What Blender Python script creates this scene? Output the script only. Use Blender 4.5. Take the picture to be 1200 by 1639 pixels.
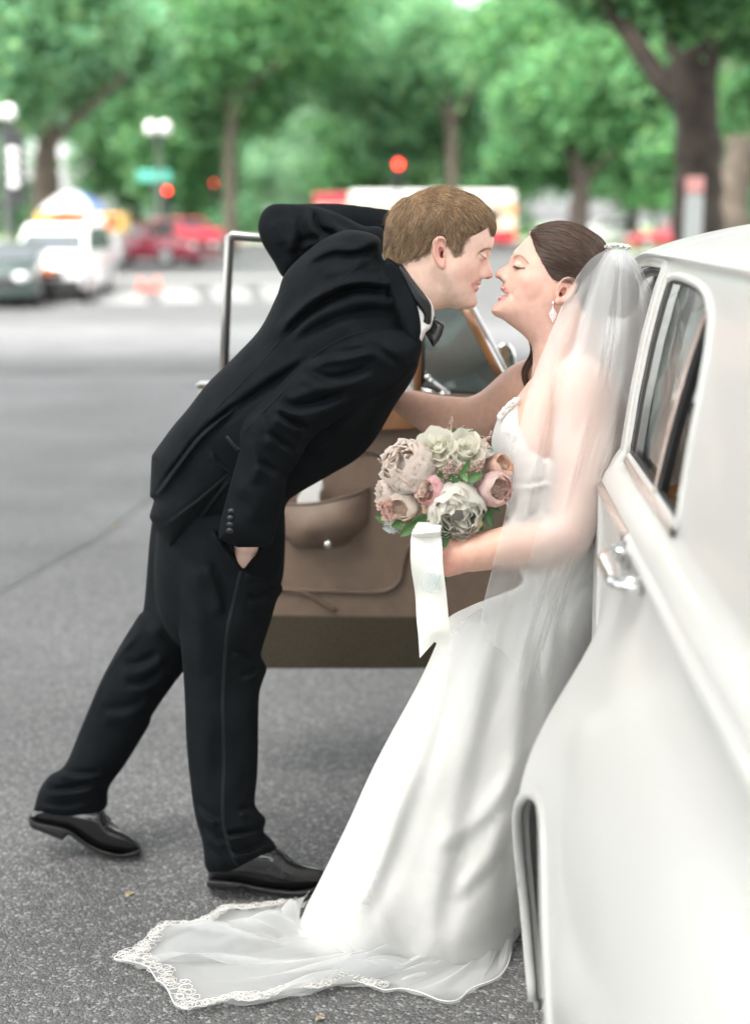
import bpy, bmesh, math, random
import numpy as np
from mathutils import Vector, Matrix

for _o in list(bpy.data.objects):
    bpy.data.objects.remove(_o)
SC = bpy.context.scene
COL = SC.collection
random.seed(7)
RNG = np.random.default_rng(7)

# ------------------------------------------------------------------ camera
FPX = 2313.0                    # focal length in pixels of the 1200 x 1639 photograph
PIT = math.radians(11.4)        # camera looks down by this much
CAMZ = 1.5
cam_d = bpy.data.cameras.new('camera')
cam = bpy.data.objects.new('camera', cam_d)
COL.objects.link(cam)
cam.location = (0, 0, CAMZ)
cam.rotation_euler = (math.pi / 2 - PIT, 0, 0)
cam_d.sensor_fit = 'VERTICAL'
cam_d.sensor_height = 56.0
cam_d.lens = FPX * 56.0 / 1639.0
cam_d.clip_start = 0.05
cam_d.clip_end = 2000
cam_d.dof.use_dof = True
cam_d.dof.focus_distance = 2.80
cam_d.dof.aperture_fstop = 2.6
SC.camera = cam

# ------------------------------------------------------------------ light
w = bpy.data.worlds.new('World')
SC.world = w
w.use_nodes = True
wn = w.node_tree
wn.nodes.clear()
SUN_EL, SUN_ROT = math.radians(58), math.radians(200)
sky = wn.nodes.new('ShaderNodeTexSky')
sky.sky_type = 'NISHITA'
sky.sun_disc = False
sky.sun_elevation = SUN_EL
sky.sun_rotation = SUN_ROT
sky.air_density = 1.0
sky.dust_density = 3.0
hs = wn.nodes.new('ShaderNodeHueSaturation')      # a thin bright overcast, so the blue is weak
hs.inputs['Saturation'].default_value = 0.12
bg = wn.nodes.new('ShaderNodeBackground')
bg.inputs['Strength'].default_value = 0.15
ow = wn.nodes.new('ShaderNodeOutputWorld')
wn.links.new(sky.outputs['Color'], hs.inputs['Color'])
wn.links.new(hs.outputs['Color'], bg.inputs['Color'])
wn.links.new(bg.outputs['Background'], ow.inputs['Surface'])

sd = bpy.data.lights.new('sun', 'SUN')
sd.energy = 1.25
sd.angle = math.radians(32)
sd.color = (1.0, 0.95, 0.88)
sun = bpy.data.objects.new('sun', sd)
COL.objects.link(sun)
# a veiled sun, high on the left; the couple and the car stand in the shade of an added, unseen tree
_az = math.radians(222)
_dir = Vector((math.sin(_az) * math.cos(SUN_EL), math.cos(_az) * math.cos(SUN_EL), math.sin(SUN_EL)))
sun.rotation_euler = (-_dir).to_track_quat('-Z', 'Y').to_euler()
sky.sun_rotation = _az

SC.view_settings.view_transform = 'Standard'
SC.view_settings.look = 'None'
SC.view_settings.gamma = 1.0
SC.view_settings.exposure = 2.55
SC.view_settings.use_curve_mapping = False
SC.render.engine = 'CYCLES'
SC.cycles.use_denoising = True
SC.cycles.use_adaptive_sampling = True
SC.cycles.adaptive_threshold = 0.015
SC.cycles.max_bounces = 8
SC.cycles.diffuse_bounces = 4
SC.cycles.transmission_bounces = 6
SC.cycles.transparent_max_bounces = 28
SC.cycles.sample_clamp_indirect = 6.0

# ------------------------------------------------------------------ measuring
CP, SP = math.cos(PIT), math.sin(PIT)

def P(px, py, Y):
    """the point seen at a pixel of the photograph, at distance Y along the street"""
    u = (np.asarray(px, float) - 600.0) / FPX
    v = (819.5 - np.asarray(py, float)) / FPX
    dy = CP + SP * v
    dz = -SP + CP * v
    k = np.asarray(Y, float) / dy
    return np.stack([u * k, dy * k, CAMZ + dz * k], -1)

def PV(px, py, Y):
    return Vector(P(px, py, Y).tolist())

def gz(y):
    """height of the ground: level round the car, a shallow dip at the crossing"""
    t = (y - 32.0) / 10.0
    return -0.38 * math.exp(-t * t)

def G0(px, py):
    """ground point at a pixel"""
    u = (px - 600.0) / FPX
    v = (819.5 - py) / FPX
    dy, dz = CP + SP * v, -SP + CP * v
    z = 0.0
    for _ in range(30):
        k = (z - CAMZ) / dz
        z = gz(dy * k)
    return Vector((u * k, dy * k, z))

# ------------------------------------------------------------------ objects
def link(o, parent=None):
    COL.objects.link(o)
    if parent is not None:
        o.parent = parent
    return o

def tag(o, label=None, cat=None, group=None, kind=None):
    if label: o['label'] = label
    if cat: o['category'] = cat
    if group: o['group'] = group
    if kind: o['kind'] = kind
    return o

def empty(name, loc, label, cat, group=None, rz=0.0):
    o = bpy.data.objects.new(name, None)
    o.empty_display_size = 0.1
    COL.objects.link(o)
    o.location = loc
    o.rotation_euler = (0, 0, rz)
    return tag(o, label, cat, group)

def mesh_np(name, V, Q, mat=None, parent=None, smooth=True, T=None, cols=None, world=True):
    """mesh object from numpy arrays: quads Q (n,4) and optional triangles T (n,3).
    V is in world space; a parented mesh is shifted to its parent's origin."""
    V = np.asarray(V, np.float32)
    if parent is not None and world:
        r = parent
        off = Vector((0, 0, 0))
        while r is not None:
            off += r.location
            r = r.parent
        V = V - np.array(off, np.float32)
    me = bpy.data.meshes.new(name)
    Q = np.zeros((0, 4), np.int32) if Q is None else np.asarray(Q, np.int32).reshape(-1, 4)
    T = np.zeros((0, 3), np.int32) if T is None else np.asarray(T, np.int32).reshape(-1, 3)
    me.vertices.add(len(V))
    me.vertices.foreach_set('co', V.ravel())
    nl = Q.size + T.size
    me.loops.add(nl)
    me.loops.foreach_set('vertex_index', np.concatenate([Q.ravel(), T.ravel()]).astype(np.int32))
    npoly = len(Q) + len(T)
    me.polygons.add(npoly)
    st = np.concatenate([np.arange(len(Q)) * 4, Q.size + np.arange(len(T)) * 3]).astype(np.int32)
    me.polygons.foreach_set('loop_start', st)
    me.update(calc_edges=True)
    me.polygons.foreach_set('use_smooth', np.full(npoly, smooth, dtype=bool))
    if cols is not None:
        a = me.color_attributes.new('tint', 'FLOAT_COLOR', 'POINT')
        c = np.ones((len(V), 4), np.float32)
        c[:, :3] = cols
        a.data.foreach_set('color', c.ravel())
    if mat is not None:
        me.materials.append(mat)
    o = bpy.data.objects.new(name, me)
    return link(o, parent)

class MB:
    """collects simple shapes and links them as ONE mesh object"""
    def __init__(s):
        s.v, s.q, s.t = [], [], []
        s.n = 0
    def add(s, V, Q=None, T=None):
        V = np.asarray(V, float).reshape(-1, 3)
        if Q is not None and len(Q): s.q.append(np.asarray(Q, int).reshape(-1, 4) + s.n)
        if T is not None and len(T): s.t.append(np.asarray(T, int).reshape(-1, 3) + s.n)
        s.v.append(V); s.n += len(V)
        return s
    def hexa(s, c):
        """8 corners: bottom 0-3 counter-clockwise, top 4-7"""
        return s.add(c, [(3, 2, 1, 0), (4, 5, 6, 7), (0, 1, 5, 4), (1, 2, 6, 5), (2, 3, 7, 6), (3, 0, 4, 7)])
    def box(s, x0, x1, y0, y1, z0, z1):
        return s.hexa([(x0, y0, z0), (x1, y0, z0), (x1, y1, z0), (x0, y1, z0), (x0, y0, z1), (x1, y0, z1), (x1, y1, z1), (x0, y1, z1)])
    def grid(s, A, closed_u=False, closed_v=False):
        A = np.asarray(A, float)
        nu, nv = A.shape[:2]
        iu = np.arange(nu if closed_u else nu - 1)
        iv = np.arange(nv if closed_v else nv - 1)
        I, J = np.meshgrid(iu, iv, indexing='ij')
        I2, J2 = (I + 1) % nu, (J + 1) % nv
        Q = np.stack([I * nv + J, I2 * nv + J, I2 * nv + J2, I * nv + J2], -1).reshape(-1, 4)
        return s.add(A.reshape(-1, 3), Q)
    def tube(s, pts, r, n=10, cap=True, squash=1.0):
        pts = np.asarray(pts, float)
        m = len(pts)
        r = np.broadcast_to(np.asarray(r, float), (m,))
        tg = np.gradient(pts, axis=0)
        tg /= np.linalg.norm(tg, axis=1, keepdims=True) + 1e-12
        up = np.array([0, 0, 1.0]) if abs(tg[0, 2]) < 0.9 else np.array([1.0, 0, 0])
        N = []
        a = up - tg[0] * up.dot(tg[0])
        for i in range(m):
            a = a - tg[i] * a.dot(tg[i])
            a /= np.linalg.norm(a) + 1e-12
            N.append(a.copy())
        N = np.array(N); B = np.cross(tg, N)
        th = np.linspace(0, 2 * np.pi, n, endpoint=False)
        A = pts[:, None] + r[:, None, None] * (np.cos(th)[None, :, None] * N[:, None] + squash * np.sin(th)[None, :, None] * B[:, None])
        n0 = s.n
        s.grid(A, closed_v=True)
        if cap:
            s.add([pts[0], pts[-1]])
            c0, c1 = s.n - 2 - n0, s.n - 1 - n0
            T = [(c0, (j + 1) % n, j) for j in range(n)] + [(c1, (m - 1) * n + j, (m - 1) * n + (j + 1) % n) for j in range(n)]
            s.t.append(np.array(T) + n0)
        return s
    def ball(s, c, r, nu=8, nv=12):
        c = np.asarray(c, float); r = np.broadcast_to(np.asarray(r, float), (3,))
        a = np.linspace(0.0, np.pi, nu + 1)[:, None]; b = np.linspace(0, 2 * np.pi, nv, endpoint=False)[None]
        A = np.stack([np.sin(a) * np.cos(b), np.sin(a) * np.sin(b), np.cos(a) + 0 * b], -1) * r + c
        return s.grid(A, closed_v=True)
    def prism(s, pts2, fn0, fn1):
        """closed outline pts2 between two mappings to space; caps are fans"""
        A = np.array([fn0(*p) for p in pts2], float); B = np.array([fn1(*p) for p in pts2], float)
        n = len(A)
        V = np.concatenate([A, B, [A.mean(0)], [B.mean(0)]])
        Q = [(i, (i + 1) % n, n + (i + 1) % n, n + i) for i in range(n)]
        T = [(2 * n, (i + 1) % n, i) for i in range(n)] + [(2 * n + 1, n + i, n + (i + 1) % n) for i in range(n)]
        return s.add(V, Q, T)
    def build(s, name, mat, parent=None, smooth=False, world=True, xf=None, bevel=0.0):
        V = np.concatenate(s.v) if s.v else np.zeros((0, 3))
        if xf is not None:
            M = np.array(xf)
            V = V @ M[:3, :3].T + M[:3, 3]
        o = mesh_np(name, V, np.concatenate(s.q) if s.q else None, mat, parent, smooth, np.concatenate(s.t) if s.t else None, world=world)
        bm = bmesh.new(); bm.from_mesh(o.data)
        bmesh.ops.recalc_face_normals(bm, faces=bm.faces)
        if bevel:
            bmesh.ops.bevel(bm, geom=[e for e in bm.edges if len(e.link_faces) == 2 and e.calc_face_angle(0) > 0.6], offset=bevel, segments=2, affect='EDGES', profile=0.5)
        bm.to_mesh(o.data); bm.free()
        if bevel:
            o.data.polygons.foreach_set('use_smooth', np.full(len(o.data.polygons), smooth, dtype=bool))
        return o

# ------------------------------------------------------------------ materials
MATS = {}
def nt(name):
    m = bpy.data.materials.new(name)
    m.use_nodes = True
    return m, m.node_tree, m.node_tree.nodes['Principled BSDF']

def mat(name, col, rough=0.5, metal=0.0, spec=0.5, noise=None, bump=None, sheen=0.0, coat=0.0, sss=0.0, tint=False, emit=None, alpha=None, trans=0.0, vary=None):
    """noise=(scale, amount): grain of the colour; bump=(scale, distance, strength)"""
    if name in MATS: return MATS[name]
    m, t, b = nt(name)
    N, L = t.nodes, t.links
    b.inputs['Base Color'].default_value = (*col, 1)
    b.inputs['Roughness'].default_value = rough
    b.inputs['Metallic'].default_value = metal
    b.inputs['Specular IOR Level'].default_value = spec
    b.inputs['Sheen Weight'].default_value = sheen
    b.inputs['Coat Weight'].default_value = coat
    b.inputs['Transmission Weight'].default_value = trans
    if sss:
        b.inputs['Subsurface Weight'].default_value = sss
        b.inputs['Subsurface Radius'].default_value = (1.0, 0.35, 0.2)
        b.inputs['Subsurface Scale'].default_value = 0.008
    if emit:
        b.inputs['Emission Color'].default_value = (*emit[:3], 1)
        b.inputs['Emission Strength'].default_value = emit[3]
    src = None
    if tint:
        a = N.new('ShaderNodeAttribute'); a.attribute_name = 'tint'
        src = a.outputs['Color']
    tc = N.new('ShaderNodeTexCoord')
    if noise:
        n = N.new('ShaderNodeTexNoise'); n.inputs['Scale'].default_value = noise[0]; n.inputs['Detail'].default_value = 5
        L.new(tc.outputs['Object'], n.inputs['Vector'])
        mr = N.new('ShaderNodeMapRange')
        mr.inputs['From Min'].default_value = 0.3; mr.inputs['From Max'].default_value = 0.7
        mr.inputs['To Min'].default_value = 1 - noise[1]; mr.inputs['To Max'].default_value = 1 + noise[1]
        L.new(n.outputs['Fac'], mr.inputs['Value'])
        mx = N.new('ShaderNodeMix'); mx.data_type = 'RGBA'; mx.blend_type = 'MULTIPLY'
        mx.inputs['Factor'].default_value = 1.0
        if src is not None: L.new(src, mx.inputs[6])
        else: mx.inputs[6].default_value = (*col, 1)
        L.new(mr.outputs['Result'], mx.inputs[7])
        src = mx.outputs[2]
    if src is not None: L.new(src, b.inputs['Base Color'])
    if bump:
        n = N.new('ShaderNodeTexNoise'); n.inputs['Scale'].default_value = bump[0]; n.inputs['Detail'].default_value = 4
        L.new(tc.outputs['Object'], n.inputs['Vector'])
        bp = N.new('ShaderNodeBump'); bp.inputs['Distance'].default_value = bump[1]; bp.inputs['Strength'].default_value = bump[2]
        L.new(n.outputs['Fac'], bp.inputs['Height'])
        L.new(bp.outputs['Normal'], b.inputs['Normal'])
    MATS[name] = m
    return m

# ------------------------------------------------------------------ sculpting with distance fields
# A body is a smooth union of rounded volumes sampled on a grid whose axes are (px, q, py):
# pixels of the photograph across and down, and depth q in units of 1/800 m. The skin of the
# field is turned into ONE continuous mesh of real size and thickness.
QS = 1.0 / 800.0

def spline(pts, n=8, closed=True):
    """Catmull-Rom through the points; a point with a third value 1 is a sharp corner"""
    p = [tuple(a[:2]) for a in pts]; c = [len(a) > 2 and a[2] == 1 for a in pts]
    p = np.array(p, float); m = len(p)
    out = []
    rng = range(m if closed else m - 1)
    for i in rng:
        p1, p2 = p[i], p[(i + 1) % m]
        p0 = p[(i - 1) % m] if (closed or i > 0) else p1
        p3 = p[(i + 2) % m] if (closed or i + 2 < m) else p2
        if c[i]: p0 = p1 - (p2 - p1) * 0.5
        if c[(i + 1) % m]: p3 = p2 + (p2 - p1) * 0.5
        t = np.linspace(0, 1, n, endpoint=False)[:, None]
        out.append(0.5 * ((2 * p1) + (-p0 + p2) * t + (2 * p0 - 5 * p1 + 4 * p2 - p3) * t ** 2 + (-p0 + 3 * p1 - 3 * p2 + p3) * t ** 3))
    if not closed: out.append(p[-1:])
    return np.concatenate(out)

def crv(pts, n=8):
    """open Catmull-Rom in any dimension"""
    p = np.array(pts, float); m = len(p); out = []
    for i in range(m - 1):
        p1, p2 = p[i], p[i + 1]; p0 = p[i - 1] if i else 2 * p1 - p2; p3 = p[i + 2] if i + 2 < m else 2 * p2 - p1
        t = np.linspace(0, 1, n, endpoint=False)[:, None]
        out.append(0.5 * ((2 * p1) + (-p0 + p2) * t + (2 * p0 - 5 * p1 + 4 * p2 - p3) * t ** 2 + (-p0 + 3 * p1 - 3 * p2 + p3) * t ** 3))
    out.append(p[-1:])
    return np.concatenate(out)

def smin(a, b, k):
    if np.ndim(k) == 0 and k <= 0: return np.minimum(a, b)
    h = np.clip(0.5 + 0.5 * (b - a) / k, 0, 1)
    return b + (a - b) * h - k * h * (1 - h)

def smax(a, b, k):
    return -smin(-a, -b, k)

def inside2(pg, X, Y):
    ins = np.zeros(X.shape, bool)
    x1, y1 = pg[:, 0], pg[:, 1]; x2, y2 = np.roll(x1, -1), np.roll(y1, -1)
    for a, b, c, d in zip(x1, y1, x2, y2):
        if b == d: continue
        ins ^= ((b > Y) != (d > Y)) & (X < (c - a) * (Y - b) / (d - b) + a)
    return ins

def dist2(pg, X, Y, closed=True):
    """distance to a polyline, side of it (+/-) and the position along it 0..1"""
    D = np.full(X.shape, 1e9); S = np.ones(X.shape); U = np.zeros(X.shape)
    n = len(pg)
    segs = range(n if closed else n - 1)
    ln = [np.hypot(*(pg[(i + 1) % n] - pg[i])) for i in segs]
    tot = sum(ln) + 1e-9; acc = 0.0
    for i in segs:
        a, b = pg[i], pg[(i + 1) % n]; e = b - a; L2 = e.dot(e) + 1e-12
        wx, wy = X - a[0], Y - a[1]
        t = np.clip((wx * e[0] + wy * e[1]) / L2, 0, 1)
        d = np.hypot(wx - e[0] * t, wy - e[1] * t)
        m = d < D
        D = np.where(m, d, D); S = np.where(m, np.sign(e[0] * wy - e[1] * wx), S); U = np.where(m, (acc + t * ln[i]) / tot, U)
        acc += ln[i]
    return D, S, U

class Vol:
    def __init__(s, x0, x1, q0, q1, y0, y1, h, Yref):
        s.h, s.Yref = h, Yref
        s.xs = np.arange(x0, x1 + h, h); s.qs = np.arange(q0, q1 + h, h); s.ys = np.arange(y0, y1 + h, h)
        s.X2, s.Y2 = np.meshgrid(s.xs, s.ys, indexing='ij')
        s.Q = s.qs[None, :, None].astype(np.float32)
        s.F = np.full((len(s.xs), len(s.qs), len(s.ys)), 500.0, np.float32)
    def field(s, pts, j, pw=1.15, e=60.0):
        num = 0; den = 0
        for p in pts:
            wt = 1.0 / ((s.X2 - p[0]) ** 2 + (s.Y2 - p[1]) ** 2 + e) ** pw
            num = num + wt * p[j]; den = den + wt
        return s.blur(num / den, 9.0)
    def blur(s, b, r):
        n = max(1, int(round(r / s.h)))
        for _ in range(2):
            for ax in (0, 1):
                pad = np.pad(b, [(n + 1, n) if a == ax else (0, 0) for a in (0, 1)], mode='edge')
                c = np.cumsum(pad, ax); w_ = 2 * n + 1
                b = (np.take(c, np.arange(w_, c.shape[ax]), ax) - np.take(c, np.arange(0, c.shape[ax] - w_), ax)) / w_
        return b
    def sdf(s, poly, n=8, raw=False):
        pg = np.asarray(poly, float) if raw else spline(poly, n)
        D, _, _ = dist2(pg, s.X2, s.Y2)
        return np.where(inside2(pg, s.X2, s.Y2), -D, D)
    def folds(s, items):
        """cloth folds: (points, height, width, kind) with kind 'r' ridge or 's' a crease with a bulge on its right and a hollow on its left"""
        o = np.zeros(s.X2.shape)
        for it in items:
            pts, amp, wd = it[:3]; amp *= 1.9; wd *= 0.85; kind = it[3] if len(it) > 3 else 'r'
            D, S, U = dist2(spline(pts, 8, False), s.X2, s.Y2, False)
            tp = np.clip(np.minimum(U, 1 - U) * 5, 0, 1) if kind != 'e' else 1.0
            tp = tp * tp * (3 - 2 * tp) if kind != 'e' else 1.0
            if kind == 'r': o += amp * tp * np.exp(-(D / wd) ** 2)
            else:
                sd = D * S
                o += amp * tp * (np.exp(-((sd - wd * 0.8) / wd) ** 2) - 0.9 * np.exp(-((sd + wd * 0.55) / (wd * 0.7)) ** 2))
        return o
    def soft(s, sd, r):
        """takes the ridges out of the inside of a distance field"""
        b = sd.copy(); n = max(1, int(round(r / s.h)))
        for _ in range(3):
            for ax in (0, 1):
                pad = np.pad(b, [(n + 1, n) if a == ax else (0, 0) for a in (0, 1)], mode='edge')
                c = np.cumsum(pad, ax)
                w_ = 2 * n + 1
                b = (np.take(c, np.arange(w_, c.shape[ax]), ax) - np.take(c, np.arange(0, c.shape[ax] - w_), ax)) / w_
        t = np.clip((-sd - 2.0) / (2.2 * r), 0, 1); t = t * t * (3 - 2 * t)
        return sd * (1 - t) + b * t
    def infl(s, poly, pts, near=0.0, far=0.0, n=8, p=2.0, raw=False, soft=7.0):
        """rounded volume over an outline. pts: (px, py, q centre, half depth, rounding)"""
        sd = s.sdf(poly, n, raw)
        if soft: sd = s.soft(sd, soft)
        sd = sd.astype(np.float32)
        q0 = s.field(pts, 2).astype(np.float32)[:, None, :]; W = s.field(pts, 3).astype(np.float32); R = s.field(pts, 4).astype(np.float32)[:, None, :]
        Wn = np.maximum(W + near, 1.0).astype(np.float32)[:, None, :]; Wf = np.maximum(W + far, 1.0).astype(np.float32)[:, None, :]
        d = s.Q - q0
        t = np.where(d < 0, -d / Wn, d / Wf)
        dep = -sd[:, None, :]
        u = np.maximum(1 - dep / R, 0).astype(np.float32)
        k0 = (u ** p + t ** p) ** (1.0 / p) + 1e-6
        Wd = np.where(d < 0, Wn, Wf)
        g = np.sqrt((u ** (p - 1) / R) ** 2 + (t ** (p - 1) / Wd) ** 2) / k0 ** (p - 1) + 1e-6
        return np.maximum((k0 - 1) / g, -np.minimum(R, Wd)).astype(np.float32)
    def add(s, f, k=0.0):
        s.F = smin(s.F, f.astype(np.float32), k); return s
    def _box(s, c0, c1):
        i = lambda a, lo, hi: slice(max(0, np.searchsorted(a, lo) - 1), min(len(a), np.searchsorted(a, hi) + 1))
        return (i(s.xs, c0[0], c1[0]), i(s.qs, c0[1], c1[1]), i(s.ys, c0[2], c1[2]))
    def tube(s, pts, k=3.0, cut=False, sm=0):
        """chain of round cones (px, py, q, r)"""
        p = np.array(pts, float)
        if sm: p = crv(p, sm)
        for a, b in zip(p[:-1], p[1:]):
            m = max(a[3], b[3]) + k * 2 + 6
            lo = np.minimum(a, b) - m; hi = np.maximum(a, b) + m
            sl = s._box((lo[0], lo[2], lo[1]), (hi[0], hi[2], hi[1]))
            X = s.xs[sl[0]][:, None, None]; Q = s.qs[sl[1]][None, :, None]; Y = s.ys[sl[2]][None, None, :]
            e = b[:3] - a[:3]; L2 = e.dot(e) + 1e-9
            t = np.clip(((X - a[0]) * e[0] + (Y - a[1]) * e[1] + (Q - a[2]) * e[2]) / L2, 0, 1)
            d = np.sqrt((X - a[0] - e[0] * t) ** 2 + (Y - a[1] - e[1] * t) ** 2 + (Q - a[2] - e[2] * t) ** 2) - (a[3] + (b[3] - a[3]) * t)
            s.F[sl] = (smax(s.F[sl], -d, k) if cut else smin(s.F[sl], d, k)).astype(np.float32)
        return s
    def ell(s, c, r, k=3.0, cut=False, rot=0.0):
        """ellipsoid at (px, py, q) with radii (rx, ry, rq), turned by rot degrees in the picture plane"""
        m = max(r) + k * 2 + 6
        sl = s._box((c[0] - m, c[2] - m, c[1] - m), (c[0] + m, c[2] + m, c[1] + m))
        X = s.xs[sl[0]][:, None, None] - c[0]; Q = s.qs[sl[1]][None, :, None] - c[2]; Y = s.ys[sl[2]][None, None, :] - c[1]
        ca, sa = math.cos(math.radians(rot)), math.sin(math.radians(rot))
        X, Y = X * ca + Y * sa, -X * sa + Y * ca
        k0 = np.sqrt((X / r[0]) ** 2 + (Y / r[1]) ** 2 + (Q / r[2]) ** 2); k1 = np.sqrt((X / r[0] ** 2) ** 2 + (Y / r[1] ** 2) ** 2 + (Q / r[2] ** 2) ** 2) + 1e-9
        d = k0 * (k0 - 1) / k1
        s.F[sl] = (smax(s.F[sl], -d, k) if cut else smin(s.F[sl], d, k)).astype(np.float32)
        return s
    def near_q(s, px, py, default=np.nan, far=False):
        """depth of the first surface met from the camera side at pixels (arrays)"""
        px = np.atleast_1d(np.asarray(px, float)); py = np.atleast_1d(np.asarray(py, float))
        i = np.clip(np.round((px - s.xs[0]) / s.h).astype(int), 0, len(s.xs) - 1); k = np.clip(np.round((py - s.ys[0]) / s.h).astype(int), 0, len(s.ys) - 1)
        col = s.F[i, :, k]
        if far: col = col[:, ::-1]
        ins = col < 0
        j = ins.argmax(1); ok = ins.any(1); j = np.maximum(j, 1)
        r = np.arange(len(i)); f0, f1 = col[r, j - 1], col[r, j]
        t = np.clip(f0 / (f0 - f1 + 1e-9), 0, 1)
        qq = s.qs[::-1] if far else s.qs
        out = qq[j - 1] + (qq[j] - qq[j - 1]) * t
        return np.where(ok, out, default)
    def W(s, px, py, q):
        return P(px, py, s.Yref + np.asarray(q) * QS)
    def mesh(s, smooth=2):
        """naive surface nets -> grid-space vertices (px, q, py) and quads"""
        F = s.F
        F[0] = np.maximum(F[0], 1); F[-1] = np.maximum(F[-1], 1); F[:, 0] = np.maximum(F[:, 0], 1); F[:, -1] = np.maximum(F[:, -1], 1); F[:, :, 0] = np.maximum(F[:, :, 0], 1); F[:, :, -1] = np.maximum(F[:, :, -1], 1)
        I = F < 0
        cnt = np.zeros(tuple(n - 1 for n in F.shape), np.int8)
        sh = [(a, b, c) for a in (0, 1) for b in (0, 1) for c in (0, 1)]
        nx, ny, nz = cnt.shape
        for a, b, c in sh: cnt += I[a:a + nx, b:b + ny, c:c + nz]
        act = (cnt > 0) & (cnt < 8)
        idx = np.argwhere(act)
        num = np.full(act.shape, -1, np.int32); num[act] = np.arange(len(idx))
        val = {c: F[idx[:, 0] + c[0], idx[:, 1] + c[1], idx[:, 2] + c[2]] for c in sh}
        acc = np.zeros((len(idx), 3)); n = np.zeros(len(idx))
        for c in sh:
            for ax in range(3):
                if c[ax]: continue
                d = list(c); d[ax] = 1; d = tuple(d)
                v0, v1 = val[c], val[d]
                m = (v0 < 0) != (v1 < 0)
                t = np.where(m, v0 / np.where(m, v0 - v1, 1), 0)
                pnt = np.array(c, float)[None].repeat(len(idx), 0); pnt[:, ax] += t
                acc[m] += pnt[m]; n[m] += 1
        V = idx + acc / n[:, None]
        quads = []
        for ax in range(3):
            o1, o2 = [(1, 2), (2, 0), (0, 1)][ax]
            lo = [slice(1, None)] * 3; hi = [slice(1, None)] * 3
            lo[ax] = slice(0, -1)
            A = I[tuple(lo)]; B = I[tuple([slice(1, None)] * 3)]
            ch = np.argwhere(A != B)
            pos = ch.copy(); pos[:, [o1, o2]] += 1
            ins = A[tuple(ch.T)]
            def cell(d1, d2):
                q = pos.copy(); q[:, o1] += d1; q[:, o2] += d2
                ok = np.all((q >= 0) & (q < np.array(num.shape)), 1)
                r = np.full(len(q), -1); r[ok] = num[tuple(q[ok].T)]
                return r
            qd = np.stack([cell(-1, -1), cell(0, -1), cell(0, 0), cell(-1, 0)], 1)
            qd[~ins] = qd[~ins][:, ::-1]
            quads.append(qd[(qd >= 0).all(1)])
        Qd = np.concatenate(quads)
        Qd = Qd[:, ::-1]          # picture rows run downwards, so the handedness flips
        E = np.concatenate([Qd[:, [0, 1]], Qd[:, [1, 2]], Qd[:, [2, 3]], Qd[:, [3, 0]]])
        for it in range(smooth * 2):
            S = np.zeros_like(V); c = np.zeros(len(V))
            for k in range(3): S[:, k] = np.bincount(E[:, 0], V[E[:, 1], k], len(V)) + np.bincount(E[:, 1], V[E[:, 0], k], len(V))
            c = np.bincount(E[:, 0], minlength=len(V)) + np.bincount(E[:, 1], minlength=len(V))
            lam = 0.5 if it % 2 == 0 else -0.47
            V = V + lam * (S / np.maximum(c, 1)[:, None] - V)
        G = np.stack([s.xs[0] + V[:, 0] * s.h, s.qs[0] + V[:, 1] * s.h, s.ys[0] + V[:, 2] * s.h], 1)
        return G, Qd
    def obj(s, name, material, parent, smooth=2, colour=None):
        G, Q = s.mesh(smooth)
        V = s.W(G[:, 0], G[:, 2], G[:, 1])
        cols = colour(G[:, 0], G[:, 1], G[:, 2]) if colour else None
        return mesh_np(name, V, Q, material, parent, True, None, cols)

def strands(paths, widths, cols, name, material, parent, Yref):
    """hair: each path (m,3) in (px, q, py) becomes a thin three-sided tapering lock"""
    A = np.array(paths); n, m, _ = A.shape
    Wd = P(A[..., 0], A[..., 2], Yref + A[..., 1] * QS)
    tg = np.gradient(Wd, axis=1); tg /= np.linalg.norm(tg, axis=2, keepdims=True) + 1e-12
    ref = RNG.normal(size=(n, 1, 3)); a = np.cross(tg, ref); a /= np.linalg.norm(a, axis=2, keepdims=True) + 1e-12
    b = np.cross(tg, a)
    tp = np.linspace(0, 1, m); prof = np.clip(np.minimum(tp * 6 + 0.35, (1 - tp) * 2.2 + 0.08), 0, 1)
    r = np.asarray(widths)[:, None] * prof[None]
    ring = np.stack([Wd + r[..., None] * (math.cos(t) * a + math.sin(t) * b) for t in (0, 2.094, 4.189)], 2)   # n,m,3,3
    V = ring.reshape(-1, 3)
    base = (np.arange(n) * m * 3)[:, None, None] + (np.arange(m - 1) * 3)[None, :, None]
    k = np.arange(3)[None, None]
    k2 = (k + 1) % 3
    Q = np.stack([base + k, base + k2, base + 3 + k2, base + 3 + k], -1).reshape(-1, 4)
    C = np.repeat(np.asarray(cols), m * 3, 0)
    return mesh_np(name, V, Q, material, parent, True, None, C)
def tri(vol, p):
    """field value at (px, q, py) points, interpolated"""
    F = vol.F
    a = (p[:, 0] - vol.xs[0]) / vol.h; b = (p[:, 1] - vol.qs[0]) / vol.h; c = (p[:, 2] - vol.ys[0]) / vol.h
    a = np.clip(a, 0, F.shape[0] - 1.01); b = np.clip(b, 0, F.shape[1] - 1.01); c = np.clip(c, 0, F.shape[2] - 1.01)
    i, j, k = a.astype(int), b.astype(int), c.astype(int); u, v, w_ = a - i, b - j, c - k
    o = 0
    for di in (0, 1):
        for dj in (0, 1):
            for dk in (0, 1):
                o = o + F[i + di, j + dj, k + dk] * (u if di else 1 - u) * (v if dj else 1 - v) * (w_ if dk else 1 - w_)
    return o

def tgrad(vol, p, e=2.0):
    g = np.stack([tri(vol, p + e * d) - tri(vol, p - e * d) for d in np.eye(3)], 1)
    m = np.linalg.norm(g, axis=1, keepdims=True) + 1e-9
    return g / m, (m / (2 * e))[:, 0]

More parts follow.
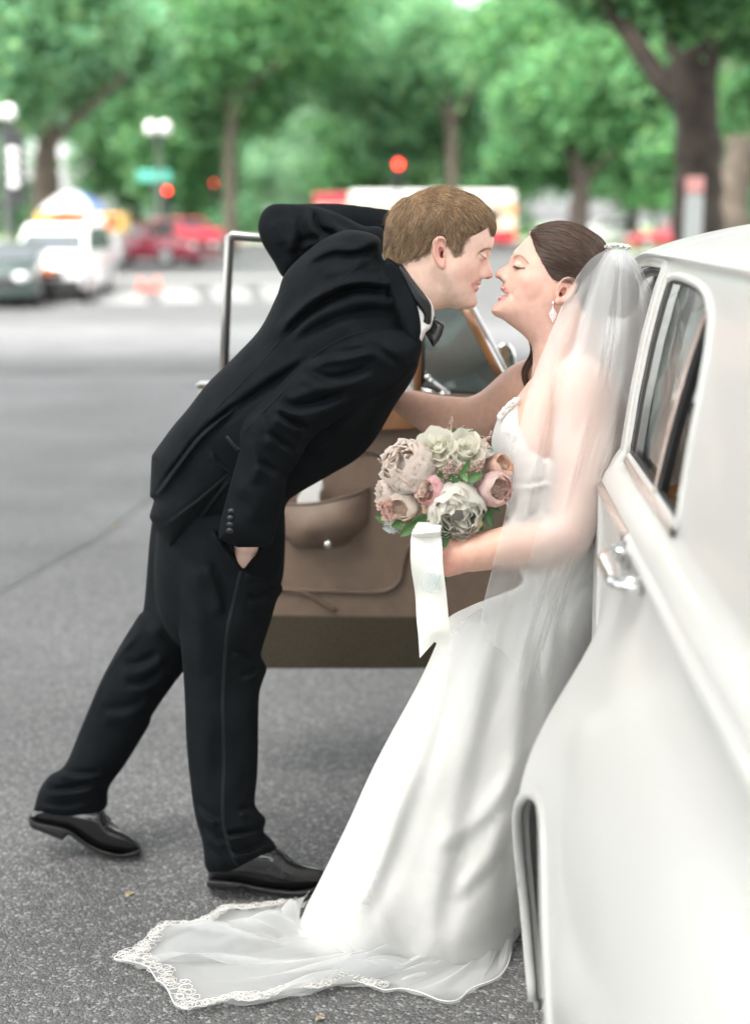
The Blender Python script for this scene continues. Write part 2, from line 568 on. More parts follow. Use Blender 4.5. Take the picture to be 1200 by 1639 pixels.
def grow(vol, roots, flow, length, nseg, lift0, lift1, jitter=0.2, bend=0.0):
    """locks that follow the flow over the skin of a field, rising from lift0 to lift1"""
    p = roots.copy(); n = len(p)
    L = np.broadcast_to(np.asarray(length, float), (n,))
    jit = RNG.normal(size=(n, 3)) * jitter
    path = []
    for s in range(nseg + 1):
        t = s / nseg
        g, gm = tgrad(vol, p)
        f = np.clip(tri(vol, p) / np.maximum(gm, 0.25), -6, 6)
        p = p - g * (f - (lift0 + (lift1 - lift0) * t ** 1.5))[:, None]
        path.append(p.copy())
        d = flow(p) + jit
        d = d - g * (d * g).sum(1, keepdims=True)
        d = d / (np.linalg.norm(d, axis=1, keepdims=True) + 1e-9)
        p = p + d * (L / nseg)[:, None]
    return np.stack(path, 1)
# ================================================================== the street
def sheet(name, pts, material, lift, nx=2, ny=2, kind='structure', label=None):
    """a four-sided sheet that follows the ground"""
    a, b_, c, d = [np.array(p[:2], float) for p in pts]
    u = np.linspace(0, 1, nx + 1)[:, None, None]; v = np.linspace(0, 1, ny + 1)[None, :, None]
    A = (a * (1 - u) + b_ * u) * (1 - v) + (d * (1 - u) + c * u) * v
    z = np.vectorize(gz)(A[..., 1]) + lift
    m = MB(); m.grid(np.concatenate([A, z[..., None]], -1))
    o = m.build(name, material)
    o['kind'] = kind
    return o

def asphalt(name, base, stone, scale, lo, hi):
    m, t, b = nt(name)
    N, L = t.nodes, t.links
    tc = N.new('ShaderNodeTexCoord')
    v = N.new('ShaderNodeTexVoronoi'); v.inputs['Scale'].default_value = scale; v.inputs['Randomness'].default_value = 1
    v2 = N.new('ShaderNodeTexVoronoi'); v2.inputs['Scale'].default_value = scale * 2.3
    n = N.new('ShaderNodeTexNoise'); n.inputs['Scale'].default_value = 1.1; n.inputs['Detail'].default_value = 6
    n3 = N.new('ShaderNodeTexNoise'); n3.inputs['Scale'].default_value = 22; n3.inputs['Detail'].default_value = 4
    for k in (v, v2, n, n3): L.new(tc.outputs['Object'], k.inputs['Vector'])
    sep = N.new('ShaderNodeSeparateColor'); L.new(v.outputs['Color'], sep.inputs['Color'])
    sep2 = N.new('ShaderNodeSeparateColor'); L.new(v2.outputs['Color'], sep2.inputs['Color'])
    r = N.new('ShaderNodeValToRGB'); e = r.color_ramp.elements
    e[0].position = 0.0; e[0].color = (*[lo * c for c in base], 1)
    e[1].position = 1.0; e[1].color = (*[hi * c for c in stone], 1)
    k = e.new(0.45); k.color = (*[0.75 * c for c in base], 1)
    k = e.new(0.8); k.color = (*base, 1)
    L.new(sep.outputs['Red'], r.inputs['Fac'])
    r2 = N.new('ShaderNodeValToRGB'); e = r2.color_ramp.elements
    e[0].color = (*[0.5 * c for c in base], 1); e[1].color = (*[1.7 * c for c in base], 1)
    L.new(sep2.outputs['Green'], r2.inputs['Fac'])
    mx = N.new('ShaderNodeMix'); mx.data_type = 'RGBA'; mx.inputs['Factor'].default_value = 0.4
    L.new(r.outputs['Color'], mx.inputs[6]); L.new(r2.outputs['Color'], mx.inputs[7])
    mr = N.new('ShaderNodeMapRange'); mr.inputs['From Min'].default_value = 0.3; mr.inputs['From Max'].default_value = 0.7; mr.inputs['To Min'].default_value = 0.82; mr.inputs['To Max'].default_value = 1.18
    L.new(n.outputs['Fac'], mr.inputs['Value'])
    mr3 = N.new('ShaderNodeMapRange'); mr3.inputs['From Min'].default_value = 0.3; mr3.inputs['From Max'].default_value = 0.7; mr3.inputs['To Min'].default_value = 0.85; mr3.inputs['To Max'].default_value = 1.15
    L.new(n3.outputs['Fac'], mr3.inputs['Value'])
    pm = N.new('ShaderNodeMath'); pm.operation = 'MULTIPLY'; L.new(mr.outputs['Result'], pm.inputs[0]); L.new(mr3.outputs['Result'], pm.inputs[1])
    m2 = N.new('ShaderNodeMix'); m2.data_type = 'RGBA'; m2.blend_type = 'MULTIPLY'; m2.inputs['Factor'].default_value = 1
    L.new(mx.outputs[2], m2.inputs[6]); L.new(pm.outputs['Value'], m2.inputs[7])
    L.new(m2.outputs[2], b.inputs['Base Color'])
    b.inputs['Roughness'].default_value = 0.75
    b.inputs['Specular IOR Level'].default_value = 0.3
    bp = N.new('ShaderNodeBump'); bp.inputs['Distance'].default_value = 0.004; bp.inputs['Strength'].default_value = 0.8; bp.invert = True
    L.new(v.outputs['Distance'], bp.inputs['Height']); L.new(bp.outputs['Normal'], b.inputs['Normal'])
    return m

M_ROAD = asphalt('worn_asphalt', (0.142, 0.142, 0.142), (0.42, 0.415, 0.40), 165, 0.38, 1.1)
M_ROAD2 = asphalt('smooth_asphalt', (0.132, 0.133, 0.134), (0.30, 0.30, 0.295), 150, 0.55, 1.0)
M_ROAD3 = asphalt('pale_asphalt', (0.092, 0.092, 0.091), (0.15, 0.15, 0.147), 60, 0.7, 1.0)
M_PAINT = mat('road_paint', (0.22, 0.218, 0.21), 0.7, noise=(9, 0.12))
M_CONC = mat('concrete', (0.42, 0.41, 0.385), 0.85, noise=(4, 0.12), bump=(80, 0.002, 0.3))
M_GRASS = mat('grass', (0.13, 0.24, 0.075), 0.9, noise=(2.5, 0.3))
M_SAND = mat('gravel_path', (0.48, 0.40, 0.30), 0.95, noise=(3, 0.12))

yy = np.concatenate([np.linspace(-14, 12, 14), np.linspace(13, 60, 60), np.linspace(64, 140, 20), [200, 400, 900]])
xx = np.array([-500, -150, -60, -30, -15, -6, 0, 6, 15, 30, 60, 150, 500.0])
A = np.stack(np.meshgrid(xx, yy, indexing='ij'), -1)
m = MB(); m.grid(np.concatenate([A, np.vectorize(gz)(A[..., 1:2])], -1))
road = m.build('road', M_ROAD); road['kind'] = 'structure'

def gp(px, py):
    v = G0(px, py); return (v.x, v.y)
# the older, smoother lane with its ragged edge, from the kerb side of the car to the crossing
lane_edge = [(-60, 985), (30, 934), (100, 893), (160, 861), (200, 830), (245, 800), (330, 770), (460, 735), (620, 700), (820, 668), (1000, 640)]
nearp = np.array([gp(*p) for p in crv(lane_edge, 6)])
farp = np.array([gp(x, 606) for x in np.linspace(-420, 1500, len(nearp))])
A = []
for k in np.linspace(0, 1, 6):
    p = nearp * (1 - k) + farp * k
    if k == 0: p = p + np.stack([0 * p[:, 0], 0.03 * np.sin(np.arange(len(p)) * 1.9) + 0.02 * np.sin(np.arange(len(p)) * 4.3)], 1)
    A.append(np.concatenate([p, np.full((len(p), 1), 0.004)], 1))
m = MB(); m.grid(np.array(A)); o = m.build('old_lane', M_ROAD2); o['kind'] = 'structure'
y_a = gp(600, 600)[1]; y_b = gp(600, 572)[1]; y_c = gp(600, 520)[1]; y_d = gp(600, 492)[1]
sheet('pale_strip', [(-40, y_a), (40, y_a), (40, y_b), (-40, y_b)], M_ROAD3, 0.006, 2, 4)
sheet('middle_lane', [(-40, y_b + .01), (40, y_b + .01), (40, y_c), (-40, y_c)], M_ROAD2, 0.006, 2, 6)
sheet('far_lane', [(-60, y_c + .01), (60, y_c + .01), (60, 140), (-60, 140)], M_ROAD3, 0.006, 2, 60)
# zebra bars of the crossing, each one a sheet
for x0, x1, ya, yb in [(160, 236, 486, 462), (262, 322, 484, 461), (345, 405, 482, 460), (425, 480, 480, 459), (500, 550, 478, 458), (570, 620, 476, 457), (-40, 20, 490, 466), (60, 130, 488, 464)]:
    a, b_, c, d = gp(x0, ya), gp(x1, ya), gp(x1 - 14, yb), gp(x0 - 8, yb)
    o = sheet('crossing_bar', [a, b_, c, d], M_PAINT, 0.012, 2, 4)
a = gp(150, 452); 
sheet('stop_line', [gp(170, 449), gp(470, 447), gp(466, 442), gp(176, 444)], M_PAINT, 0.012, 3, 2)
# raised pavement on the far side with its kerb, lawn and a sandy path beyond
def slab(name, x0, x1, y0, y1, z, material, n=1):
    m = MB(); z0 = gz(y0)
    m.box(x0, x1, y0, y1, z0 - 0.3, z0 + z)
    o = m.build(name, material); o['kind'] = 'structure'; return o
slab('pavement', -70, -8.5, 92, 104, 0.13, M_CONC)
slab('pavement', 9, 70, 95, 104, 0.13, M_CONC)
slab('kerb', -70, -8.5, 91.7, 91.99, 0.14, M_CONC)
slab('path', -60, 90, 104.02, 112, 0.10, M_SAND)
slab('lawn', -120, 150, 112.02, 330, 0.2, M_GRASS)
slab('lawn', 12.3, 60, 20, 94, 0.10, M_GRASS)
slab('kerb', 12.0, 12.28, 20, 94, 0.13, M_CONC)
# ================================================================== trees, lamps, traffic
def leaf_mat(name, col, tr=0.55):
    m = bpy.data.materials.new(name); m.use_nodes = True
    t = m.node_tree; N, L = t.nodes, t.links; b = N['Principled BSDF']
    at = N.new('ShaderNodeAttribute'); at.attribute_name = 'tint'
    b.inputs['Roughness'].default_value = 0.5; b.inputs['Specular IOR Level'].default_value = 0.35
    L.new(at.outputs['Color'], b.inputs['Base Color'])
    tl = N.new('ShaderNodeBsdfTranslucent'); mx = N.new('ShaderNodeMixShader'); mx.inputs['Fac'].default_value = tr
    hs_ = N.new('ShaderNodeHueSaturation'); hs_.inputs['Value'].default_value = 1.7
    L.new(at.outputs['Color'], hs_.inputs['Color']); L.new(hs_.outputs['Color'], tl.inputs['Color'])
    L.new(b.outputs['BSDF'], mx.inputs[1]); L.new(tl.outputs['BSDF'], mx.inputs[2])
    L.new(mx.outputs['Shader'], N['Material Output'].inputs['Surface'])
    return m
M_LEAF = leaf_mat('foliage', (0.07, 0.14, 0.05))
M_BARK = mat('bark', (0.045, 0.034, 0.026), 0.9, noise=(6, 0.35), bump=(14, 0.05, 0.8))
M_BARK2 = mat('pale_bark', (0.085, 0.068, 0.05), 0.9, noise=(5, 0.3), bump=(14, 0.05, 0.8))

def leaves(blobs, n, size, col, name, parent, spread=0.25):
    """leaf-sized faces in loose clumps through each bough's volume"""
    C, S, K = [], [], []
    tot = sum(b[3] ** 2 for b in blobs)
    for b in blobs:
        m = int(2.6 * n * b[3] ** 2 / tot)
        nc = max(6, int(m / 34))
        d = RNG.normal(size=(nc, 3)); d /= np.linalg.norm(d, axis=1, keepdims=True)
        cc = np.array(b[:3]) + d * b[3] * (RNG.uniform(0.35, 1.05, nc) ** 0.6)[:, None] * np.array([1, 0.8, 0.85])
        which = RNG.integers(0, nc, m)
        C.append(cc[which] + RNG.normal(size=(m, 3)) * b[3] * 0.19)
        K.append(np.clip(RNG.normal(1, 0.16, nc), 0.6, 1.5)[which])
    C = np.concatenate(C); K = np.concatenate(K)
    n = len(C)
    nrm = RNG.normal(size=(n, 3)); nrm[:, 2] = np.abs(nrm[:, 2]) + 0.4; nrm /= np.linalg.norm(nrm, axis=1, keepdims=True)
    a = np.cross(nrm, RNG.normal(size=(n, 3))); a /= np.linalg.norm(a, axis=1, keepdims=True)
    b_ = np.cross(nrm, a)
    s = size * 0.72 * RNG.uniform(0.6, 1.35, (n, 1))
    V = np.stack([C - a * s * .5, C - b_ * s * .32 + nrm * s * .08, C + a * s * .5, C + b_ * s * .32 + nrm * s * .08], 1).reshape(-1, 3)
    Q = np.arange(n * 4).reshape(-1, 4)
    hue = RNG.normal(0, 0.1, (n, 1))
    cols = np.array(col)[None] * (K * np.clip(RNG.normal(1, 0.2, n), .5, 1.6))[:, None] * np.concatenate([1 + hue, 1 + 0 * hue, 1 - hue], 1)
    return mesh_np(name, V, Q, M_LEAF, parent, False, None, np.repeat(np.clip(cols, 0.004, 0.5), 4, 0))

def limb(mb, pts, r0, r1, n=9):
    c = crv(pts, 5)
    mb.tube(c, np.linspace(r0, r1, len(c)) * (1 + 0.06 * np.sin(np.arange(len(c)) * 1.7)), n)

def tree(name, base, Y, trunk, limbs, crown, n, size, col, bark, label, cat='tree', group='trees round the junction'):
    """trunk and limbs: lists of (px, py) at distance Y with radii; crown: (px, py, r in px, dY)"""
    g = gz(Y)
    k = FPX / Y
    b0 = P(base[0], base[1], Y); b0[2] = g
    root = empty(name, Vector(b0.tolist()), label, cat, group)
    m = MB()
    t3 = [np.array([b0[0], Y, g - 0.1])] + [P(x, y, Y) for x, y in trunk[0]]
    limb(m, t3, trunk[1], trunk[2], 12)
    o = m.build('trunk', bark, root, True)
    for pts, r0, r1, dy in limbs:
        m = MB(); q = [P(x, y, Y + dy * i / max(1, len(pts) - 1)) for i, (x, y) in enumerate(pts)]
        limb(m, q, r0, r1)
        m.build('limb', bark, root, True)
    bl = []
    for x, y, r, dy in crown:
        p = P(x, y, Y + dy); bl.append((*p, r / FPX * (Y + dy)))
    leaves(bl, n, size, col, 'crown', root)
    return root

GR1 = (0.125, 0.265, 0.115); GR2 = (0.165, 0.31, 0.165); GR3 = (0.10, 0.22, 0.09); GR4 = (0.21, 0.35, 0.215)
tree('street_tree', (75, 420), 48, ([(76, 330), (74, 270), (76, 232)], 0.55, 0.36),
     [([(76, 236), (60, 195), (35, 150), (10, 110)], 0.27, 0.10, -2), ([(78, 236), (105, 205), (150, 165), (200, 120)], 0.24, 0.08, 2), ([(76, 240), (90, 170), (88, 100), (95, 30)], 0.25, 0.08, 0)],
     [(50, 70, 110, 2), (150, 30, 100, 4), (10, 150, 70, -3), (120, 120, 70, 3), (-20, 60, 120, 0), (90, 0, 110, -4), (210, 60, 60, 3), (170, 110, 45, 4), (30, 110, 70, 3)], 15000, 0.42, GR2, M_BARK2,
     'forked tree with pale trunk behind the food cart umbrella')
tree('street_tree', (368, 400), 62, ([(369, 330), (368, 250), (372, 190), (376, 120)], 0.30, 0.18),
     [([(372, 190), (345, 140), (310, 100)], 0.15, 0.06, 2), ([(372, 180), (410, 130), (450, 100)], 0.15, 0.06, -2)],
     [(350, 40, 120, 0), (440, 70, 100, 4), (270, 60, 90, 3), (300, 130, 70, 2), (410, 150, 70, 2), (480, 0, 90, 0), (380, 180, 45, 4), (330, 190, 40, 4)], 13000, 0.45, GR1, M_BARK2,
     'tall tree with slim straight trunk behind the red parked car')
tree('small_tree', (505, 385), 97, ([(505, 350), (506, 310)], 0.14, 0.10),
     [([(506, 320), (480, 285), (455, 260)], 0.08, 0.03, 0), ([(506, 320), (535, 280), (560, 255)], 0.08, 0.03, 1)],
     [(500, 225, 45, 0), (450, 262, 45, 1), (555, 258, 48, 1), (505, 285, 55, -1), (430, 290, 35, 0), (580, 285, 35, 1)], 9000, 0.40, GR4, M_BARK2,
     'low bushy tree with the palest leaves, above the trolley bus front')
tree('street_tree', (722, 400), 66, ([(724, 330), (722, 260), (722, 200), (712, 120)], 0.32, 0.2),
     [([(722, 210), (690, 150), (660, 100)], 0.15, 0.06, 2), ([(722, 200), (750, 150), (770, 90)], 0.15, 0.06, -2)],
     [(690, 70, 80, 0), (600, 40, 110, 4), (770, 190, 60, 3), (620, 150, 75, 2), (560, 120, 70, 4), (660, 210, 55, 4), (730, 250, 40, 4), (800, 120, 55, 5), (620, 240, 40, 4)], 12000, 0.45, GR2, M_BARK2,
     'tree with dark slim trunk just right of the large red light')
tree('street_tree', (925, 420), 44, ([(926, 330), (930, 300), (918, 255)], 0.34, 0.22),
     [([(926, 300), (950, 270), (985, 240)], 0.14, 0.05, 0), ([(918, 260), (890, 190), (870, 120)], 0.18, 0.07, 2), ([(918, 260), (940, 180), (960, 90)], 0.16, 0.06, 2)],
     [(880, 170, 80, 0), (960, 210, 60, 3), (850, 60, 100, 4), (980, 110, 80, 0), (830, 250, 45, 3), (900, 260, 45, 4), (1010, 250, 45, 4), (930, 40, 90, 5), (1020, 170, 50, 3)], 15000, 0.34, GR1, M_BARK,
     'tree with low spreading crown above the white hatchback')
tree('shade_tree', (1122, 520), 15.5, ([(1118, 420), (1115, 330), (1118, 250), (1112, 150), (1120, 60), (1128, -60), (1130, -240)], 0.30, 0.17),
     [([(1112, 175), (1060, 130), (1010, 60), (950, -20), (880, -120)], 0.14, 0.06, 1), ([(1116, 110), (1160, 40), (1230, -60)], 0.12, 0.05, 0.5), ([(1088, 160), (1070, 60), (1050, -60)], 0.08, 0.03, 0.5)],
     [(1000, -70, 110, 1), (1140, -60, 110, -1), (1240, 0, 90, 0), (1180, 50, 45, 2), (1040, 20, 45, 2), (1230, 120, 70, 3), (1080, 30, 40, -1), (930, -110, 90, 2), (1180, 170, 40, 5)], 7000, 0.17, GR3, M_BARK,
     'big dark tree with thick leaning trunk beyond the white car roof')
tree('shade_tree', (1178, 480), 24, ([(1176, 400), (1170, 330), (1186, 240), (1200, 150), (1210, 20)], 0.34, 0.2),
     [([(1195, 170), (1165, 110), (1140, 40)], 0.12, 0.05, 1)],
     [(1190, 120, 70, 2), (1150, 190, 45, 4), (1240, 150, 60, 2), (1130, 60, 70, 4), (1230, 40, 80, 2), (1050, 130, 50, 5), (1060, 250, 40, 7)], 6500, 0.26, GR1, M_BARK2,
     'tree with paler brown trunk at the far right edge')
for i, (px, Y, hh, col, lb) in enumerate([(-120, 84, 250, GR1, 'broad green tree beyond the forked tree, at the left edge'), (215, 90, 225, GR3, 'dark leafy tree behind the street sign and its traffic light'), (300, 82, 200, GR1, 'mid green tree between the street sign and the slim straight trunk'),
                                          (600, 96, 240, GR3, 'dark green tree far behind the largest red light'), (800, 92, 230, GR1, 'leafy tree on the lawn beyond the trolley bus rear'), (1010, 88, 210, GR2, 'light green tree on the lawn beyond the white hatchback'), (1090, 80, 190, GR1, 'tree on the lawn seen between the two big trunks'), (1300, 84, 260, GR1, 'tree beyond the right edge trunk')]):
    r = RNG.uniform(-8, 8, (9, 2))
    cr = [(px + dx * 9 * .8 + r[j, 0], 335 - hh * f + r[j, 1], rad, (j % 3 - 1) * 3) for j, (dx, f, rad) in enumerate([(-8, .25, 46), (0, .2, 55), (8, .28, 46), (-6, .6, 60), (5, .62, 62), (0, .95, 70), (-10, 1.0, 55), (10, .95, 58), (0, .45, 60)])]
    tree('park_tree', (px, 390), Y, ([(px + 2, 340), (px - 3, 280), (px, 220)], 0.35, 0.2), [([(px, 240), (px - 30, 180), (px - 50, 120)], 0.16, 0.06, 0), ([(px, 240), (px + 35, 190), (px + 55, 130)], 0.16, 0.06, 0)], cr, 6500, 0.55, col, M_BARK, lb)
# a tree added over the car, out of view above, that keeps the sun off the couple
root = empty('shade_tree', Vector((-5.2, -3.2, 0)), 'unseen tree added so that its crown shades the car and the couple', 'tree', 'trees round the junction')
m = MB(); limb(m, [(-5.2, -3.2, -0.1), (-5.1, -3.1, 2.0), (-5.2, -2.9, 4.2), (-5.0, -2.2, 6.5)], .34, .22, 12); m.build('trunk', M_BARK, root, True)
for e in ((-9, 3, 8.2), (-1, 2, 8.0), (-5, 8, 8.4), (-8, -5, 8)):
    m = MB(); limb(m, [(-5.0, -2.4, 6.0), ((-5 + e[0]) / 2, (-2.4 + e[1]) / 2, 7.4), e], .16, .05); m.build('limb', M_BARK, root, True)
leaves([(x + (i % 2) * 1.2, y, 8.2 + .8 * math.sin(x * 1.3 + y), 2.3) for i, y in enumerate(np.arange(-7.4, 12.5, 2.2)) for x in np.arange(-12.5, 4.6, 2.4)], 12500, 0.42, (0.042, 0.06, 0.032), 'crown', root)
for i, (x, y) in enumerate(((-16, -24), (-4, -30), (9, -26), (-30, -10), (-26, 14))):
    root = empty('park_tree', Vector((x, y, 0)), ['broad tree across the street behind the photographer, seen in the wing mirror', 'tall tree behind the photographer, reflected in the white car', 'tree on the pavement behind the rear of the white car', 'tree on the left side of the street behind the photographer', 'tree on the left side of the street level with the car'][i], 'tree', 'trees round the junction')
    m = MB(); limb(m, [(x, y, -.1), (x + .1, y, 2), (x, y + .2, 5)], .35, .2, 12); m.build('trunk', M_BARK, root, True)
    leaves([(x + a * 2.6, y + b_ * 2.2, z_, 3.0) for a, b_, z_ in ((-1, 0, 5), (1, .4, 5.4), (0, -.6, 7), (-.7, .5, 8.2), (.8, -.2, 8.6), (0, .2, 10.4), (0, 1, 4.6))], 3500, 0.7, GR1, 'crown', root)
# a wood along the far edge of the lawn that reads as one mass
bl = []
for i in range(90):
    x = RNG.uniform(-95, 100); y = RNG.uniform(128, 165)
    bl.append((x, y, RNG.uniform(1.0, 17.0), RNG.uniform(3.5, 6.0)))
wood = leaves(bl, 32000, 1.2, (0.085, 0.195, 0.10), 'far_wood', None)
wood['kind'] = 'stuff'
bl = [(x, 116 + RNG.uniform(0, 5), 0.9, 1.5) for x in np.linspace(-75, 12, 34)]
hedge = leaves(bl, 9000, 0.4, (0.05, 0.11, 0.045), 'hedge', None)
tag(hedge, 'long dark hedge along the lawn beyond the street', 'hedge')

# ---- vehicles
M_TYRE = mat('tyre', (0.02, 0.02, 0.02), 0.9)
M_RIM = mat('wheel_metal', (0.45, 0.45, 0.46), 0.35, metal=0.8)
M_CGL = mat('car_glass', (0.05, 0.06, 0.065), 0.08, spec=0.8)
M_CHROME = mat('chrome', (0.75, 0.75, 0.74), 0.12, metal=1.0)
M_BLACKP = mat('black_plastic', (0.02, 0.02, 0.021), 0.5)
M_LAMPC = mat('headlamp_glass', (0.7, 0.7, 0.68), 0.1, spec=0.8)
M_TAIL = mat('tail_lamp', (0.45, 0.02, 0.02), 0.2)
M_AMBER = mat('amber_lamp', (0.75, 0.17, 0.03), 0.3)
def paint(n, c): return mat(n, c, 0.28, coat=0.6, noise=(2, 0.04))

def vehicle(name, loc, rz, paintm, L, Wd, low, cab, tops, label, cat, wheels, wr=0.32, group=None, plate=None):
    """low: side outline of the lower body (along, up); cab: glasshouse bottom and tops: its top, both (rear, front, up)"""
    root = empty(name, loc, label, cat, group, rz)
    xf = Matrix.Identity(4)
    def put(m, n, mt, par, sm=False, bv=0.0):
        return m.build(n, mt, par, sm, world=False, bevel=bv)
    m = MB(); hw = Wd / 2
    m.prism(low, lambda a, z: (-hw, a, z), lambda a, z: (hw, a, z))
    body = put(m, 'body', paintm, root, True, 0.07)
    m = MB(); r0, f0, z0 = cab; r1, f1, z1 = tops; t = hw * 0.80; bb = hw * 0.95
    m.hexa([(-bb, r0, z0), (bb, r0, z0), (bb, f0, z0), (-bb, f0, z0), (-t, r1, z1), (t, r1, z1), (t, f1, z1), (-t, f1, z1)])
    put(m, 'cabin', paintm, root, True, 0.05)
    def pane(c0, c1, c2, c3, n):
        c = np.array([c0, c1, c2, c3], float); ce = c.mean(0); c = ce + (c - ce) * np.array([0.9, 0.9, 0.8])
        nr = np.cross(c[1] - c[0], c[3] - c[0]); nr /= np.linalg.norm(nr)
        if nr.dot(ce - np.array([0, (r0 + f0) / 2, (z0 + z1) / 2])) < 0: nr = -nr
        mm = MB(); mm.hexa(np.concatenate([c - nr * 0.03, c + nr * 0.012]))
        put(mm, n, M_CGL, root)
    pane((-bb, f0, z0), (bb, f0, z0), (t, f1, z1), (-t, f1, z1), 'windscreen')
    pane((-bb, r0, z0), (bb, r0, z0), (t, r1, z1), (-t, r1, z1), 'rear_window')
    for s_ in (-1, 1):
        rm0, rm1 = (r0 + f0) / 2, (r1 + f1) / 2
        pane((s_ * bb, r0 + .1, z0), (s_ * bb, rm0, z0), (s_ * t, rm1, z1), (s_ * t, r1 + .1, z1), 'window')
        pane((s_ * bb, rm0, z0), (s_ * bb, f0 - .1, z0), (s_ * t, f1 - .1, z1), (s_ * t, rm1, z1), 'window')
        fr = max(p[0] for p in low); rr = min(p[0] for p in low)
        zl = [p[1] for p in low if p[0] > fr - 0.25]; zl = (max(zl) + min(zl)) / 2 + 0.12
        m = MB(); m.ball((s_ * (hw - .28), fr - 0.02, zl), (0.17, 0.06, 0.09)); put(m, 'headlight', M_LAMPC, root, True)
        m = MB(); m.box(s_ * (hw - .16) - .12, s_ * (hw - .16) + .12, rr - 0.03, rr + 0.1, zl, zl + 0.2); put(m, 'tail_light', M_TAIL, root)
        for wy in wheels:
            m = MB(); m.tube([(s_ * (hw - .2), wy, wr), (s_ * (hw + .015), wy, wr)], wr, 20); wl = put(m, 'wheel', M_TYRE, root, False, 0.02)
            m = MB(); m.tube([(s_ * (hw - .05), wy, wr), (s_ * (hw + .03), wy, wr)], wr * 0.62, 16); put(m, 'rim', M_RIM, wl)
    m = MB(); m.box(-hw * .55, hw * .55, fr - 0.04, fr + 0.02, zl - 0.22, zl - 0.02); put(m, 'grille', M_BLACKP, root)
    m = MB(); m.box(-hw * .97, hw * .97, fr - 0.1, fr + 0.09, zl - 0.45, zl - 0.25); put(m, 'bumper', M_BLACKP if cat == 'van' else paintm, root, True, 0.03)
    if plate:
        m = MB(); m.box(-.28, .28, fr + 0.0, fr + 0.035, zl - 0.14, zl + 0.02); put(m, 'plate', plate, root)
    return root
SEDAN = [(-2.3, .35), (-2.35, .75), (-2.25, .98), (-1.4, 1.0), (1.0, .98), (2.1, .82), (2.32, .62), (2.3, .32), (1.9, .24), (-1.9, .24)]
VANL = [(-2.3, .4), (-2.38, .8), (-2.35, 1.15), (1.25, 1.15), (2.15, .98), (2.32, .78), (2.32, .4), (2.0, .3), (-2.0, .3)]
SUVL = [(-2.2, .4), (-2.28, .9), (-2.2, 1.1), (1.0, 1.1), (2.1, 1.0), (2.22, .75), (2.2, .38), (1.9, .3), (-1.9, .3)]
v = G0(66, 486); vehicle('parked_van', v + Vector((0.05, 2.3, 0)), math.pi, paint('white_paint', (0.78, 0.78, 0.77)), 4.7, 1.8, VANL, (-2.25, 1.3, 1.12), (-2.15, .55, 1.78),
    'white van facing the camera beside the food cart', 'van', (-1.45, 1.5), group='vehicles across the junction', plate=M_AMBER)
v = G0(6, 493); vehicle('parked_car', v + Vector((-0.3, 1.6, 0)), math.pi + 0.12, paint('dark_green_paint', (0.02, 0.035, 0.03)), 4.6, 1.75, SEDAN, (-1.6, .9, .96), (-.9, .2, 1.42),
    'dark green car cut off by the left edge of the picture', 'car', (-1.4, 1.4), group='vehicles across the junction')
v = G0(236, 424); vehicle('parked_car', v, -math.pi / 2 - 0.45, paint('maroon_paint', (0.20, 0.012, 0.03)), 4.6, 1.8, SEDAN, (-1.7, .9, .96), (-.95, .15, 1.45),
    'maroon saloon car parked between the white van and the red estate car', 'car', (-1.4, 1.4), group='vehicles across the junction')
v = G0(308, 402); vehicle('parked_car', v, -math.pi / 2 + 0.25, paint('red_paint', (0.46, 0.03, 0.055)), 4.5, 1.8, SUVL, (-2.1, 1.0, 1.08), (-1.9, .35, 1.62),
    'bright red estate car right of the maroon saloon', 'car', (-1.35, 1.4), group='vehicles across the junction')
v = G0(966, 393); vehicle('parked_car', v, math.pi / 2 - 0.2, paint('white_paint', (0.78, 0.78, 0.77)), 4.2, 1.75, SUVL, (-2.0, .9, 1.08), (-1.7, .2, 1.55),
    'white hatchback seen just above the hair of the bride', 'car', (-1.35, 1.4), group='vehicles across the junction')
v = G0(1075, 402); vehicle('parked_car', v + Vector((0, 0, 0)), math.pi / 2, paint('crimson_paint', (0.25, 0.01, 0.02)), 4.2, 1.75, SEDAN, (-1.7, .9, .96), (-.95, .15, 1.45),
    'dark crimson car behind the veil, next to the roof of the white car', 'car', (-1.35, 1.4), group='vehicles across the junction')

# trolley bus
v = G0(664, 396); root = empty('trolley_bus', v, 'cream and red trolley bus standing behind the head of the man', 'bus', 'vehicles across the junction')
sc = v.y / FPX
M_CREAM = paint('cream_paint', (0.72, 0.62, 0.45)); M_BRED = paint('bus_red', (0.42, 0.03, 0.05)); M_WROOF = paint('bus_roof', (0.78, 0.76, 0.73))
def bx(n, mt, x0, x1, y0, y1, z0, z1, bv=0.04, par=None):
    m = MB(); m.box(x0, x1, y0, y1, z0, z1)
    o = m.build(n, mt, par or root, False, world=False, bevel=bv)
    return o
hw_, H_ = 154 * sc, 86 * sc
bx('body', M_CREAM, -hw_, hw_, -1.2, 1.2, .45, H_ * .78, .08)
bx('skirt', M_BRED, -hw_ + .05, hw_ + .03, -1.23, 1.23, .35, 1.05, .05)
bx('roof', M_WROOF, -hw_ * .66, hw_ * 1.0, -1.15, 1.15, H_ * .80, H_, .15)
bx('roof_front', M_BRED, -hw_ * 1.02, -hw_ * .67, -1.2, 1.2, H_ * .72, H_ * .96, .12)
for i in range(9):
    x = -hw_ + .7 + i * (2 * hw_ - 1.2) / 9
    f = bx('window', M_CGL, x, x + .78, -1.235, -1.17, 1.35, H_ * .72, .02)
bx('rear_marker', M_AMBER, hw_ - .75, hw_ + .02, -1.24, -1.0, H_ * .60, H_ * .74, .03)
bx('tail_light', M_TAIL, hw_ - .8, hw_ + .04, -1.25, -1.0, .35, .95, .03)
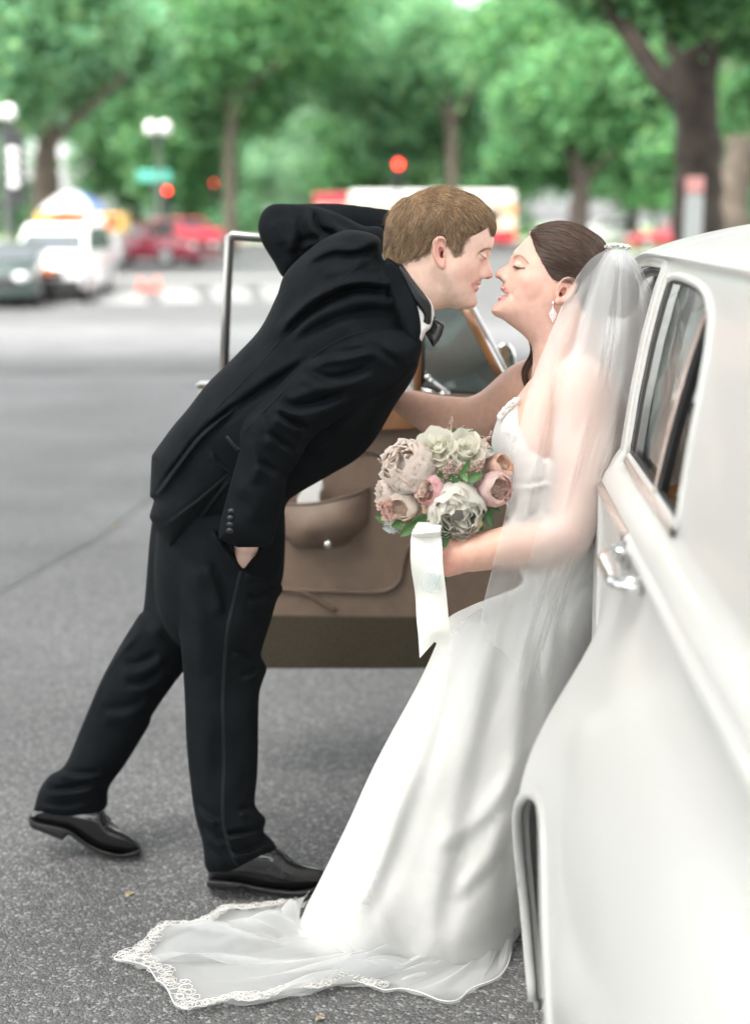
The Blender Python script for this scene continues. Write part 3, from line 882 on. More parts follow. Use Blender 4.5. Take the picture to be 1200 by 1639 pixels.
for x in (-hw_ * .62, hw_ * .55):
    for s_ in (-1, 1):
        m = MB(); m.tube([(x, s_ * .95, .45), (x, s_ * 1.24, .45)], .45, 20); wl = m.build('wheel', M_TYRE, root, False, world=False)
        m = MB(); m.tube([(x, s_ * 1.1, .45), (x, s_ * 1.26, .45)], .26, 16); m.build('rim', M_RIM, wl, False, world=False)

# food cart and umbrella
v = G0(138, 436); k = v.y / FPX
root = empty('food_cart', v, 'yellow and red food cart behind the white van', 'cart')
M_YEL = mat('cart_yellow', (0.75, 0.50, 0.12), 0.5, noise=(3, 0.1)); M_CRED = mat('cart_red', (0.62, 0.05, 0.03), 0.5); M_STEEL = mat('steel', (0.5, 0.5, 0.5), 0.35, metal=0.7)
bx('body', M_STEEL, -65 * k, 60 * k, -.6, .6, .35, 62 * k, .03)
bx('fascia', M_YEL, -68 * k, 66 * k, -.66, .66, 64 * k, 91 * k, .02)
for x0, x1 in ((-46, -30), (-26, -12), (-8, 6), (40, 62)):
    bx('sign_panel', M_CRED, x0 * k, x1 * k, -.69, -.661, 70 * k, 87 * k, .005)
bx('sign_panel', M_WROOF, 10 * k, 36 * k, -.69, -.661, 68 * k, 88 * k, .005)
for x in (-45, 40):
    m = MB(); m.tube([(x * k, -.5, .3), (x * k, -.66, .3)], .3, 16); m.build('wheel', M_TYRE, root, False, world=False)
ru = empty('parasol', v + Vector((-18 * k, .1, 0)), 'white, yellow and blue parasol over the food cart', 'parasol')
m = MB(); m.tube([(0, 0, .2), (0, 0, 128 * k)], .03, 8); m.build('pole', M_STEEL, ru, True, world=False)
for i in range(8):
    a0, a1 = i * math.pi / 4, (i + 1) * math.pi / 4
    A = []
    for t in np.linspace(0, 1, 6):
        rr = 52 * k * t; zz = (127 - 30 * t ** 1.7) * k
        A.append([(rr * math.cos(a) , rr * math.sin(a), zz - 2.2 * k * t * math.sin((a - a0) / (a1 - a0) * math.pi)) for a in np.linspace(a0, a1, 5)])
    m = MB(); m.grid(A)
    o = m.build('panel', [M_YEL, M_WROOF, M_YEL, M_WROOF, M_WROOF, M_WROOF, M_WROOF, mat('parasol_blue', (0.10, 0.20, 0.5), 0.6)][i], ru, True, world=False)

# lamps, signals and signs
M_IRON = mat('black_iron', (0.015, 0.016, 0.017), 0.5); M_GLOBE = mat('lamp_globe', (0.86, 0.85, 0.82), 0.35)
M_REDL = mat('lit_red', (0.9, 0.05, 0.03), 0.4, emit=(1.0, 0.035, 0.02, 3.2)); M_TEAL = mat('sign_green', (0.10, 0.42, 0.33), 0.4)
def lamp(px, ytop, Y, gap, r, label):
    b0 = P(px, 400, Y); b0[2] = gz(Y); kk = Y / FPX
    root = empty('street_lamp', Vector(b0.tolist()), label, 'street lamp', 'twin globe street lamps')
    top = P(px, ytop, Y)[2] - b0[2]
    m = MB(); m.tube([(0, 0, 0), (0, 0, .5), (0, 0, .55), (0, 0, top)], [.16, .14, .08, .06], 10); m.build('post', M_IRON, root, True, world=False)
    m = MB(); m.tube(crv([(-gap * kk, 0, top - .1), (-gap * kk * .6, 0, top - .35), (0, 0, top - .3), (gap * kk * .6, 0, top - .35), (gap * kk, 0, top - .1)], 5), .035, 8); m.build('bracket', M_IRON, root, True, world=False)
    for s_ in (-1, 1):
        m = MB(); m.ball((s_ * gap * kk, 0, top + r * kk * .7), (r * kk, r * kk, r * kk * 1.25), 10, 14); m.build('globe', M_GLOBE, root, True, world=False)
        m = MB(); m.tube([(s_ * gap * kk, 0, top - .14), (s_ * gap * kk, 0, top - .0)], .1, 8); m.build('cup', M_IRON, root, True, world=False)
    return root
lamp(14, 188, 38, 11.5, 10, 'twin globe street lamp at the far left edge')
lamp(259, 212, 60, 11, 9, 'twin globe street lamp above the green street sign')
def signal(px, py, Y, r, label, lens=True):
    b0 = P(px, 400, Y); b0[2] = gz(Y); kk = Y / FPX; z = P(px, py, Y)[2] - b0[2]
    root = empty('traffic_light', Vector(b0.tolist()), label, 'traffic light', 'red traffic lights')
    m = MB(); m.tube([(0, .14, 0), (0, .14, z)], .06, 10); m.build('post', M_IRON, root, True, world=False)
    m = MB(); m.box(-.17, .17, -.1, .12, z - .85, z + .25); hd = m.build('housing', M_IRON, root, False, world=False, bevel=.03)
    for j, mt in enumerate((M_REDL, M_BLACKP, M_BLACKP)):
        m = MB(); m.ball((0, -.1, z - .3 * j), (r, .04, r), 8, 14); m.build('lens', mt, hd, True, world=False)
        m = MB(); a = np.linspace(0, math.pi, 9); m.grid([[(1.1 * r * math.cos(t), -.1, z - .3 * j + 1.1 * r * math.sin(t)) for t in a], [(1.1 * r * math.cos(t), -.24, z - .3 * j + 1.1 * r * math.sin(t)) for t in a]]); m.build('visor', M_IRON, hd, True, world=False)
    return root
signal(637, 263, 55, .115, 'largest red traffic light, above the hair of the man')
signal(271, 305, 62, .085, 'smaller red traffic light under the green street sign')
signal(345, 293, 80, .05, 'smallest, faint red traffic light beside the slim straight trunk')
b0 = P(250, 400, 61); b0[2] = gz(61); kk = 61 / FPX; root = empty('street_sign', Vector(b0.tolist()), 'green street name sign beside the smaller red traffic light', 'sign')
z = P(250, 281, 61)[2] - b0[2]
m = MB(); m.tube([(0, 0.05, 0), (0, 0.05, z + .2)], .045, 8); m.build('post', M_IRON, root, True, world=False)
m = MB(); m.box(-26 * kk, 26 * kk, -.02, .02, z - 8 * kk, z + 8 * kk); m.build('plate', M_TEAL, root, False, world=False, bevel=.006)
# post with a column of small pale discs at the left edge
b0 = P(27, 400, 40); b0[2] = gz(40); kk = 40 / FPX; root = empty('signal_post', Vector(b0.tolist()), 'dark post with a column of small pale discs beside the left street lamp', 'post')
z = lambda y: P(27, y, 40)[2] - b0[2]
m = MB(); m.box(-16 * kk, 18 * kk, -.05, .1, z(325), z(205)); m.build('panel', M_IRON, root, False, world=False, bevel=.03)
m = MB(); m.tube([(0, .1, 0), (0, .1, z(205))], .06, 8); m.build('post', M_IRON, root, True, world=False)
for y in (243, 260, 277, 294):
    m = MB(); m.ball((2 * kk, -.07, z(y)), (8 * kk, .03, 6 * kk)); m.build('disc', M_GLOBE, root, True, world=False)
# cones
M_CONE = mat('cone_orange', (0.80, 0.16, 0.09), 0.5)
for x, y, lb in ((226, 468, 'orange traffic cone left of the pair on the crossing'), (252, 466, 'orange traffic cone right of the pair on the crossing')):
    v = G0(x, y); r_ = empty('traffic_cone', v, lb, 'cone', 'traffic cones on the crossing')
    m = MB(); m.tube([(0, 0, .02), (0, 0, .36)], [.11, .025], 14); m.build('cone', M_CONE, r_, True, world=False)
    m = MB(); m.box(-.15, .15, -.15, .15, 0, .035); m.build('foot', M_CONE, r_, False, world=False, bevel=.01)
# parking post by the big tree
b0 = P(1100, 560, 13.2); b0[2] = 0; root = empty('sign_post', Vector(b0.tolist()), 'grey post with a red and white plate in front of the big dark tree', 'sign')
kk = 13.2 / FPX; z = lambda y: P(1100, y, 13.2)[2]
m = MB(); m.tube([(0, .03, 0), (0, .03, z(285))], .03, 8); m.build('post', M_STEEL, root, True, world=False)
m = MB(); m.box(-14 * kk, 14 * kk, -.02, .02, z(400), z(312)); m.build('plate', mat('plate_grey', (0.42, 0.44, 0.43), 0.5), root, False, world=False, bevel=.006)
m = MB(); m.box(-14 * kk, 14 * kk, -.02, .02, z(309), z(283)); m.build('plate', mat('plate_red', (0.62, 0.30, 0.28), 0.5), root, False, world=False, bevel=.006)
# dark bollards and litter of the far pavement
for i, (x, y, hgt, lb) in enumerate([(1046, 396, 1.3, 'dark post between the white hatchback and the big dark tree'), (905, 384, 1.1, 'dark post left of the white hatchback')]):
    v = G0(x, y); r_ = empty('bollard', v, lb, 'bollard', 'posts along the lawn')
    m = MB(); m.tube([(0, 0, 0), (0, 0, hgt), (0, 0, hgt + .12), (0, 0, hgt + .3)], [.13, .11, .16, .04], 12); m.build('post', M_IRON, r_, True, world=False)
    m = MB(); m.tube([(0, 0, 0), (0, 0, .16)], [.2, .17], 12); m.build('base', M_IRON, r_, True, world=False)
# ================================================================== the white car
M_WCAR = mat('cream_white_paint', (0.52, 0.515, 0.495), 0.30, coat=0.15, spec=0.3)
M_LEATH = mat('taupe_leather', (0.185, 0.130, 0.095), 0.55, noise=(22, 0.10), bump=(260, 0.0012, 0.35))
M_LEATH2 = mat('taupe_piping', (0.125, 0.086, 0.062), 0.5, bump=(260, 0.001, 0.3))
M_CARPET = mat('olive_carpet', (0.060, 0.048, 0.030), 1.0, noise=(240, 0.5), bump=(420, 0.004, 0.9))
M_WALNUT = mat('walnut_veneer', (0.21, 0.095, 0.035), 0.25, noise=(14, 0.35), coat=0.5)
M_WALNUT2 = mat('honey_veneer', (0.42, 0.22, 0.075), 0.25, noise=(18, 0.3), coat=0.5)
M_RUBBER = mat('black_rubber', (0.013, 0.013, 0.014), 0.6)
M_HEADL = mat('grey_lining', (0.24, 0.24, 0.23), 0.9, noise=(30, 0.1))
M_DARK = mat('dark_lining', (0.03, 0.03, 0.03), 0.9)
M_SEAT = mat('rose_taupe_leather', (0.30, 0.21, 0.175), 0.5, noise=(25, 0.08), bump=(240, 0.001, 0.3))
M_WELL = mat('wheel_well', (0.012, 0.012, 0.012), 0.95, bump=(40, 0.01, 0.6))

M_FRAME = mat('dull_metal', (0.42, 0.41, 0.39), 0.3, metal=0.9)
def glass_mat(name, tint, refl):
    m = bpy.data.materials.new(name); m.use_nodes = True
    t = m.node_tree; N, L = t.nodes, t.links; N.clear()
    out = N.new('ShaderNodeOutputMaterial'); mix = N.new('ShaderNodeMixShader'); tr = N.new('ShaderNodeBsdfTransparent'); gl = N.new('ShaderNodeBsdfGlossy')
    tr.inputs['Color'].default_value = (*tint, 1); gl.inputs['Roughness'].default_value = 0.02; gl.inputs['Color'].default_value = (0.9, 0.95, 0.93, 1)
    fr = N.new('ShaderNodeFresnel'); fr.inputs['IOR'].default_value = 1.5
    ad = N.new('ShaderNodeMath'); ad.operation = 'ADD'; ad.inputs[1].default_value = refl; ad.use_clamp = True
    L.new(fr.outputs['Fac'], ad.inputs[0]); L.new(ad.outputs['Value'], mix.inputs['Fac'])
    L.new(tr.outputs['BSDF'], mix.inputs[1]); L.new(gl.outputs['BSDF'], mix.inputs[2]); L.new(mix.outputs['Shader'], out.inputs['Surface'])
    return m
M_GLASS = glass_mat('window_glass', (0.86, 0.9, 0.88), 0.03)
M_GLASS2 = glass_mat('quarter_glass', (0.36, 0.41, 0.395), 0.06)

CX_ = 1.16
def shear(Y): return 0.063 * (np.asarray(Y) - 2.6)
ZR = np.array([.18, .30, .50, .67, .80, .89, .945, .985, 1.028, 1.058, 1.072])
YS = np.array([0.1, .5, 1.0, 1.4, 1.9, 2.2, 2.45, 2.64])
XT = np.array([[.90, .80, .76, .78, .82, .90, .96, 1.0, 1.02, 1.04, 1.06],
               [.45, .40, .37, .375, .42, .48, .53, .56, .58, .60, .62],
               [.34, .315, .305, .31, .335, .375, .41, .425, .435, .45, .472],
               [.31, .292, .284, .288, .315, .360, .395, .412, .418, .435, .455],
               [.30, .277, .268, .274, .312, .368, .402, .412, .416, .432, .453],
               [.285, .262, .254, .278, .345, .404, .412, .413, .416, .431, .453],
               [.38, .370, .368, .380, .402, .413, .416, .415, .416, .430, .453],
               [.44, .430, .424, .422, .422, .422, .420, .416, .415, .430, .453]])
def interp1(xs, ys, x):
    """smooth monotone-ish interpolation"""
    x = np.clip(x, xs[0], xs[-1]); i = np.clip(np.searchsorted(xs, x) - 1, 0, len(xs) - 2)
    m = np.gradient(ys, xs, axis=0)
    h = xs[i + 1] - xs[i]; t = (x - xs[i]) / h
    sh_ = (slice(None),) + (None,) * (np.ndim(ys) - 1)
    t = t[sh_]; h = h[sh_]
    return (2 * t**3 - 3 * t**2 + 1) * ys[i] + (t**3 - 2 * t**2 + t) * h * m[i] + (-2 * t**3 + 3 * t**2) * ys[i + 1] + (t**3 - t**2) * h * m[i + 1]
ZG = np.array([1.072, 1.2, 1.3, 1.37, 1.41, 1.43, 1.437, 1.445, 1.465, 1.49, 1.508, 1.522, 1.53])
XG = np.array([.453, .469, .486, .502, .514, .522, .512, .520, .575, .68, .80, .96, 1.16])
YG = np.concatenate([np.linspace(0.1, 1.2, 12), np.arange(1.215, 2.62, 0.0125), [2.62]])
zl = np.concatenate([np.linspace(.18, 1.072, 78)])
lower = np.stack([interp1(ZR, XT[j], zl) for j in range(len(YS))])       # station x z
lower = np.stack([interp1(YS, lower[:, k], YG) for k in range(len(zl))], 1)
sg = np.concatenate([np.linspace(0, 5, 36)[1:], np.linspace(5, 7, 7)[1:], np.linspace(7, 12, 16)[1:]])
zg = interp1(np.arange(13.0), ZG, sg); xg = interp1(np.arange(13.0), XG, sg)
fz = np.clip((YG - 0.35) / 1.15, 0.02, 1); fz = 1 - (1 - fz) ** 2.2
top_x = lower[:, -1:]
GX = top_x + (xg[None] - .453) * (CX_ - top_x) / (CX_ - .453)
GZ = 1.072 + (zg[None] - 1.072) * fz[:, None]
side = np.stack([np.concatenate([lower, GX], 1) + shear(YG)[:, None], np.repeat(YG[:, None], len(zl) + len(sg), 1), np.concatenate([np.repeat(zl[None], len(YG), 0), GZ], 1)], -1)
side[:, len(zl):, 0] -= 0.5 * 0  # greenhouse follows the shear too
WIN = spline([(2.535, 1.088, 1), (2.528, 1.38), (2.50, 1.405), (2.40, 1.412), (2.2, 1.408), (2.07, 1.392), (1.985, 1.355), (1.935, 1.27), (1.92, 1.088, 1)], 8)
ARC = np.array([(1.9 + .35 * math.cos(a), .33 + .355 * math.sin(a)) for a in np.linspace(0, math.pi, 40)] + [(1.55, 0.1), (2.25, 0.1)])
car = empty('vintage_car', Vector((1.16, 2.6, 0)), 'white vintage saloon car at the right with its door wide open', 'car')

def holed(A, holes):
    """grid of faces with outlines cut out and the rims drawn onto the outlines"""
    A = A.copy(); nu, nv = A.shape[:2]
    keep = np.ones((nu - 1, nv - 1), bool)
    snapped = np.zeros((nu, nv), bool)
    for pg in holes:
        ins = inside2(pg, A[..., 1], A[..., 2])
        full = ins[:-1, :-1] & ins[1:, :-1] & ins[:-1, 1:] & ins[1:, 1:]
        keep &= ~full
        edge = np.zeros_like(ins)
        anyi = ins
        # inside points that still belong to kept faces move to the outline
        touch = np.zeros_like(ins)
        kf = ~full
        for du in (0, 1):
            for dv in (0, 1): touch[du:du + nu - 1, dv:dv + nv - 1] |= kf
        mv = ins & touch
        ii = np.argwhere(mv)
        for a, b_ in ii:
            y, z = A[a, b_, 1:]
            best = None
            n = len(pg)
            e = np.roll(pg, -1, 0) - pg; t = np.clip(((y - pg[:, 0]) * e[:, 0] + (z - pg[:, 1]) * e[:, 1]) / (e ** 2).sum(1), 0, 1)
            c = pg + e * t[:, None]; k = np.argmin((c[:, 0] - y) ** 2 + (c[:, 1] - z) ** 2)
            A[a, b_, 1:] = c[k]
    I, J = np.nonzero(keep)
    Q = np.stack([I * nv + J, (I + 1) * nv + J, (I + 1) * nv + J + 1, I * nv + J + 1], 1)
    return A, Q
S1, Q1 = holed(side, [WIN, ARC])
S2, Q2_ = holed(side, [WIN + np.array([0, 0]), ARC])
S2 = S2.copy(); S2[..., 0] = 2 * (CX_ + shear(S2[..., 1])) - S2[..., 0]
m = MB(); m.add(S1.reshape(-1, 3), Q1); m.add(S2.reshape(-1, 3), Q2_[:, ::-1])
# the front: cowl, wings and bonnet as one more skin
YF = np.linspace(3.62, 5.75, 40)
zf = np.array([.18, .30, .50, .67, .80, .88, .93, .95, .93, .92, .95, 1.02, 1.06, 1.07]); xf_ = np.array([.42, .36, .30, .29, .32, .38, .47, .56, .64, .70, .74, .84, 1.0, 1.16])
sf_ = np.linspace(0, 13, 70)
zz = interp1(np.arange(14.0), zf, sf_); xx_ = interp1(np.arange(14.0), xf_, sf_)
A = []
for Y in YF:
    t = np.clip((Y - 3.62) / .9, 0, 1); t = t * t * (3 - 2 * t)
    e = np.clip((Y - 5.1) / .65, 0, 1)
    door_x = np.interp(zz, [0.18, .5, .9, 1.0, 1.07], [.42, .39, .40, .42, .46])
    x = np.where(sf_ < 7, door_x * (1 - t) + xx_ * t, np.maximum(xx_, .46 + (sf_ - 7) / 6 * .7) * (1 - t) + xx_ * t)
    z = zz * 1.0
    z = np.where(sf_ > 7, z * (1 - (1 - t) * 0) + (1 - t) * np.clip(1.05 - z, 0, .2), z) - e ** 2 * 0.22 * np.clip(z - .3, 0, 1)
    x = x + (CX_ - x) * 0.35 * e ** 2.2
    A.append(np.stack([x + shear(Y), np.full_like(x, Y), z], 1))
A = np.array(A)
ARC2 = np.array([(5.0 + .36 * math.cos(a), .33 + .36 * math.sin(a)) for a in np.linspace(0, math.pi, 30)] + [(4.64, 0.1), (5.36, 0.1)])
F1, QF = holed(A, [ARC2])
F2 = F1.copy(); F2[..., 0] = 2 * (CX_ + shear(F2[..., 1])) - F2[..., 0]
m.add(F1.reshape(-1, 3), QF); m.add(F2.reshape(-1, 3), QF[:, ::-1])
# roof over the door opening, and the far side door
YR = np.linspace(2.62, 3.35, 24)
sr = np.concatenate([np.linspace(4.2, 7, 14), np.linspace(7, 12, 16)[1:]])
zr = interp1(np.arange(13.0), ZG, sr); xr = interp1(np.arange(13.0), XG, sr)
A = []
for Y in YR:
    t = (Y - 2.62) / .73
    A.append(np.stack([xr + shear(Y) + 0.03 * t * t * (CX_ - xr), np.full_like(xr, Y), zr - 0.05 * t ** 3], 1))
R1 = np.array(A); R2 = R1.copy(); R2[..., 0] = 2 * (CX_ + shear(R2[..., 1])) - R2[..., 0]
m.grid(R1); m.grid(R2[:, ::-1])
A = np.stack([np.stack([2 * (CX_ + shear(np.full_like(zl, Y))) - (lower[-1] + shear(Y)), np.full_like(zl, Y), zl], 1) for Y in np.linspace(2.62, 3.62, 8)])
m.grid(A)
V = np.concatenate(m.v); bodyo = m.build('body', M_WCAR, car, True)
md = bodyo.modifiers.new('thick', 'SOLIDIFY'); md.thickness = 0.006; md.offset = -1

def on_side(y, z, out=0.0, mirror=False):
    """a point on the left side of the body, moved outwards"""
    y = np.atleast_1d(np.asarray(y, float)); z = np.atleast_1d(np.asarray(z, float))
    lo = np.stack([interp1(ZR, XT[j], np.clip(z, .18, 1.072)) for j in range(len(YS))])
    x = np.array([interp1(YS, lo[:, k], y[k:k + 1])[0] for k in range(len(z))])
    up = np.interp(np.clip(z, 1.072, 1.43), ZG[:6], XG[:6]) - .453
    x = x + up - out + shear(y)
    return np.stack([x, y, z], 1)
def rim(pg, r, out, name, material, par, closed=True, n=8, squash=1.0):
    p = on_side(pg[:, 0], pg[:, 1], out)
    mm = MB()
    if closed: p = np.concatenate([p, p[:2]])
    mm.tube(p, r, n, squash=squash)
    return mm.build(name, material, par, True)
def shrink(pg, d):
    c = np.roll(pg, -1, 0) - np.roll(pg, 1, 0); nrm = np.stack([c[:, 1], -c[:, 0]], 1); nrm /= np.linalg.norm(nrm, axis=1, keepdims=True) + 1e-9
    if ((pg.mean(0) - pg) * nrm).sum() < 0: nrm = -nrm
    return pg + nrm * d
# side window: bright frame, rubber, two panes with a slanted division
gw = shrink(WIN, 0.006)
fr_ = rim(shrink(WIN, 0.003), 0.007, 0.000, 'window_frame', M_WCAR, car)
rim(shrink(WIN, 0.011), 0.005, -0.003, 'seal', M_RUBBER, fr_)
bar_y = np.linspace(1.93, 2.53, 20); A = [on_side(bar_y, np.full(20, 1.086) + dz, o) for dz, o in ((-.012, .002), (-.010, .009), (-.003, .011), (.004, .008), (.006, -.006))]
mm = MB(); mm.grid(np.stack(A, 1)); mm.build('glass_rail', M_CHROME, fr_, True)
def pane_on(pg, inset, name, material, par):
    p = on_side(pg[:, 0], pg[:, 1], -inset); c = on_side([pg[:, 0].mean()], [pg[:, 1].mean()], -inset)
    n = len(p); mm = MB(); mm.add(np.concatenate([p, c]), None, [(i, (i + 1) % n, n) for i in range(n)])
    return mm.build(name, material, par)
pane_on(gw, 0.012, 'window_glass', M_GLASS, fr_)
def bar(y0, z0, y1, z1, w_, out, name, material, par, depth=0.012):
    mm = MB(); ys_ = np.linspace(y0, y1, 10); zs_ = np.linspace(z0, z1, 10)
    A = []
    for k, o in ((-.5, -depth), (-.5, out), (.5, out), (.5, -depth)):
        A.append(on_side(ys_ + k * w_, zs_, o))
    mm.grid(np.stack(A, 1), closed_v=True)
    return mm.build(name, material, par)
bar(2.155, 1.092, 2.035, 1.375, 0.022, 0.006, 'division', M_CHROME, fr_)
bar(2.138, 1.092, 2.018, 1.37, 0.012, 0.001, 'seal', M_RUBBER, fr_)
bar(2.512, 1.092, 2.505, 1.395, 0.012, 0.0, 'channel', M_RUBBER, fr_)
bar(2.494, 1.092, 2.487, 1.40, 0.006, 0.003, 'channel', M_CHROME, fr_)
bar(2.478, 1.092, 2.471, 1.40, 0.014, -0.004, 'channel', M_RUBBER, fr_)
bar(2.462, 1.092, 2.455, 1.40, 0.005, 0.0, 'channel', M_CHROME, fr_)
# waist moulding, bright, and the rounded door shoulder
def strip(ys_, z, h, out, name, material, par):
    A = []
    for dz, o in ((-h, 0.001), (-h * .6, out), (0, out * 1.25), (h * .6, out), (h, 0.001)):
        A.append(on_side(ys_, np.full(len(ys_), z) + dz, o))
    mm = MB(); mm.grid(np.stack(A, 1)); return mm.build(name, material, par, True)
strip(np.linspace(2.17, 2.635, 30), 1.022, 0.009, 0.008, 'waist_moulding', M_CHROME, car)
strip(np.linspace(0.7, 2.165, 60), 1.022, 0.009, 0.006, 'waist_crease', M_WCAR, car)
# shut lines of the rear door and the wing
# door handle
mm = MB(); hy = np.linspace(1.93, 2.13, 12)
hp_ = on_side(hy, np.full(12, 1.004), 0.034); hp_[:2, 0] += [0.03, 0.008]; hp_[-2:, 0] += [0.006, 0.028]
mm.tube(hp_, [.006, .009, .010, .010, .010, .010, .011, .011, .012, .013, .014, .010], 10, squash=1.5)
hd = mm.build('door_handle', M_CHROME, car, True)
for y, r in ((2.125, .020), (1.95, .014)):
    mm = MB(); a = on_side([y, y], [1.004, 1.004], 0.0)[0]; b_ = on_side([y], [1.004], 0.03)[0]
    mm.tube([a, (a * .4 + b_ * .6), b_], [r * 1.2, r, r * .8], 14); mm.build('escutcheon', M_CHROME, hd, True)
# rear wheel, well and arch lip
lip = np.array([(1.9 + .352 * math.cos(a), .33 + .357 * math.sin(a)) for a in np.linspace(-0.35, math.pi + .35, 46)])
al = rim(lip, 0.009, -0.003, 'arch_lip', M_WCAR, car, closed=False)
p0 = on_side(lip[:, 0], lip[:, 1], 0.0); p1 = p0 + np.array([.022, 0, 0]); p1[:, 1] += (lip[:, 0] - 1.9) * .03
mm = MB(); mm.grid(np.stack([p0, p0 * .5 + p1 * .5, p1], 1)); mm.build('arch_flange', M_WCAR, al, True)
def wheel(cy, sx, side_=1):
    x = sx + shear(cy)
    mm = MB(); th = np.linspace(0, 2 * math.pi, 41)[:-1]
    A = []
    for dx, r in ((.19, .20), (.19, .30), (.175, .345), (.14, .366), (.05, .366), (.015, .35), (.0, .31), (.002, .24), (.03, .22)):
        A.append([(x + side_ * dx, cy + r * math.cos(t), .366 + r * math.sin(t)) for t in th])
    mm.grid(np.array(A), closed_v=True); w_ = mm.build('wheel', M_TYRE, car, True)
    mm = MB(); A = []
    for dx, r in ((.04, .235), (.02, .22), (.03, .19), (.015, .12), (.0, .06), (-.005, .001)):
        A.append([(x + side_ * dx, cy + r * math.cos(t), .366 + r * math.sin(t)) for t in th])
    mm.grid(np.array(A), closed_v=True); mm.build('hub_cap', M_CHROME, w_, True)
wheel(1.9, .35); wheel(5.0, .40); wheel(1.9, 2 * CX_ - .35, -1); wheel(5.0, 2 * CX_ - .40, -1)
for cy in (1.9, 5.0):
    mm = MB(); A = []; th = np.linspace(-.2, math.pi + .2, 30)
    for dx, r in ((.35, .385), (.40, .40), (0.75, .40)):
        A.append([(dx + shear(cy), cy + r * math.cos(t), .34 + r * math.sin(t)) for t in th])
    A.append([(.755 + shear(cy), cy + .02 * math.cos(t), .34 + .02 * math.sin(t)) for t in th])
    mm.grid(np.array(A)); mm.build('wheel_well', M_WELL, car, False)
# underside, cabin floor and sill
mm = MB(); mm.hexa([(.45, .4, .22), (1.9, .4, .22), (1.98, 5.6, .22), (.55, 5.6, .22), (.45, .4, .27), (1.9, .4, .27), (1.98, 5.6, .27), (.55, 5.6, .27)]); mm.build('floor_pan', M_DARK, car)
mm = MB(); mm.hexa([(.40, 2.63, .2), (.62, 2.63, .2), (.68, 3.62, .2), (.455, 3.62, .2), (.41, 2.63, .36), (.62, 2.63, .36), (.68, 3.62, .36), (.465, 3.62, .36)]); mm.build('sill', M_WCAR, car, False, bevel=.02)
# door pillar: the white post behind the open door
A = []
for z, w_ in [(.2, .05), (.6, .05), (1.02, .05), (1.065, .045), (1.09, .034), (1.2, .03), (1.3, .03), (1.38, .03), (1.43, .034)]:
    xo = on_side([2.62], [z], 0.004)[0, 0]
    A.append([(xo, 2.595, z), (xo - .002, 2.60, z), (xo - .002, 2.60 + w_, z), (xo + .01, 2.606 + w_, z), (xo + .07, 2.606 + w_, z), (xo + .07, 2.595, z)])
mm = MB(); mm.grid(np.array(A), closed_v=True); pil = mm.build('door_pillar', M_WCAR, car, False, bevel=.003)
for z0, z1 in ((1.12, 1.40),):
    mm = MB(); a = on_side([2.655], [z0], -.03)[0]; b_ = on_side([2.655], [z1], -.03)[0]; mm.tube([a, b_], .008, 8); mm.build('seal', M_RUBBER, pil, True)
# windscreen posts and glass
mm = MB()
for s_ in (-1, 1):
    p0 = np.array([.50 + shear(3.75), 3.75, 1.03]); p1 = np.array([.62 + shear(3.3), 3.3, 1.385])
    if s_ > 0: p0[0] = 2 * (CX_ + shear(3.75)) - p0[0]; p1[0] = 2 * (CX_ + shear(3.3)) - p1[0]
    mm = MB(); mm.tube(crv([p0, (p0 * .5 + p1 * .5) + np.array([-.01 * -s_, 0.02, 0.01]), p1], 6), .026, 10); mm.build('windscreen_post', M_WCAR, car, True)
a0, a1 = .50 + shear(3.75), 2 * (CX_ + shear(3.75)) - .50 - shear(3.75); b0, b1 = .62 + shear(3.3), 2 * (CX_ + shear(3.3)) - .62 - shear(3.3)
mm = MB(); mm.grid(np.array([[(a0, 3.76, 1.05), (.9, 3.86, 1.05), (1.2, 3.9, 1.05), (1.5, 3.88, 1.05), (a1, 3.76, 1.05)], [(b0, 3.31, 1.385), (.9, 3.36, 1.42), (1.2, 3.38, 1.43), (1.5, 3.37, 1.42), (b1, 3.31, 1.385)]])); mm.build('windscreen', M_GLASS, car, True)
# interior: lining of the roof, seats, dashboard, wheel
A = side[YG > 1.1][:, len(zl) + 34:]
B_ = np.concatenate([A, R1[:, 3:][:, :1].repeat(A.shape[1], 1) * 0 + 0]) if False else A
L1 = A.copy(); L1[..., 2] -= .025; L1[..., 0] += .02
L2 = L1.copy(); L2[..., 0] = 2 * (CX_ + shear(L2[..., 1])) - L2[..., 0]
L3 = R1[:, 2:].copy(); L3[..., 2] -= .03; L3[..., 0] += .015; L4 = L3.copy(); L4[..., 0] = 2 * (CX_ + shear(L4[..., 1])) - L4[..., 0]
mm = MB(); mm.grid(L1); mm.grid(L2); mm.grid(L3); mm.grid(L4); mm.build('roof_lining', M_HEADL, car, True)
def cushion(x0, x1, prof, name, material, n=14):
    """seat pad: side outline (along, up) swept across with rounded ends"""
    c = spline(prof, 6); ce = c.mean(0); A = []
    for t in np.linspace(-1, 1, n):
        s_ = 1 - 0.22 * abs(t) ** 6
        A.append([( (x0 + x1) / 2 + t * (x1 - x0) / 2, ce[0] + (y - ce[0]) * s_, ce[1] + (z - ce[1]) * s_) for y, z in c])
    mm = MB(); mm.grid(np.array(A), closed_v=True)
    k = len(c); mm.add([A[0][i] for i in range(k)] + [tuple(np.mean(A[0], 0))], None, [(i, (i + 1) % k, k) for i in range(k)])
    mm.add([A[-1][i] for i in range(k)] + [tuple(np.mean(A[-1], 0))], None, [((i + 1) % k, i, k) for i in range(k)])
    return mm.build(name, material, car, True)
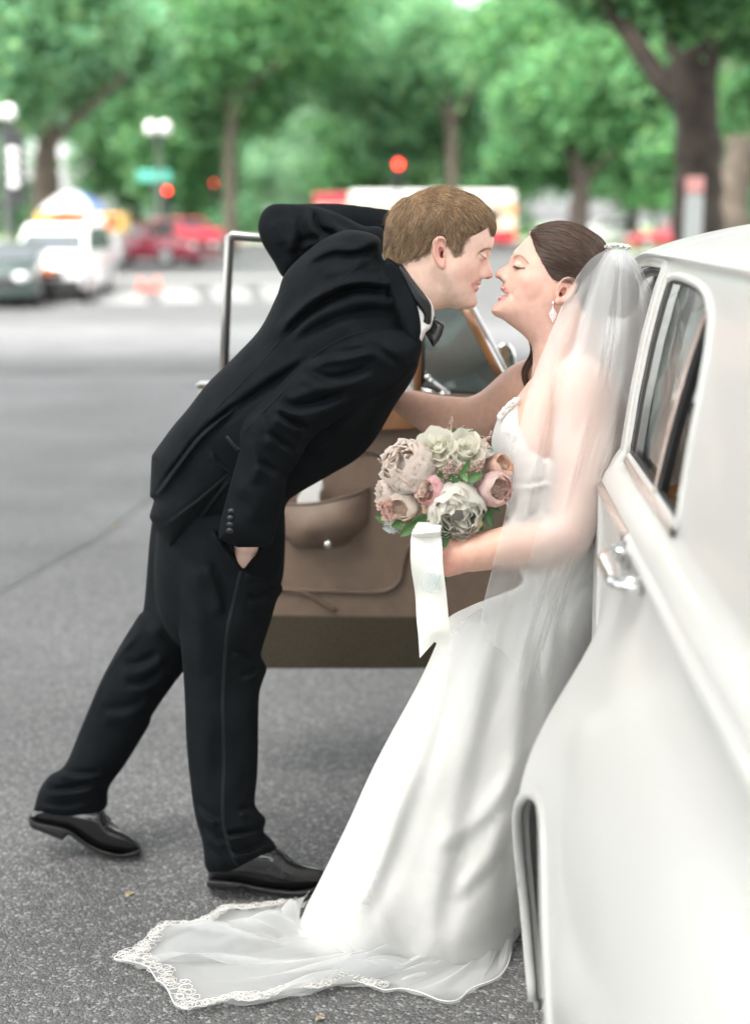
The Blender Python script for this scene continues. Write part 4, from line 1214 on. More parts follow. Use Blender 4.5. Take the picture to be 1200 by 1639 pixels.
for x0, x1 in ((.60, 1.12), (1.20, 1.74)):
    cushion(x0, x1, [(2.50, .45), (2.42, .80), (2.40, 1.02), (2.44, 1.10), (2.52, 1.08), (2.58, .80), (2.64, .50)], 'seat_back', M_SEAT)
    cushion(x0, x1, [(2.60, .30), (2.60, .46), (2.75, .50), (3.05, .49), (3.14, .44), (3.12, .30)], 'seat_cushion', M_SEAT)
cushion(.64, 1.70, [(1.45, .40), (1.30, .75), (1.24, 1.0), (1.32, 1.06), (1.42, 1.0), (1.55, .6), (1.58, .42)], 'rear_seat_back', M_SEAT)
cushion(.64, 1.70, [(1.55, .28), (1.52, .46), (1.75, .5), (2.02, .47), (2.05, .3)], 'rear_seat_cushion', M_SEAT)
mm = MB(); mm.hexa([(.56, 3.45, .72), (1.86, 3.45, .72), (1.86, 3.75, .72), (.56, 3.75, .72), (.56, 3.52, 1.02), (1.86, 3.52, 1.02), (1.86, 3.8, 1.04), (.56, 3.8, 1.04)]); mm.build('dashboard', M_WALNUT, car, False, bevel=.02)
mm = MB(); mm.box(.6, 1.82, 1.0, 3.7, .271, .285); mm.build('cabin_carpet', M_CARPET, car)
th = np.linspace(0, 2 * math.pi, 33)
mm = MB(); mm.tube([(1.55 + .21 * math.cos(t), 3.22 + .10 * math.sin(t), .98 + .18 * math.sin(t)) for t in th], .012, 8); st = mm.build('steering_wheel', M_BLACKP, car, True)
mm = MB(); mm.tube([(1.34, 3.22, .98), (1.76, 3.22, .98)], .01, 8); mm.tube([(1.55, 3.22, .98), (1.55, 3.6, .80)], .022, 8); mm.build('spoke', M_BLACKP, st, True)
# inner face of the near rear door so that the glass does not look through an empty shell
p = np.stack([on_side(np.full(5, y), np.array([.72, .8, .9, 1.0, 1.06]), -.06) for y in np.linspace(1.72, 2.6, 8)])
mm = MB(); mm.grid(p); mm.build('door_lining', M_SEAT, car, True)
# bumpers, lamps and grille at the two ends
mm = MB(); mm.tube(crv([(.55, .55, .45), (.7, .30, .45), (1.05, .18, .45), (1.4, .28, .45), (1.62, .5, .45)], 6), .06, 10); mm.build('bumper', M_CHROME, car, True)
mm = MB(); mm.tube(crv([(.58, 5.6, .42), (.75, 5.82, .42), (1.32, 5.92, .42), (1.9, 5.82, .42), (2.05, 5.6, .42)], 6), .06, 10); mm.build('bumper', M_CHROME, car, True)
mm = MB(); mm.hexa([(1.1, 5.60, .35), (1.55, 5.60, .35), (1.55, 5.82, .35), (1.1, 5.82, .35), (1.1, 5.55, 1.05), (1.55, 5.55, 1.05), (1.5, 5.72, 1.03), (1.15, 5.72, 1.03)]); mm.build('grille', M_CHROME, car, False, bevel=.02)
for x in (.74, 1.92):
    mm = MB(); mm.ball((x, 5.66, .72), (.12, .10, .12)); mm.build('headlight', M_LAMPC, car, True)

# ---- the open front door, seen from inside
YD = 3.65
def D(px, py, dy=0.0):
    return P(px, py, YD + dy)
def plate(pts, y0, y1, name, material, par, corners=True, n=6, bevel=0.0, smooth=False):
    pg = spline(pts, n) if not corners else np.array([p[:2] for p in pts], float)
    mm = MB()
    mm.prism(pg, lambda x, y: D(x, y, y0), lambda x, y: D(x, y, y0) + np.array([0, y1 - y0, 0]))
    return mm.build(name, material, par, smooth, bevel=bevel)
skin = spline([(318, 618, 1), (335, 616), (560, 622), (760, 634), (884, 640, 1), (886, 800), (880, 960), (862, 1040), (845, 1064, 1), (640, 1068), (430, 1068), (345, 1066, 1), (330, 1000), (322, 800)], 6)
door = plate(skin, 0.03, 0.12, 'open_door', M_WCAR, car)
plate([(x * .985 + 600 * .015, y if y < 1060 else y) for x, y in skin], 0.0, 0.029, 'door_card', M_LEATH, door)
plate([(332, 985), (600, 989), (868, 990), (858, 1040), (842, 1066), (640, 1070), (430, 1070), (346, 1068)], -0.012, -0.001, 'carpet', M_CARPET, door)
plate([(322, 640), (600, 648), (884, 656), (884, 676), (600, 690), (322, 680)], -0.030, -0.001, 'capping', M_WALNUT, door, bevel=.004)
plate([(640, 640), (884, 646), (884, 664), (640, 662)], -0.040, -0.031, 'capping_inlay', M_WALNUT2, door, bevel=.003)
plate([(322, 622), (600, 630), (640, 632), (640, 641), (600, 647), (322, 639)], -0.015, -0.001, 'sill_strip', M_CHROME, door, bevel=.003)
def welt(pts, r, dy, name, material, par=None, n=8):
    c = spline(pts, 6, False); mm = MB(); mm.tube(np.array([D(x, y, dy) for x, y in c]), r, n); return mm.build(name, material, par or door, True)
welt([(330, 938), (400, 942), (470, 944), (590, 948), (622, 944), (640, 928), (646, 900), (654, 876), (676, 866), (760, 864)], .0065, -.004, 'piping', M_LEATH2)
welt([(450, 943), (485, 948), (512, 962), (536, 977)], .006, -.006, 'piping', M_LEATH2)
welt([(530, 735), (556, 726), (590, 722), (612, 730), (640, 742)], .005, -.004, 'piping', M_LEATH2)
# map pocket: a swelling leather pouch with a welted lip and a bright stud
A = []
lipx = np.linspace(0, 1, 22)
for v_ in np.linspace(0, 1, 14):
    row = []
    for u_ in lipx:
        xl, xr_ = 446 + 8 * v_ ** 2 + 10 * max(0, v_ - .8) * 5, 590 - 4 * v_ - 26 * max(0, v_ - .72) * 3.2
        yt = 806 - 24 * u_ ** 1.6 + 6 * math.sin(u_ * math.pi); yb = 879 - 6 * u_ - 14 * (2 * u_ - 1) ** 6
        bulge = 0.070 * (1 - abs(2 * u_ - 1) ** 2.6) * (0.62 + 0.38 * math.sin(min(1, v_ * 1.15) * math.pi * .8)) * (1 - v_ ** 7) + .004
        row.append(D(xl + (xr_ - xl) * u_, yt + (yb - yt) * v_, -bulge))
    A.append(row)
A = np.array(A)
mm = MB(); mm.grid(A); back = A[0].copy(); back[:, 1] = YD - .004; back[:, 2] += .004
mm.grid(np.array([A[0] + np.array([0, .012, -.002]), A[4] + np.array([0, .012, 0])]))
pk = mm.build('map_pocket', M_LEATH, door, True)
mm = MB(); mm.tube(A[0], .0045, 8); mm.build('pocket_welt', M_LEATH2, pk, True)
mm = MB(); mm.tube(np.concatenate([A[:, -1], A[-1][::-1], A[::-1, 0]]), .004, 8); mm.build('pocket_welt', M_LEATH2, pk, True)
mm = MB(); c = D(525, 872, -.075); mm.ball(c, (.0095, .008, .013), 8, 12); mm.tube([c, c + np.array([0, .05, 0])], .006, 8); mm.build('stud', M_CHROME, pk, True)
# glass frame: bright posts, quarter light with its own frame, catch and mirror
def stick(pts, r, name, material, par, dy=0.05, n=8, sq=1.0):
    mm = MB(); mm.tube(np.array([D(x, y, dy) for x, y in pts]), r, n, squash=sq); return mm.build(name, material, par, True)
frm = stick([(355, 640), (360, 500), (366, 378), (372, 375), (420, 379), (560, 394), (660, 410), (700, 428), (735, 462), (757, 497), (790, 560), (824, 628)], .0088, 'window_frame', M_FRAME, door, .05)
stick([(361, 640), (366, 500), (371, 384), (376, 381), (420, 384), (560, 399)], .0055, 'seal', M_RUBBER, frm, .044)
stick([(741, 488), (762, 525), (788, 578), (812, 622)], .0115, 'frame_trim', M_WALNUT, frm, .036)
stick([(668, 636), (668, 560), (667, 480), (664, 412)], .013, 'division_post', M_WALNUT, frm, .045)
stick([(655, 640), (655, 560), (654, 480), (652, 412)], .006, 'division_post', M_CHROME, frm, .045)
stick([(676, 626), (676, 560), (675, 470)], .006, 'seal', M_RUBBER, frm, .04)
q_ = [(672, 622), (690, 630), (800, 635), (815, 630), (812, 616), (790, 572), (764, 524), (742, 490), (700, 436), (676, 420)]
stick([(675, 622), (700, 631), (790, 636), (808, 634), (815, 622), (804, 598), (780, 552), (752, 506)], .0062, 'quarter_frame', M_CHROME, frm, .036)
stick([(676, 616), (700, 625), (790, 630), (805, 627), (808, 617), (796, 592), (772, 546), (748, 506)], .005, 'seal', M_RUBBER, frm, .034)
plate(q_, .046, .050, 'quarter_light', M_GLASS2, frm)
plate([(372, 390), (420, 388), (560, 400), (650, 412), (652, 628), (360, 618)], .048, .052, 'window_glass', glass_mat('clear_glass', (0.97, 0.98, 0.975), 0.0), frm)
ct = stick([(683, 603), (695, 613), (707, 622), (716, 628)], .0055, 'catch', M_CHROME, frm, .012)
mm = MB(); mm.ball(D(712, 630, .02), (.016, .014, .012)); mm.ball(D(684, 603, .010), (.009, .007, .007)); mm.build('catch_boss', M_CHROME, ct, True)
# wing mirror on its stalk beyond the glass
mm = MB(); c = D(806, 580, .14); mm.ball(c, (.032, .020, .054), 12, 18); mr_ = mm.build('wing_mirror', M_CHROME, door, True)
mm = MB(); th = np.linspace(0, 2 * math.pi, 28)[:-1]
mm.add([c + np.array([.0275 * math.cos(t), -.0195, .048 * math.sin(t)]) for t in th] + [c + np.array([0, -.0225, 0])], None, [(i, (i + 1) % 27, 27) for i in range(27)]); mm.build('mirror_face', mat('mirror_silver', (0.55, 0.66, 0.58), 0.05, metal=1.0), mr_, True)
mm = MB(); mm.tube([c + np.array([.02, 0, -.03]), D(826, 600, .13), D(832, 622, .10)], .009, 8); mm.ball(D(826, 602, .13), .016); mm.build('stalk', M_CHROME, mr_, True)
# folded paper tucked in the pocket
pp = empty('folded_paper', Vector(D(497, 800, -.04).tolist()), 'white folded paper sticking up out of the brown door pocket', 'paper')
mm = MB()
for k, dx in ((0, 0), (.006, 3)):
    mm.prism(np.array([(474 + dx, 822), (476 + dx, 796), (488 + dx, 778), (500 + dx, 770), (513 + dx, 766), (515 + dx, 780), (510 + dx, 790), (512, 822)]), lambda x, y: D(x, y, -.036 + k), lambda x, y: D(x, y, -.034 + k))
mm.build('sheet', mat('paper', (0.78, 0.77, 0.75), 0.8), pp)
# ================================================================== the groom
def cloth_mat(name, col, rough, sheen, scale=900, bs=0.25, spec=0.3, tint=None):
    m, t, b = nt(name)
    N, L = t.nodes, t.links
    b.inputs['Base Color'].default_value = (*col, 1)
    b.inputs['Roughness'].default_value = rough
    b.inputs['Specular IOR Level'].default_value = spec
    b.inputs['Sheen Weight'].default_value = sheen
    b.inputs['Sheen Roughness'].default_value = 0.4
    tc = N.new('ShaderNodeTexCoord')
    n1 = N.new('ShaderNodeTexNoise'); n1.inputs['Scale'].default_value = scale; n1.inputs['Detail'].default_value = 3
    n2 = N.new('ShaderNodeTexNoise'); n2.inputs['Scale'].default_value = 21; n2.inputs['Detail'].default_value = 5
    L.new(tc.outputs['Object'], n1.inputs['Vector']); L.new(tc.outputs['Object'], n2.inputs['Vector'])
    b1 = N.new('ShaderNodeBump'); b1.inputs['Distance'].default_value = 0.0008; b1.inputs['Strength'].default_value = bs
    b2 = N.new('ShaderNodeBump'); b2.inputs['Distance'].default_value = 0.008; b2.inputs['Strength'].default_value = 0.35
    L.new(n1.outputs['Fac'], b1.inputs['Height']); L.new(n2.outputs['Fac'], b2.inputs['Height'])
    L.new(b2.outputs['Normal'], b1.inputs['Normal']); L.new(b1.outputs['Normal'], b.inputs['Normal'])
    mr = N.new('ShaderNodeMapRange'); mr.inputs['From Min'].default_value = 0.3; mr.inputs['From Max'].default_value = 0.7
    mr.inputs['To Min'].default_value = 0.75; mr.inputs['To Max'].default_value = 1.25
    L.new(n2.outputs['Fac'], mr.inputs['Value'])
    mx = N.new('ShaderNodeMix'); mx.data_type = 'RGBA'; mx.blend_type = 'MULTIPLY'; mx.inputs['Factor'].default_value = 1
    mx.inputs[6].default_value = (*col, 1); L.new(mr.outputs['Result'], mx.inputs[7]); L.new(mx.outputs[2], b.inputs['Base Color'])
    return m

M_SUIT = cloth_mat('black_wool', (0.0052, 0.0068, 0.0082), 0.9, 0.0, spec=0.12)
M_SATIN = mat('black_satin', (0.008, 0.009, 0.011), 0.34, spec=0.5, bump=(700, 0.0004, 0.2))
M_SHIRT = mat('white_cotton', (0.78, 0.77, 0.74), 0.8, bump=(500, 0.0004, 0.2))
M_SKIN = mat('skin', (0.6, 0.4, 0.3), 0.48, spec=0.35, sss=0.12, tint=True, noise=(75, 0.07), bump=(420, 0.0005, 0.25))
M_HAIR = mat('hair', (0.2, 0.13, 0.08), 0.42, spec=0.45, tint=True)
M_SHOE = mat('black_leather', (0.008, 0.008, 0.009), 0.13, spec=0.5, bump=(45, 0.003, 0.12), coat=0.4)
M_SOLE = mat('dark_sole', (0.012, 0.011, 0.011), 0.55, bump=(300, 0.001, 0.3))

groom = empty('person', PV(385, 1415, 3.05), 'man in black tuxedo and bow tie leaning to kiss, one hand in his trouser pocket', 'person')

def on_surface(v, pts, name, w_, lift, material, parent, n=6, thick=0.0012):
    """a narrow band lying on the near side of a field"""
    c = spline(pts, n, False)
    t = np.gradient(c, axis=0); t /= np.linalg.norm(t, axis=1, keepdims=True)
    nn = np.stack([-t[:, 1], t[:, 0]], 1)
    rows = []
    ww = np.broadcast_to(np.asarray(w_, float), (len(c),))
    for k, l in ((-1.15, 1.5), (-1, -lift), (-0.4, -lift - .4), (0.4, -lift - .4), (1, -lift), (1.15, 1.5)):
        p = c + nn * (k * ww / 2)[:, None]
        q = v.near_q(p[:, 0], p[:, 1])
        q = np.where(np.isnan(q), np.nanmean(q), q)
        rows.append(v.W(p[:, 0], p[:, 1], q + l))
    b = MB(); b.grid(np.stack(rows, 1))
    return b.build(name, material, parent, True)
# ---- trousers
vp = Vol(40, 480, -190, 260, 760, 1412, 3.2, 3.05)
nz = 3.2 * np.sin(vp.X2 * 0.06 + 1.1 * np.sin(vp.Y2 * 0.024)) * np.sin(vp.Y2 * 0.031 + 0.8 * np.sin(vp.X2 * 0.05))
farleg = [(243, 838), (231, 966), (222, 985), (196, 1027), (163, 1087), (131, 1162), (105, 1223), (80, 1241), (63, 1265), (53.5, 1299, 1), (84, 1313), (121, 1316), (158, 1306, 1), (172, 1288), (175, 1260), (201, 1223), (238, 1162), (245, 1143), (280, 1092), (296, 1070), (330, 1000), (345, 900), (345, 790), (262, 790)]
pf = vp.folds([([(233, 1003), (177, 1064), (140, 1140), (107, 1213)], 9, 6, 'r'), ([(192, 1066), (222, 1068), (262, 1046)], 5, 12, 's'), ([(160, 1140), (205, 1138), (242, 1116)], 4, 13, 's'),
               ([(66, 1252), (84, 1266), (120, 1264), (160, 1256)], 9, 8, 's'), ([(92, 1228), (120, 1240), (165, 1240)], 7, 8, 's'), ([(200, 1096), (230, 1098), (266, 1074)], 3, 9, 's'), ([(230, 930), (250, 980), (248, 1030)], 6, 14, 'r'), ([(60, 1285), (100, 1292), (150, 1284)], 4, 7, 's')])
vp.add(vp.infl(farleg, [(290, 880, 75, 80, 60), (270, 1000, 95, 74, 50), (220, 1080, 125, 66, 46), (150, 1200, 155, 60, 42), (110, 1290, 168, 56, 44)], pf + nz))
vp.add(vp.infl([(262, 780), (300, 766), (420, 766), (452, 800), (456, 885), (445, 950), (400, 1020), (300, 1040), (250, 960)], [(340, 880, 16, 128, 100), (340, 990, 20, 110, 80)], nz), 8)
nearleg = [(262, 832), (280, 882), (282, 933), (289, 1027), (295, 1101), (298.7, 1190), (305.7, 1260), (312.7, 1307), (324, 1349), (328, 1386, 1), (336, 1401, 1), (373, 1403), (411, 1386), (446, 1360, 1), (435, 1344), (422, 1330), (425, 1311), (408.5, 1288), (411, 1250), (413, 1213), (414.4, 1120), (420, 1092), (427, 1069), (418, 1050), (422, 1030), (433, 996), (443, 961), (452.7, 943), (447, 925), (455, 887), (455, 840), (440, 772), (300, 772)]
pf = vp.folds([([(359, 1339), (395, 1334), (424, 1326)], 9, 7, 's'), ([(366, 1368), (400, 1362), (434, 1346)], 8, 8, 's'), ([(308, 1283), (330, 1304), (352, 1316)], 6, 9, 's'), ([(316, 1318), (340, 1340), (364, 1352)], 6, 9, 's'), ([(328, 1352), (350, 1376), (372, 1392)], 5, 8, 's'),
               ([(380, 1300), (405, 1296), (422, 1306)], 6, 7, 's'), ([(395, 962), (420, 958), (450, 944)], 8, 9, 's'), ([(375, 1040), (400, 1052), (420, 1052)], 5, 9, 's'), ([(385, 1085), (405, 1078), (424, 1068)], 6, 8, 's'), ([(390, 915), (420, 922), (445, 926)], 6, 9, 's'),
               ([(310, 890), (318, 990), (322, 1090)], 5, 18, 'r'), ([(330, 900), (350, 940), (360, 990)], 5, 12, 's'), ([(405, 1110), (395, 1180), (400, 1250)], 4, 12, 'r'), ([(340, 1120), (330, 1200), (338, 1270)], 3, 14, 'r'),
               ([(340, 846), (362, 878), (388, 912)], 7, 4, 's'), ([(414, 878), (402, 894), (389, 911)], 8, 4, 'r')])
vp.add(vp.infl(nearleg, [(360, 880, -58, 76, 78), (360, 980, -50, 74, 76), (355, 1130, -22, 64, 62), (360, 1260, -6, 58, 54), (385, 1380, 0, 58, 52)], pf + nz), 3)
import copy
vp_closed = copy.copy(vp); vp_closed.F = vp.F.copy()
_qs = float(vp.near_q([394], [892])[0])
_hole = vp.infl([(366, 850, 1), (420, 850, 1), (415, 880), (402, 896), (390, 912, 1), (380, 897)], [(390, 890, _qs - 6, 26, 4)], p=4, soft=0)
vp.F = np.maximum(vp.F, -_hole).astype(np.float32)
trousers = vp.obj('trousers', M_SUIT, groom, 1)
on_surface(vp, [(386, 914), (373, 966), (362, 1027), (357, 1120), (358.4, 1213), (357, 1307), (367, 1356), (384, 1392)], 'side_stripe', 5.5, 0.5, mat('stripe_satin', (0.006, 0.0075, 0.009), 0.5, spec=0.3), trousers)

# ---- head, neck and chest (the skin)
SK = np.array((0.68, 0.465, 0.38)); SK_RED = np.array((0.66, 0.30, 0.235)); LIP = np.array((0.62, 0.30, 0.255)); BEARD = np.array((0.50, 0.355, 0.285))
vh = Vol(604, 806, -76, 76, 292, 566, 1.4, 2.88)
face = [(789.8, 378), (790.3, 386), (788.3, 395), (785.5, 401), (781.5, 408), (777, 420), (772.5, 432), (769, 446), (767.5, 451), (764, 455.5), (762.3, 461), (761, 468.8), (762.2, 474.3), (763.5, 482.5),
        (762.3, 488), (757.7, 492.6), (750.3, 494.8), (732, 494.6), (717, 492), (706, 494.5), (694, 499), (680, 515), (662, 533), (640, 538), (624, 520), (617, 480), (616, 430),
        (618, 400), (620, 375), (627, 347), (645, 324), (680, 309), (710, 304), (740, 311), (765, 322), (782, 341), (788, 360)]
hp = [(660, 500, 0, 48, 50), (690, 470, 0, 48, 52), (725, 470, 0, 50, 46), (752, 482, 0, 30, 28), (760, 468, 0, 38, 38), (735, 435, 0, 60, 62), (758, 440, 0, 52, 60), (745, 395, 0, 60, 70), (650, 370, 0, 61, 62), (700, 335, 0, 62, 66),
      (780, 375, 0, 54, 66), (785, 395, 0, 50, 66), (764, 455, 0, 42, 44), (640, 440, 0, 50, 52), (775, 415, 0, 50, 68), (700, 420, 0, 57, 58)]
# face relief on both cheeks: (px, py, radius x, radius y, turn, height)
def relief(v, items):
    o = np.zeros(v.X2.shape)
    for x, y, rx, ry, rot, a in items:
        c, s_ = math.cos(math.radians(rot)), math.sin(math.radians(rot))
        dx, dy = v.X2 - x, v.Y2 - y
        u, w_ = dx * c + dy * s_, -dx * s_ + dy * c
        o += a * np.exp(-(u / rx) ** 2 - (w_ / ry) ** 2)
    return o
rf = relief(vh, [(771, 409, 9, 7, 30, -4.5), (758, 426, 16, 12, 30, 3.5), (745, 454, 16, 14, 60, -1.5), (757, 458, 4, 6, 20, -2.5), (748, 462, 3, 9, 10, 1.2), (778, 399, 9, 4, 50, 2.0), (745, 392, 12, 16, 0, -3), (715, 440, 14, 30, -35, 2.5), (700, 450, 12, 20, 0, -4)])
vh.add(vh.infl(face, hp, rf, rf)); head_base = vh.F.copy()
nose = [(784, 405), (782, 412.8), (783.6, 422), (786.2, 431), (788.4, 438.5), (787.2, 443.8), (781.5, 446.6), (774, 446), (768, 447), (760, 449), (757, 441), (765, 427), (774, 412)]
vh.add(vh.infl(nose, [(782, 412, 0, 9, 9), (781, 428, 0, 10, 11), (784, 439, 0, 13, 11), (769, 441, 0, 27, 14), (763, 444, 0, 27, 18)]), 5)
for s_ in (-1, 1):
    vh.ell((774, 441.5, s_ * 12), (6, 4.6, 5.5), 3, rot=-12)           # wing of the nose
    vh.ell((776.5, 446.0, s_ * 8), (4.6, 2.3, 3.6), 1.2, cut=True, rot=8)   # nostril
    vh.ell((771.5, 410.5, s_ * 25), (8, 6, 7.5), 6, rot=35)                 # closed eye under its lid
uplip = [(768.6, 448.5), (769.2, 451.5), (768.9, 454.6), (766, 456.2), (760, 455.8), (754, 455), (758, 452), (763, 449.5)]
lolip = [(763, 456.6), (765.8, 459), (765.9, 462.2), (763.8, 466), (760, 466.5), (756, 461), (754, 456.5), (758, 456)]
vh.add(vh.infl(uplip, [(766, 453, 0, 21, 13), (755, 455, 0, 29, 14)]), 2.2)
vh.add(vh.infl(lolip, [(763, 461, 0, 19, 12), (755, 457, 0, 27, 12)]), 2.2)
for s_ in (-1, 1):
    vh.tube([(767, 456.2, s_ * 2, 0.9), (763, 456.0, s_ * 20, 1.0), (757, 455.6, s_ * 31, 1.2), (754, 453.6, s_ * 37, 0.9)], 0.8, cut=True, sm=3)
def ear(v, out, qs, k, concha, helix, lobe, flare=9):
    for s_ in (-1, 1):
        f = v.infl(out, [(out[0][0], out[0][1], s_ * (qs + flare), 5, 5), (concha[0], concha[1], s_ * (qs + 3), 6, 5)])
        v.add(f, k)
        v.tube([(x, y, s_ * (qs + d), r) for x, y, d, r in helix], 1.6, sm=4)
        v.ell((concha[0], concha[1], s_ * (qs + 9)), (concha[2], concha[3], 8.5), 1.5, cut=True, rot=concha[4])
        v.ell((lobe[0], lobe[1], s_ * (qs + 6)), (lobe[2], lobe[3], 3.5), 2)
m_helix = [(710, 392, 5, 2.4), (711, 386, 8, 2.6), (707, 382, 11, 2.8), (700.5, 382, 13, 3), (695, 389, 14, 3), (693.5, 400, 14, 3), (696, 412, 12, 2.8), (701, 421, 9, 2.8), (707, 428, 6, 2.6)]
ear(vh, [(702, 381), (695, 387), (692.5, 399), (695, 412), (701, 423), (709, 430), (712, 420), (711, 400), (711, 386)], 54, 2.5, (705.5, 405, 5.2, 10, -14), m_helix, (707, 425, 4, 5))
for s_ in (-1, 1):
    vh.tube([(702, 391, s_ * 63, 1.8), (699.5, 400, s_ * 64, 2.0), (701, 410, s_ * 63, 1.8), (706, 416, s_ * 61, 1.6)], 1.2, sm=3)     # inner fold
    vh.ell((710, 408, s_ * 60), (2.6, 3.4, 3.5), 1.5)                  # tragus
    vh.ell((707, 407, s_ * 57), (2.2, 4, 9), 1, cut=True)
PLASH = spline([(769, 407.3), (773, 411.3), (778, 415)], 6, False)
def near_line(pg, x, y):
    return dist2(pg, x, y, False)[0]
def m_tint(x, q, y):
    c = np.repeat(SK[None], len(x), 0)
    def mix(to, wt):
        wt = np.clip(wt, 0, 1)[:, None]
        c[:] = c * (1 - wt) + np.array(to) * wt
    gs = lambda a, b, r: np.exp(-((x - a) ** 2 + (y - b) ** 2) / r ** 2)
    mix(SK_RED, 0.30 * gs(745, 435, 20) + 0.35 * gs(783, 438, 8) + 0.18 * gs(772, 415, 10))
    bp_ = spline([(706, 440), (712, 480), (735, 493), (757, 490), (760, 470), (752, 462), (742, 462), (728, 462), (716, 440)], 6)
    d, _, _ = dist2(bp_, x, y); bi = inside2(bp_, x, y)
    mix(BEARD, 0.34 * np.clip(0.45 + np.where(bi, d, -d) / 14, 0, 1))
    ep = spline([(702, 381), (695, 387), (692.5, 399), (695, 412), (701, 423), (709, 430), (712, 420), (711, 400), (711, 386)], 5)
    ed = dist2(ep, x, y)[0]; mix(SK_RED, 0.7 * np.where(inside2(ep, x, y), 1, np.clip(1 - ed / 3, 0, 1)) * (np.abs(q) > 50))
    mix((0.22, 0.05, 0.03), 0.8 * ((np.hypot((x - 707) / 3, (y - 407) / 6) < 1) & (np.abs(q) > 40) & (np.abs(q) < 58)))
    for pg in (uplip, lolip):
        pg = spline(pg, 5); dd, _, _ = dist2(pg, x, y); ii = inside2(pg, x, y)
        mix(LIP, np.where(ii, 1, np.clip(1 - dd / 1.2, 0, 1)) * 0.85 * (np.abs(q) < 32))
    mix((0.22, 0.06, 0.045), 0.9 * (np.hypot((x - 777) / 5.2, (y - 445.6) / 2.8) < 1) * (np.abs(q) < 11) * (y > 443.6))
    mix((0.20, 0.11, 0.07), 0.9 * np.clip(1.5 - near_line(PLASH, x, y) / 1.1, 0, 1) * (np.abs(q) > 15))
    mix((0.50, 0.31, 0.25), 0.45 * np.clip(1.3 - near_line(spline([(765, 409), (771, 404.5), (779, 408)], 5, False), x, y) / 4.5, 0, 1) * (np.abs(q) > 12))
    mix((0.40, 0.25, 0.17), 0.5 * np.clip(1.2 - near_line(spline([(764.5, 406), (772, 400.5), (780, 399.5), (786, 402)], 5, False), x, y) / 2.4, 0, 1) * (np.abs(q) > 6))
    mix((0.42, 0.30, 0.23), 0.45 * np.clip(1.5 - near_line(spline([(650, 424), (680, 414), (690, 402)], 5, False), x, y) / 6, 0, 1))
    return c

# near hand sliding into the pocket and the raised far hand, part of the same body
mhG, mhQ = vh.mesh(2)
V1 = vh.W(mhG[:, 0], mhG[:, 2], mhG[:, 1]); C1 = m_tint(mhG[:, 0], mhG[:, 1], mhG[:, 2])
_q = lambda x, y: float((vp_closed.near_q([x], [y])[0] * QS + vp.Yref - 2.87) / QS)
qh = _q(394, 892)
va = Vol(340, 480, -60, 110, 690, 985, 2.0, 2.87)
va.tube([(470, 700, 4, 26), (440, 740, 6, 26), (408, 800, 10, 24), (396, 846, qh + 8, 21), (395, 872, qh + 16, 20)], 4)
va.ell((390, 892, qh + 20), (22, 26, 13), 6)
for i, (x, l) in enumerate([(374, 950), (383, 960), (391, 962), (398, 952)]):
    va.tube([(x, 905, qh + 30, 8), (x - 1, 930, qh + 36, 7.2), (x - 3, l, qh + 42, 6)], 4, sm=2)
va.tube([(398, 884, qh + 34, 9), (398, 905, qh + 46, 8), (396, 930, qh + 52, 6.5)], 5, sm=2)
G2, Q2 = va.mesh(2); V2 = va.W(G2[:, 0], G2[:, 2], G2[:, 1])
vb = Vol(490, 800, -60, 60, 330, 430, 2.4, 3.22)
vb.tube([(500, 352, -30, 24), (560, 356, -10, 22), (620, 364, 0, 20), (680, 374, 0, 19), (700, 376, 0, 19)], 4)
vb.ell((718, 378, 0), (22, 20, 11), 8)
for i in range(4):
    vb.tube([(733, 366 + i * 8, 0, 6.8), (748, 364 + i * 8.5, 6, 6.2), (752, 366 + i * 8.5, 18, 5.4)], 3, sm=2)
vb.tube([(714, 364, -6, 8), (728, 354, -10, 7), (738, 352, -8, 6)], 4, sm=2)
G3, Q3 = vb.mesh(2); V3 = vb.W(G3[:, 0], G3[:, 2], G3[:, 1])
def bridge(parts):
    """joins skins into one: each (V, Q, C) after the first is tied to the first by a thin neck of skin under the clothes"""
    V, Q, C = parts[0]
    for V2_, Q2_, C2_ in parts[1:]:
        ca, cb = V[Q].mean(1), V2_[Q2_].mean(1)
        j = int(np.argmin(((cb - BR_HINT) ** 2).sum(1)))
        i = int(np.argmin(((ca - BR_HINT) ** 2).sum(1)))
        fa, fb = Q[i], Q2_[j] + len(V)
        fbr = fb[::-1]
        VV = np.concatenate([V, V2_])
        best = min(range(4), key=lambda r: sum(((VV[fa[k]] - VV[np.roll(fbr, r)[k]]) ** 2).sum() for k in range(4)))
        fbr = np.roll(fbr, best)
        new = [(fa[k], fa[(k + 1) % 4], fbr[(k + 1) % 4], fbr[k]) for k in range(4)]
        Q = np.concatenate([np.delete(Q, i, 0), np.delete(Q2_, j, 0) + len(V), np.array(new)])
        V = VV; C = np.concatenate([C, C2_])
    return V, Q, C
BR_HINT = P(560, 560, 2.98)
BV, BQ, BC = bridge([(V1, mhQ, C1), (V2, Q2, np.repeat(SK[None], len(V2), 0)), (V3, Q3, np.repeat(SK[None], len(V3), 0))])
mesh_np('body', BV, BQ, M_SKIN, groom, cols=BC)

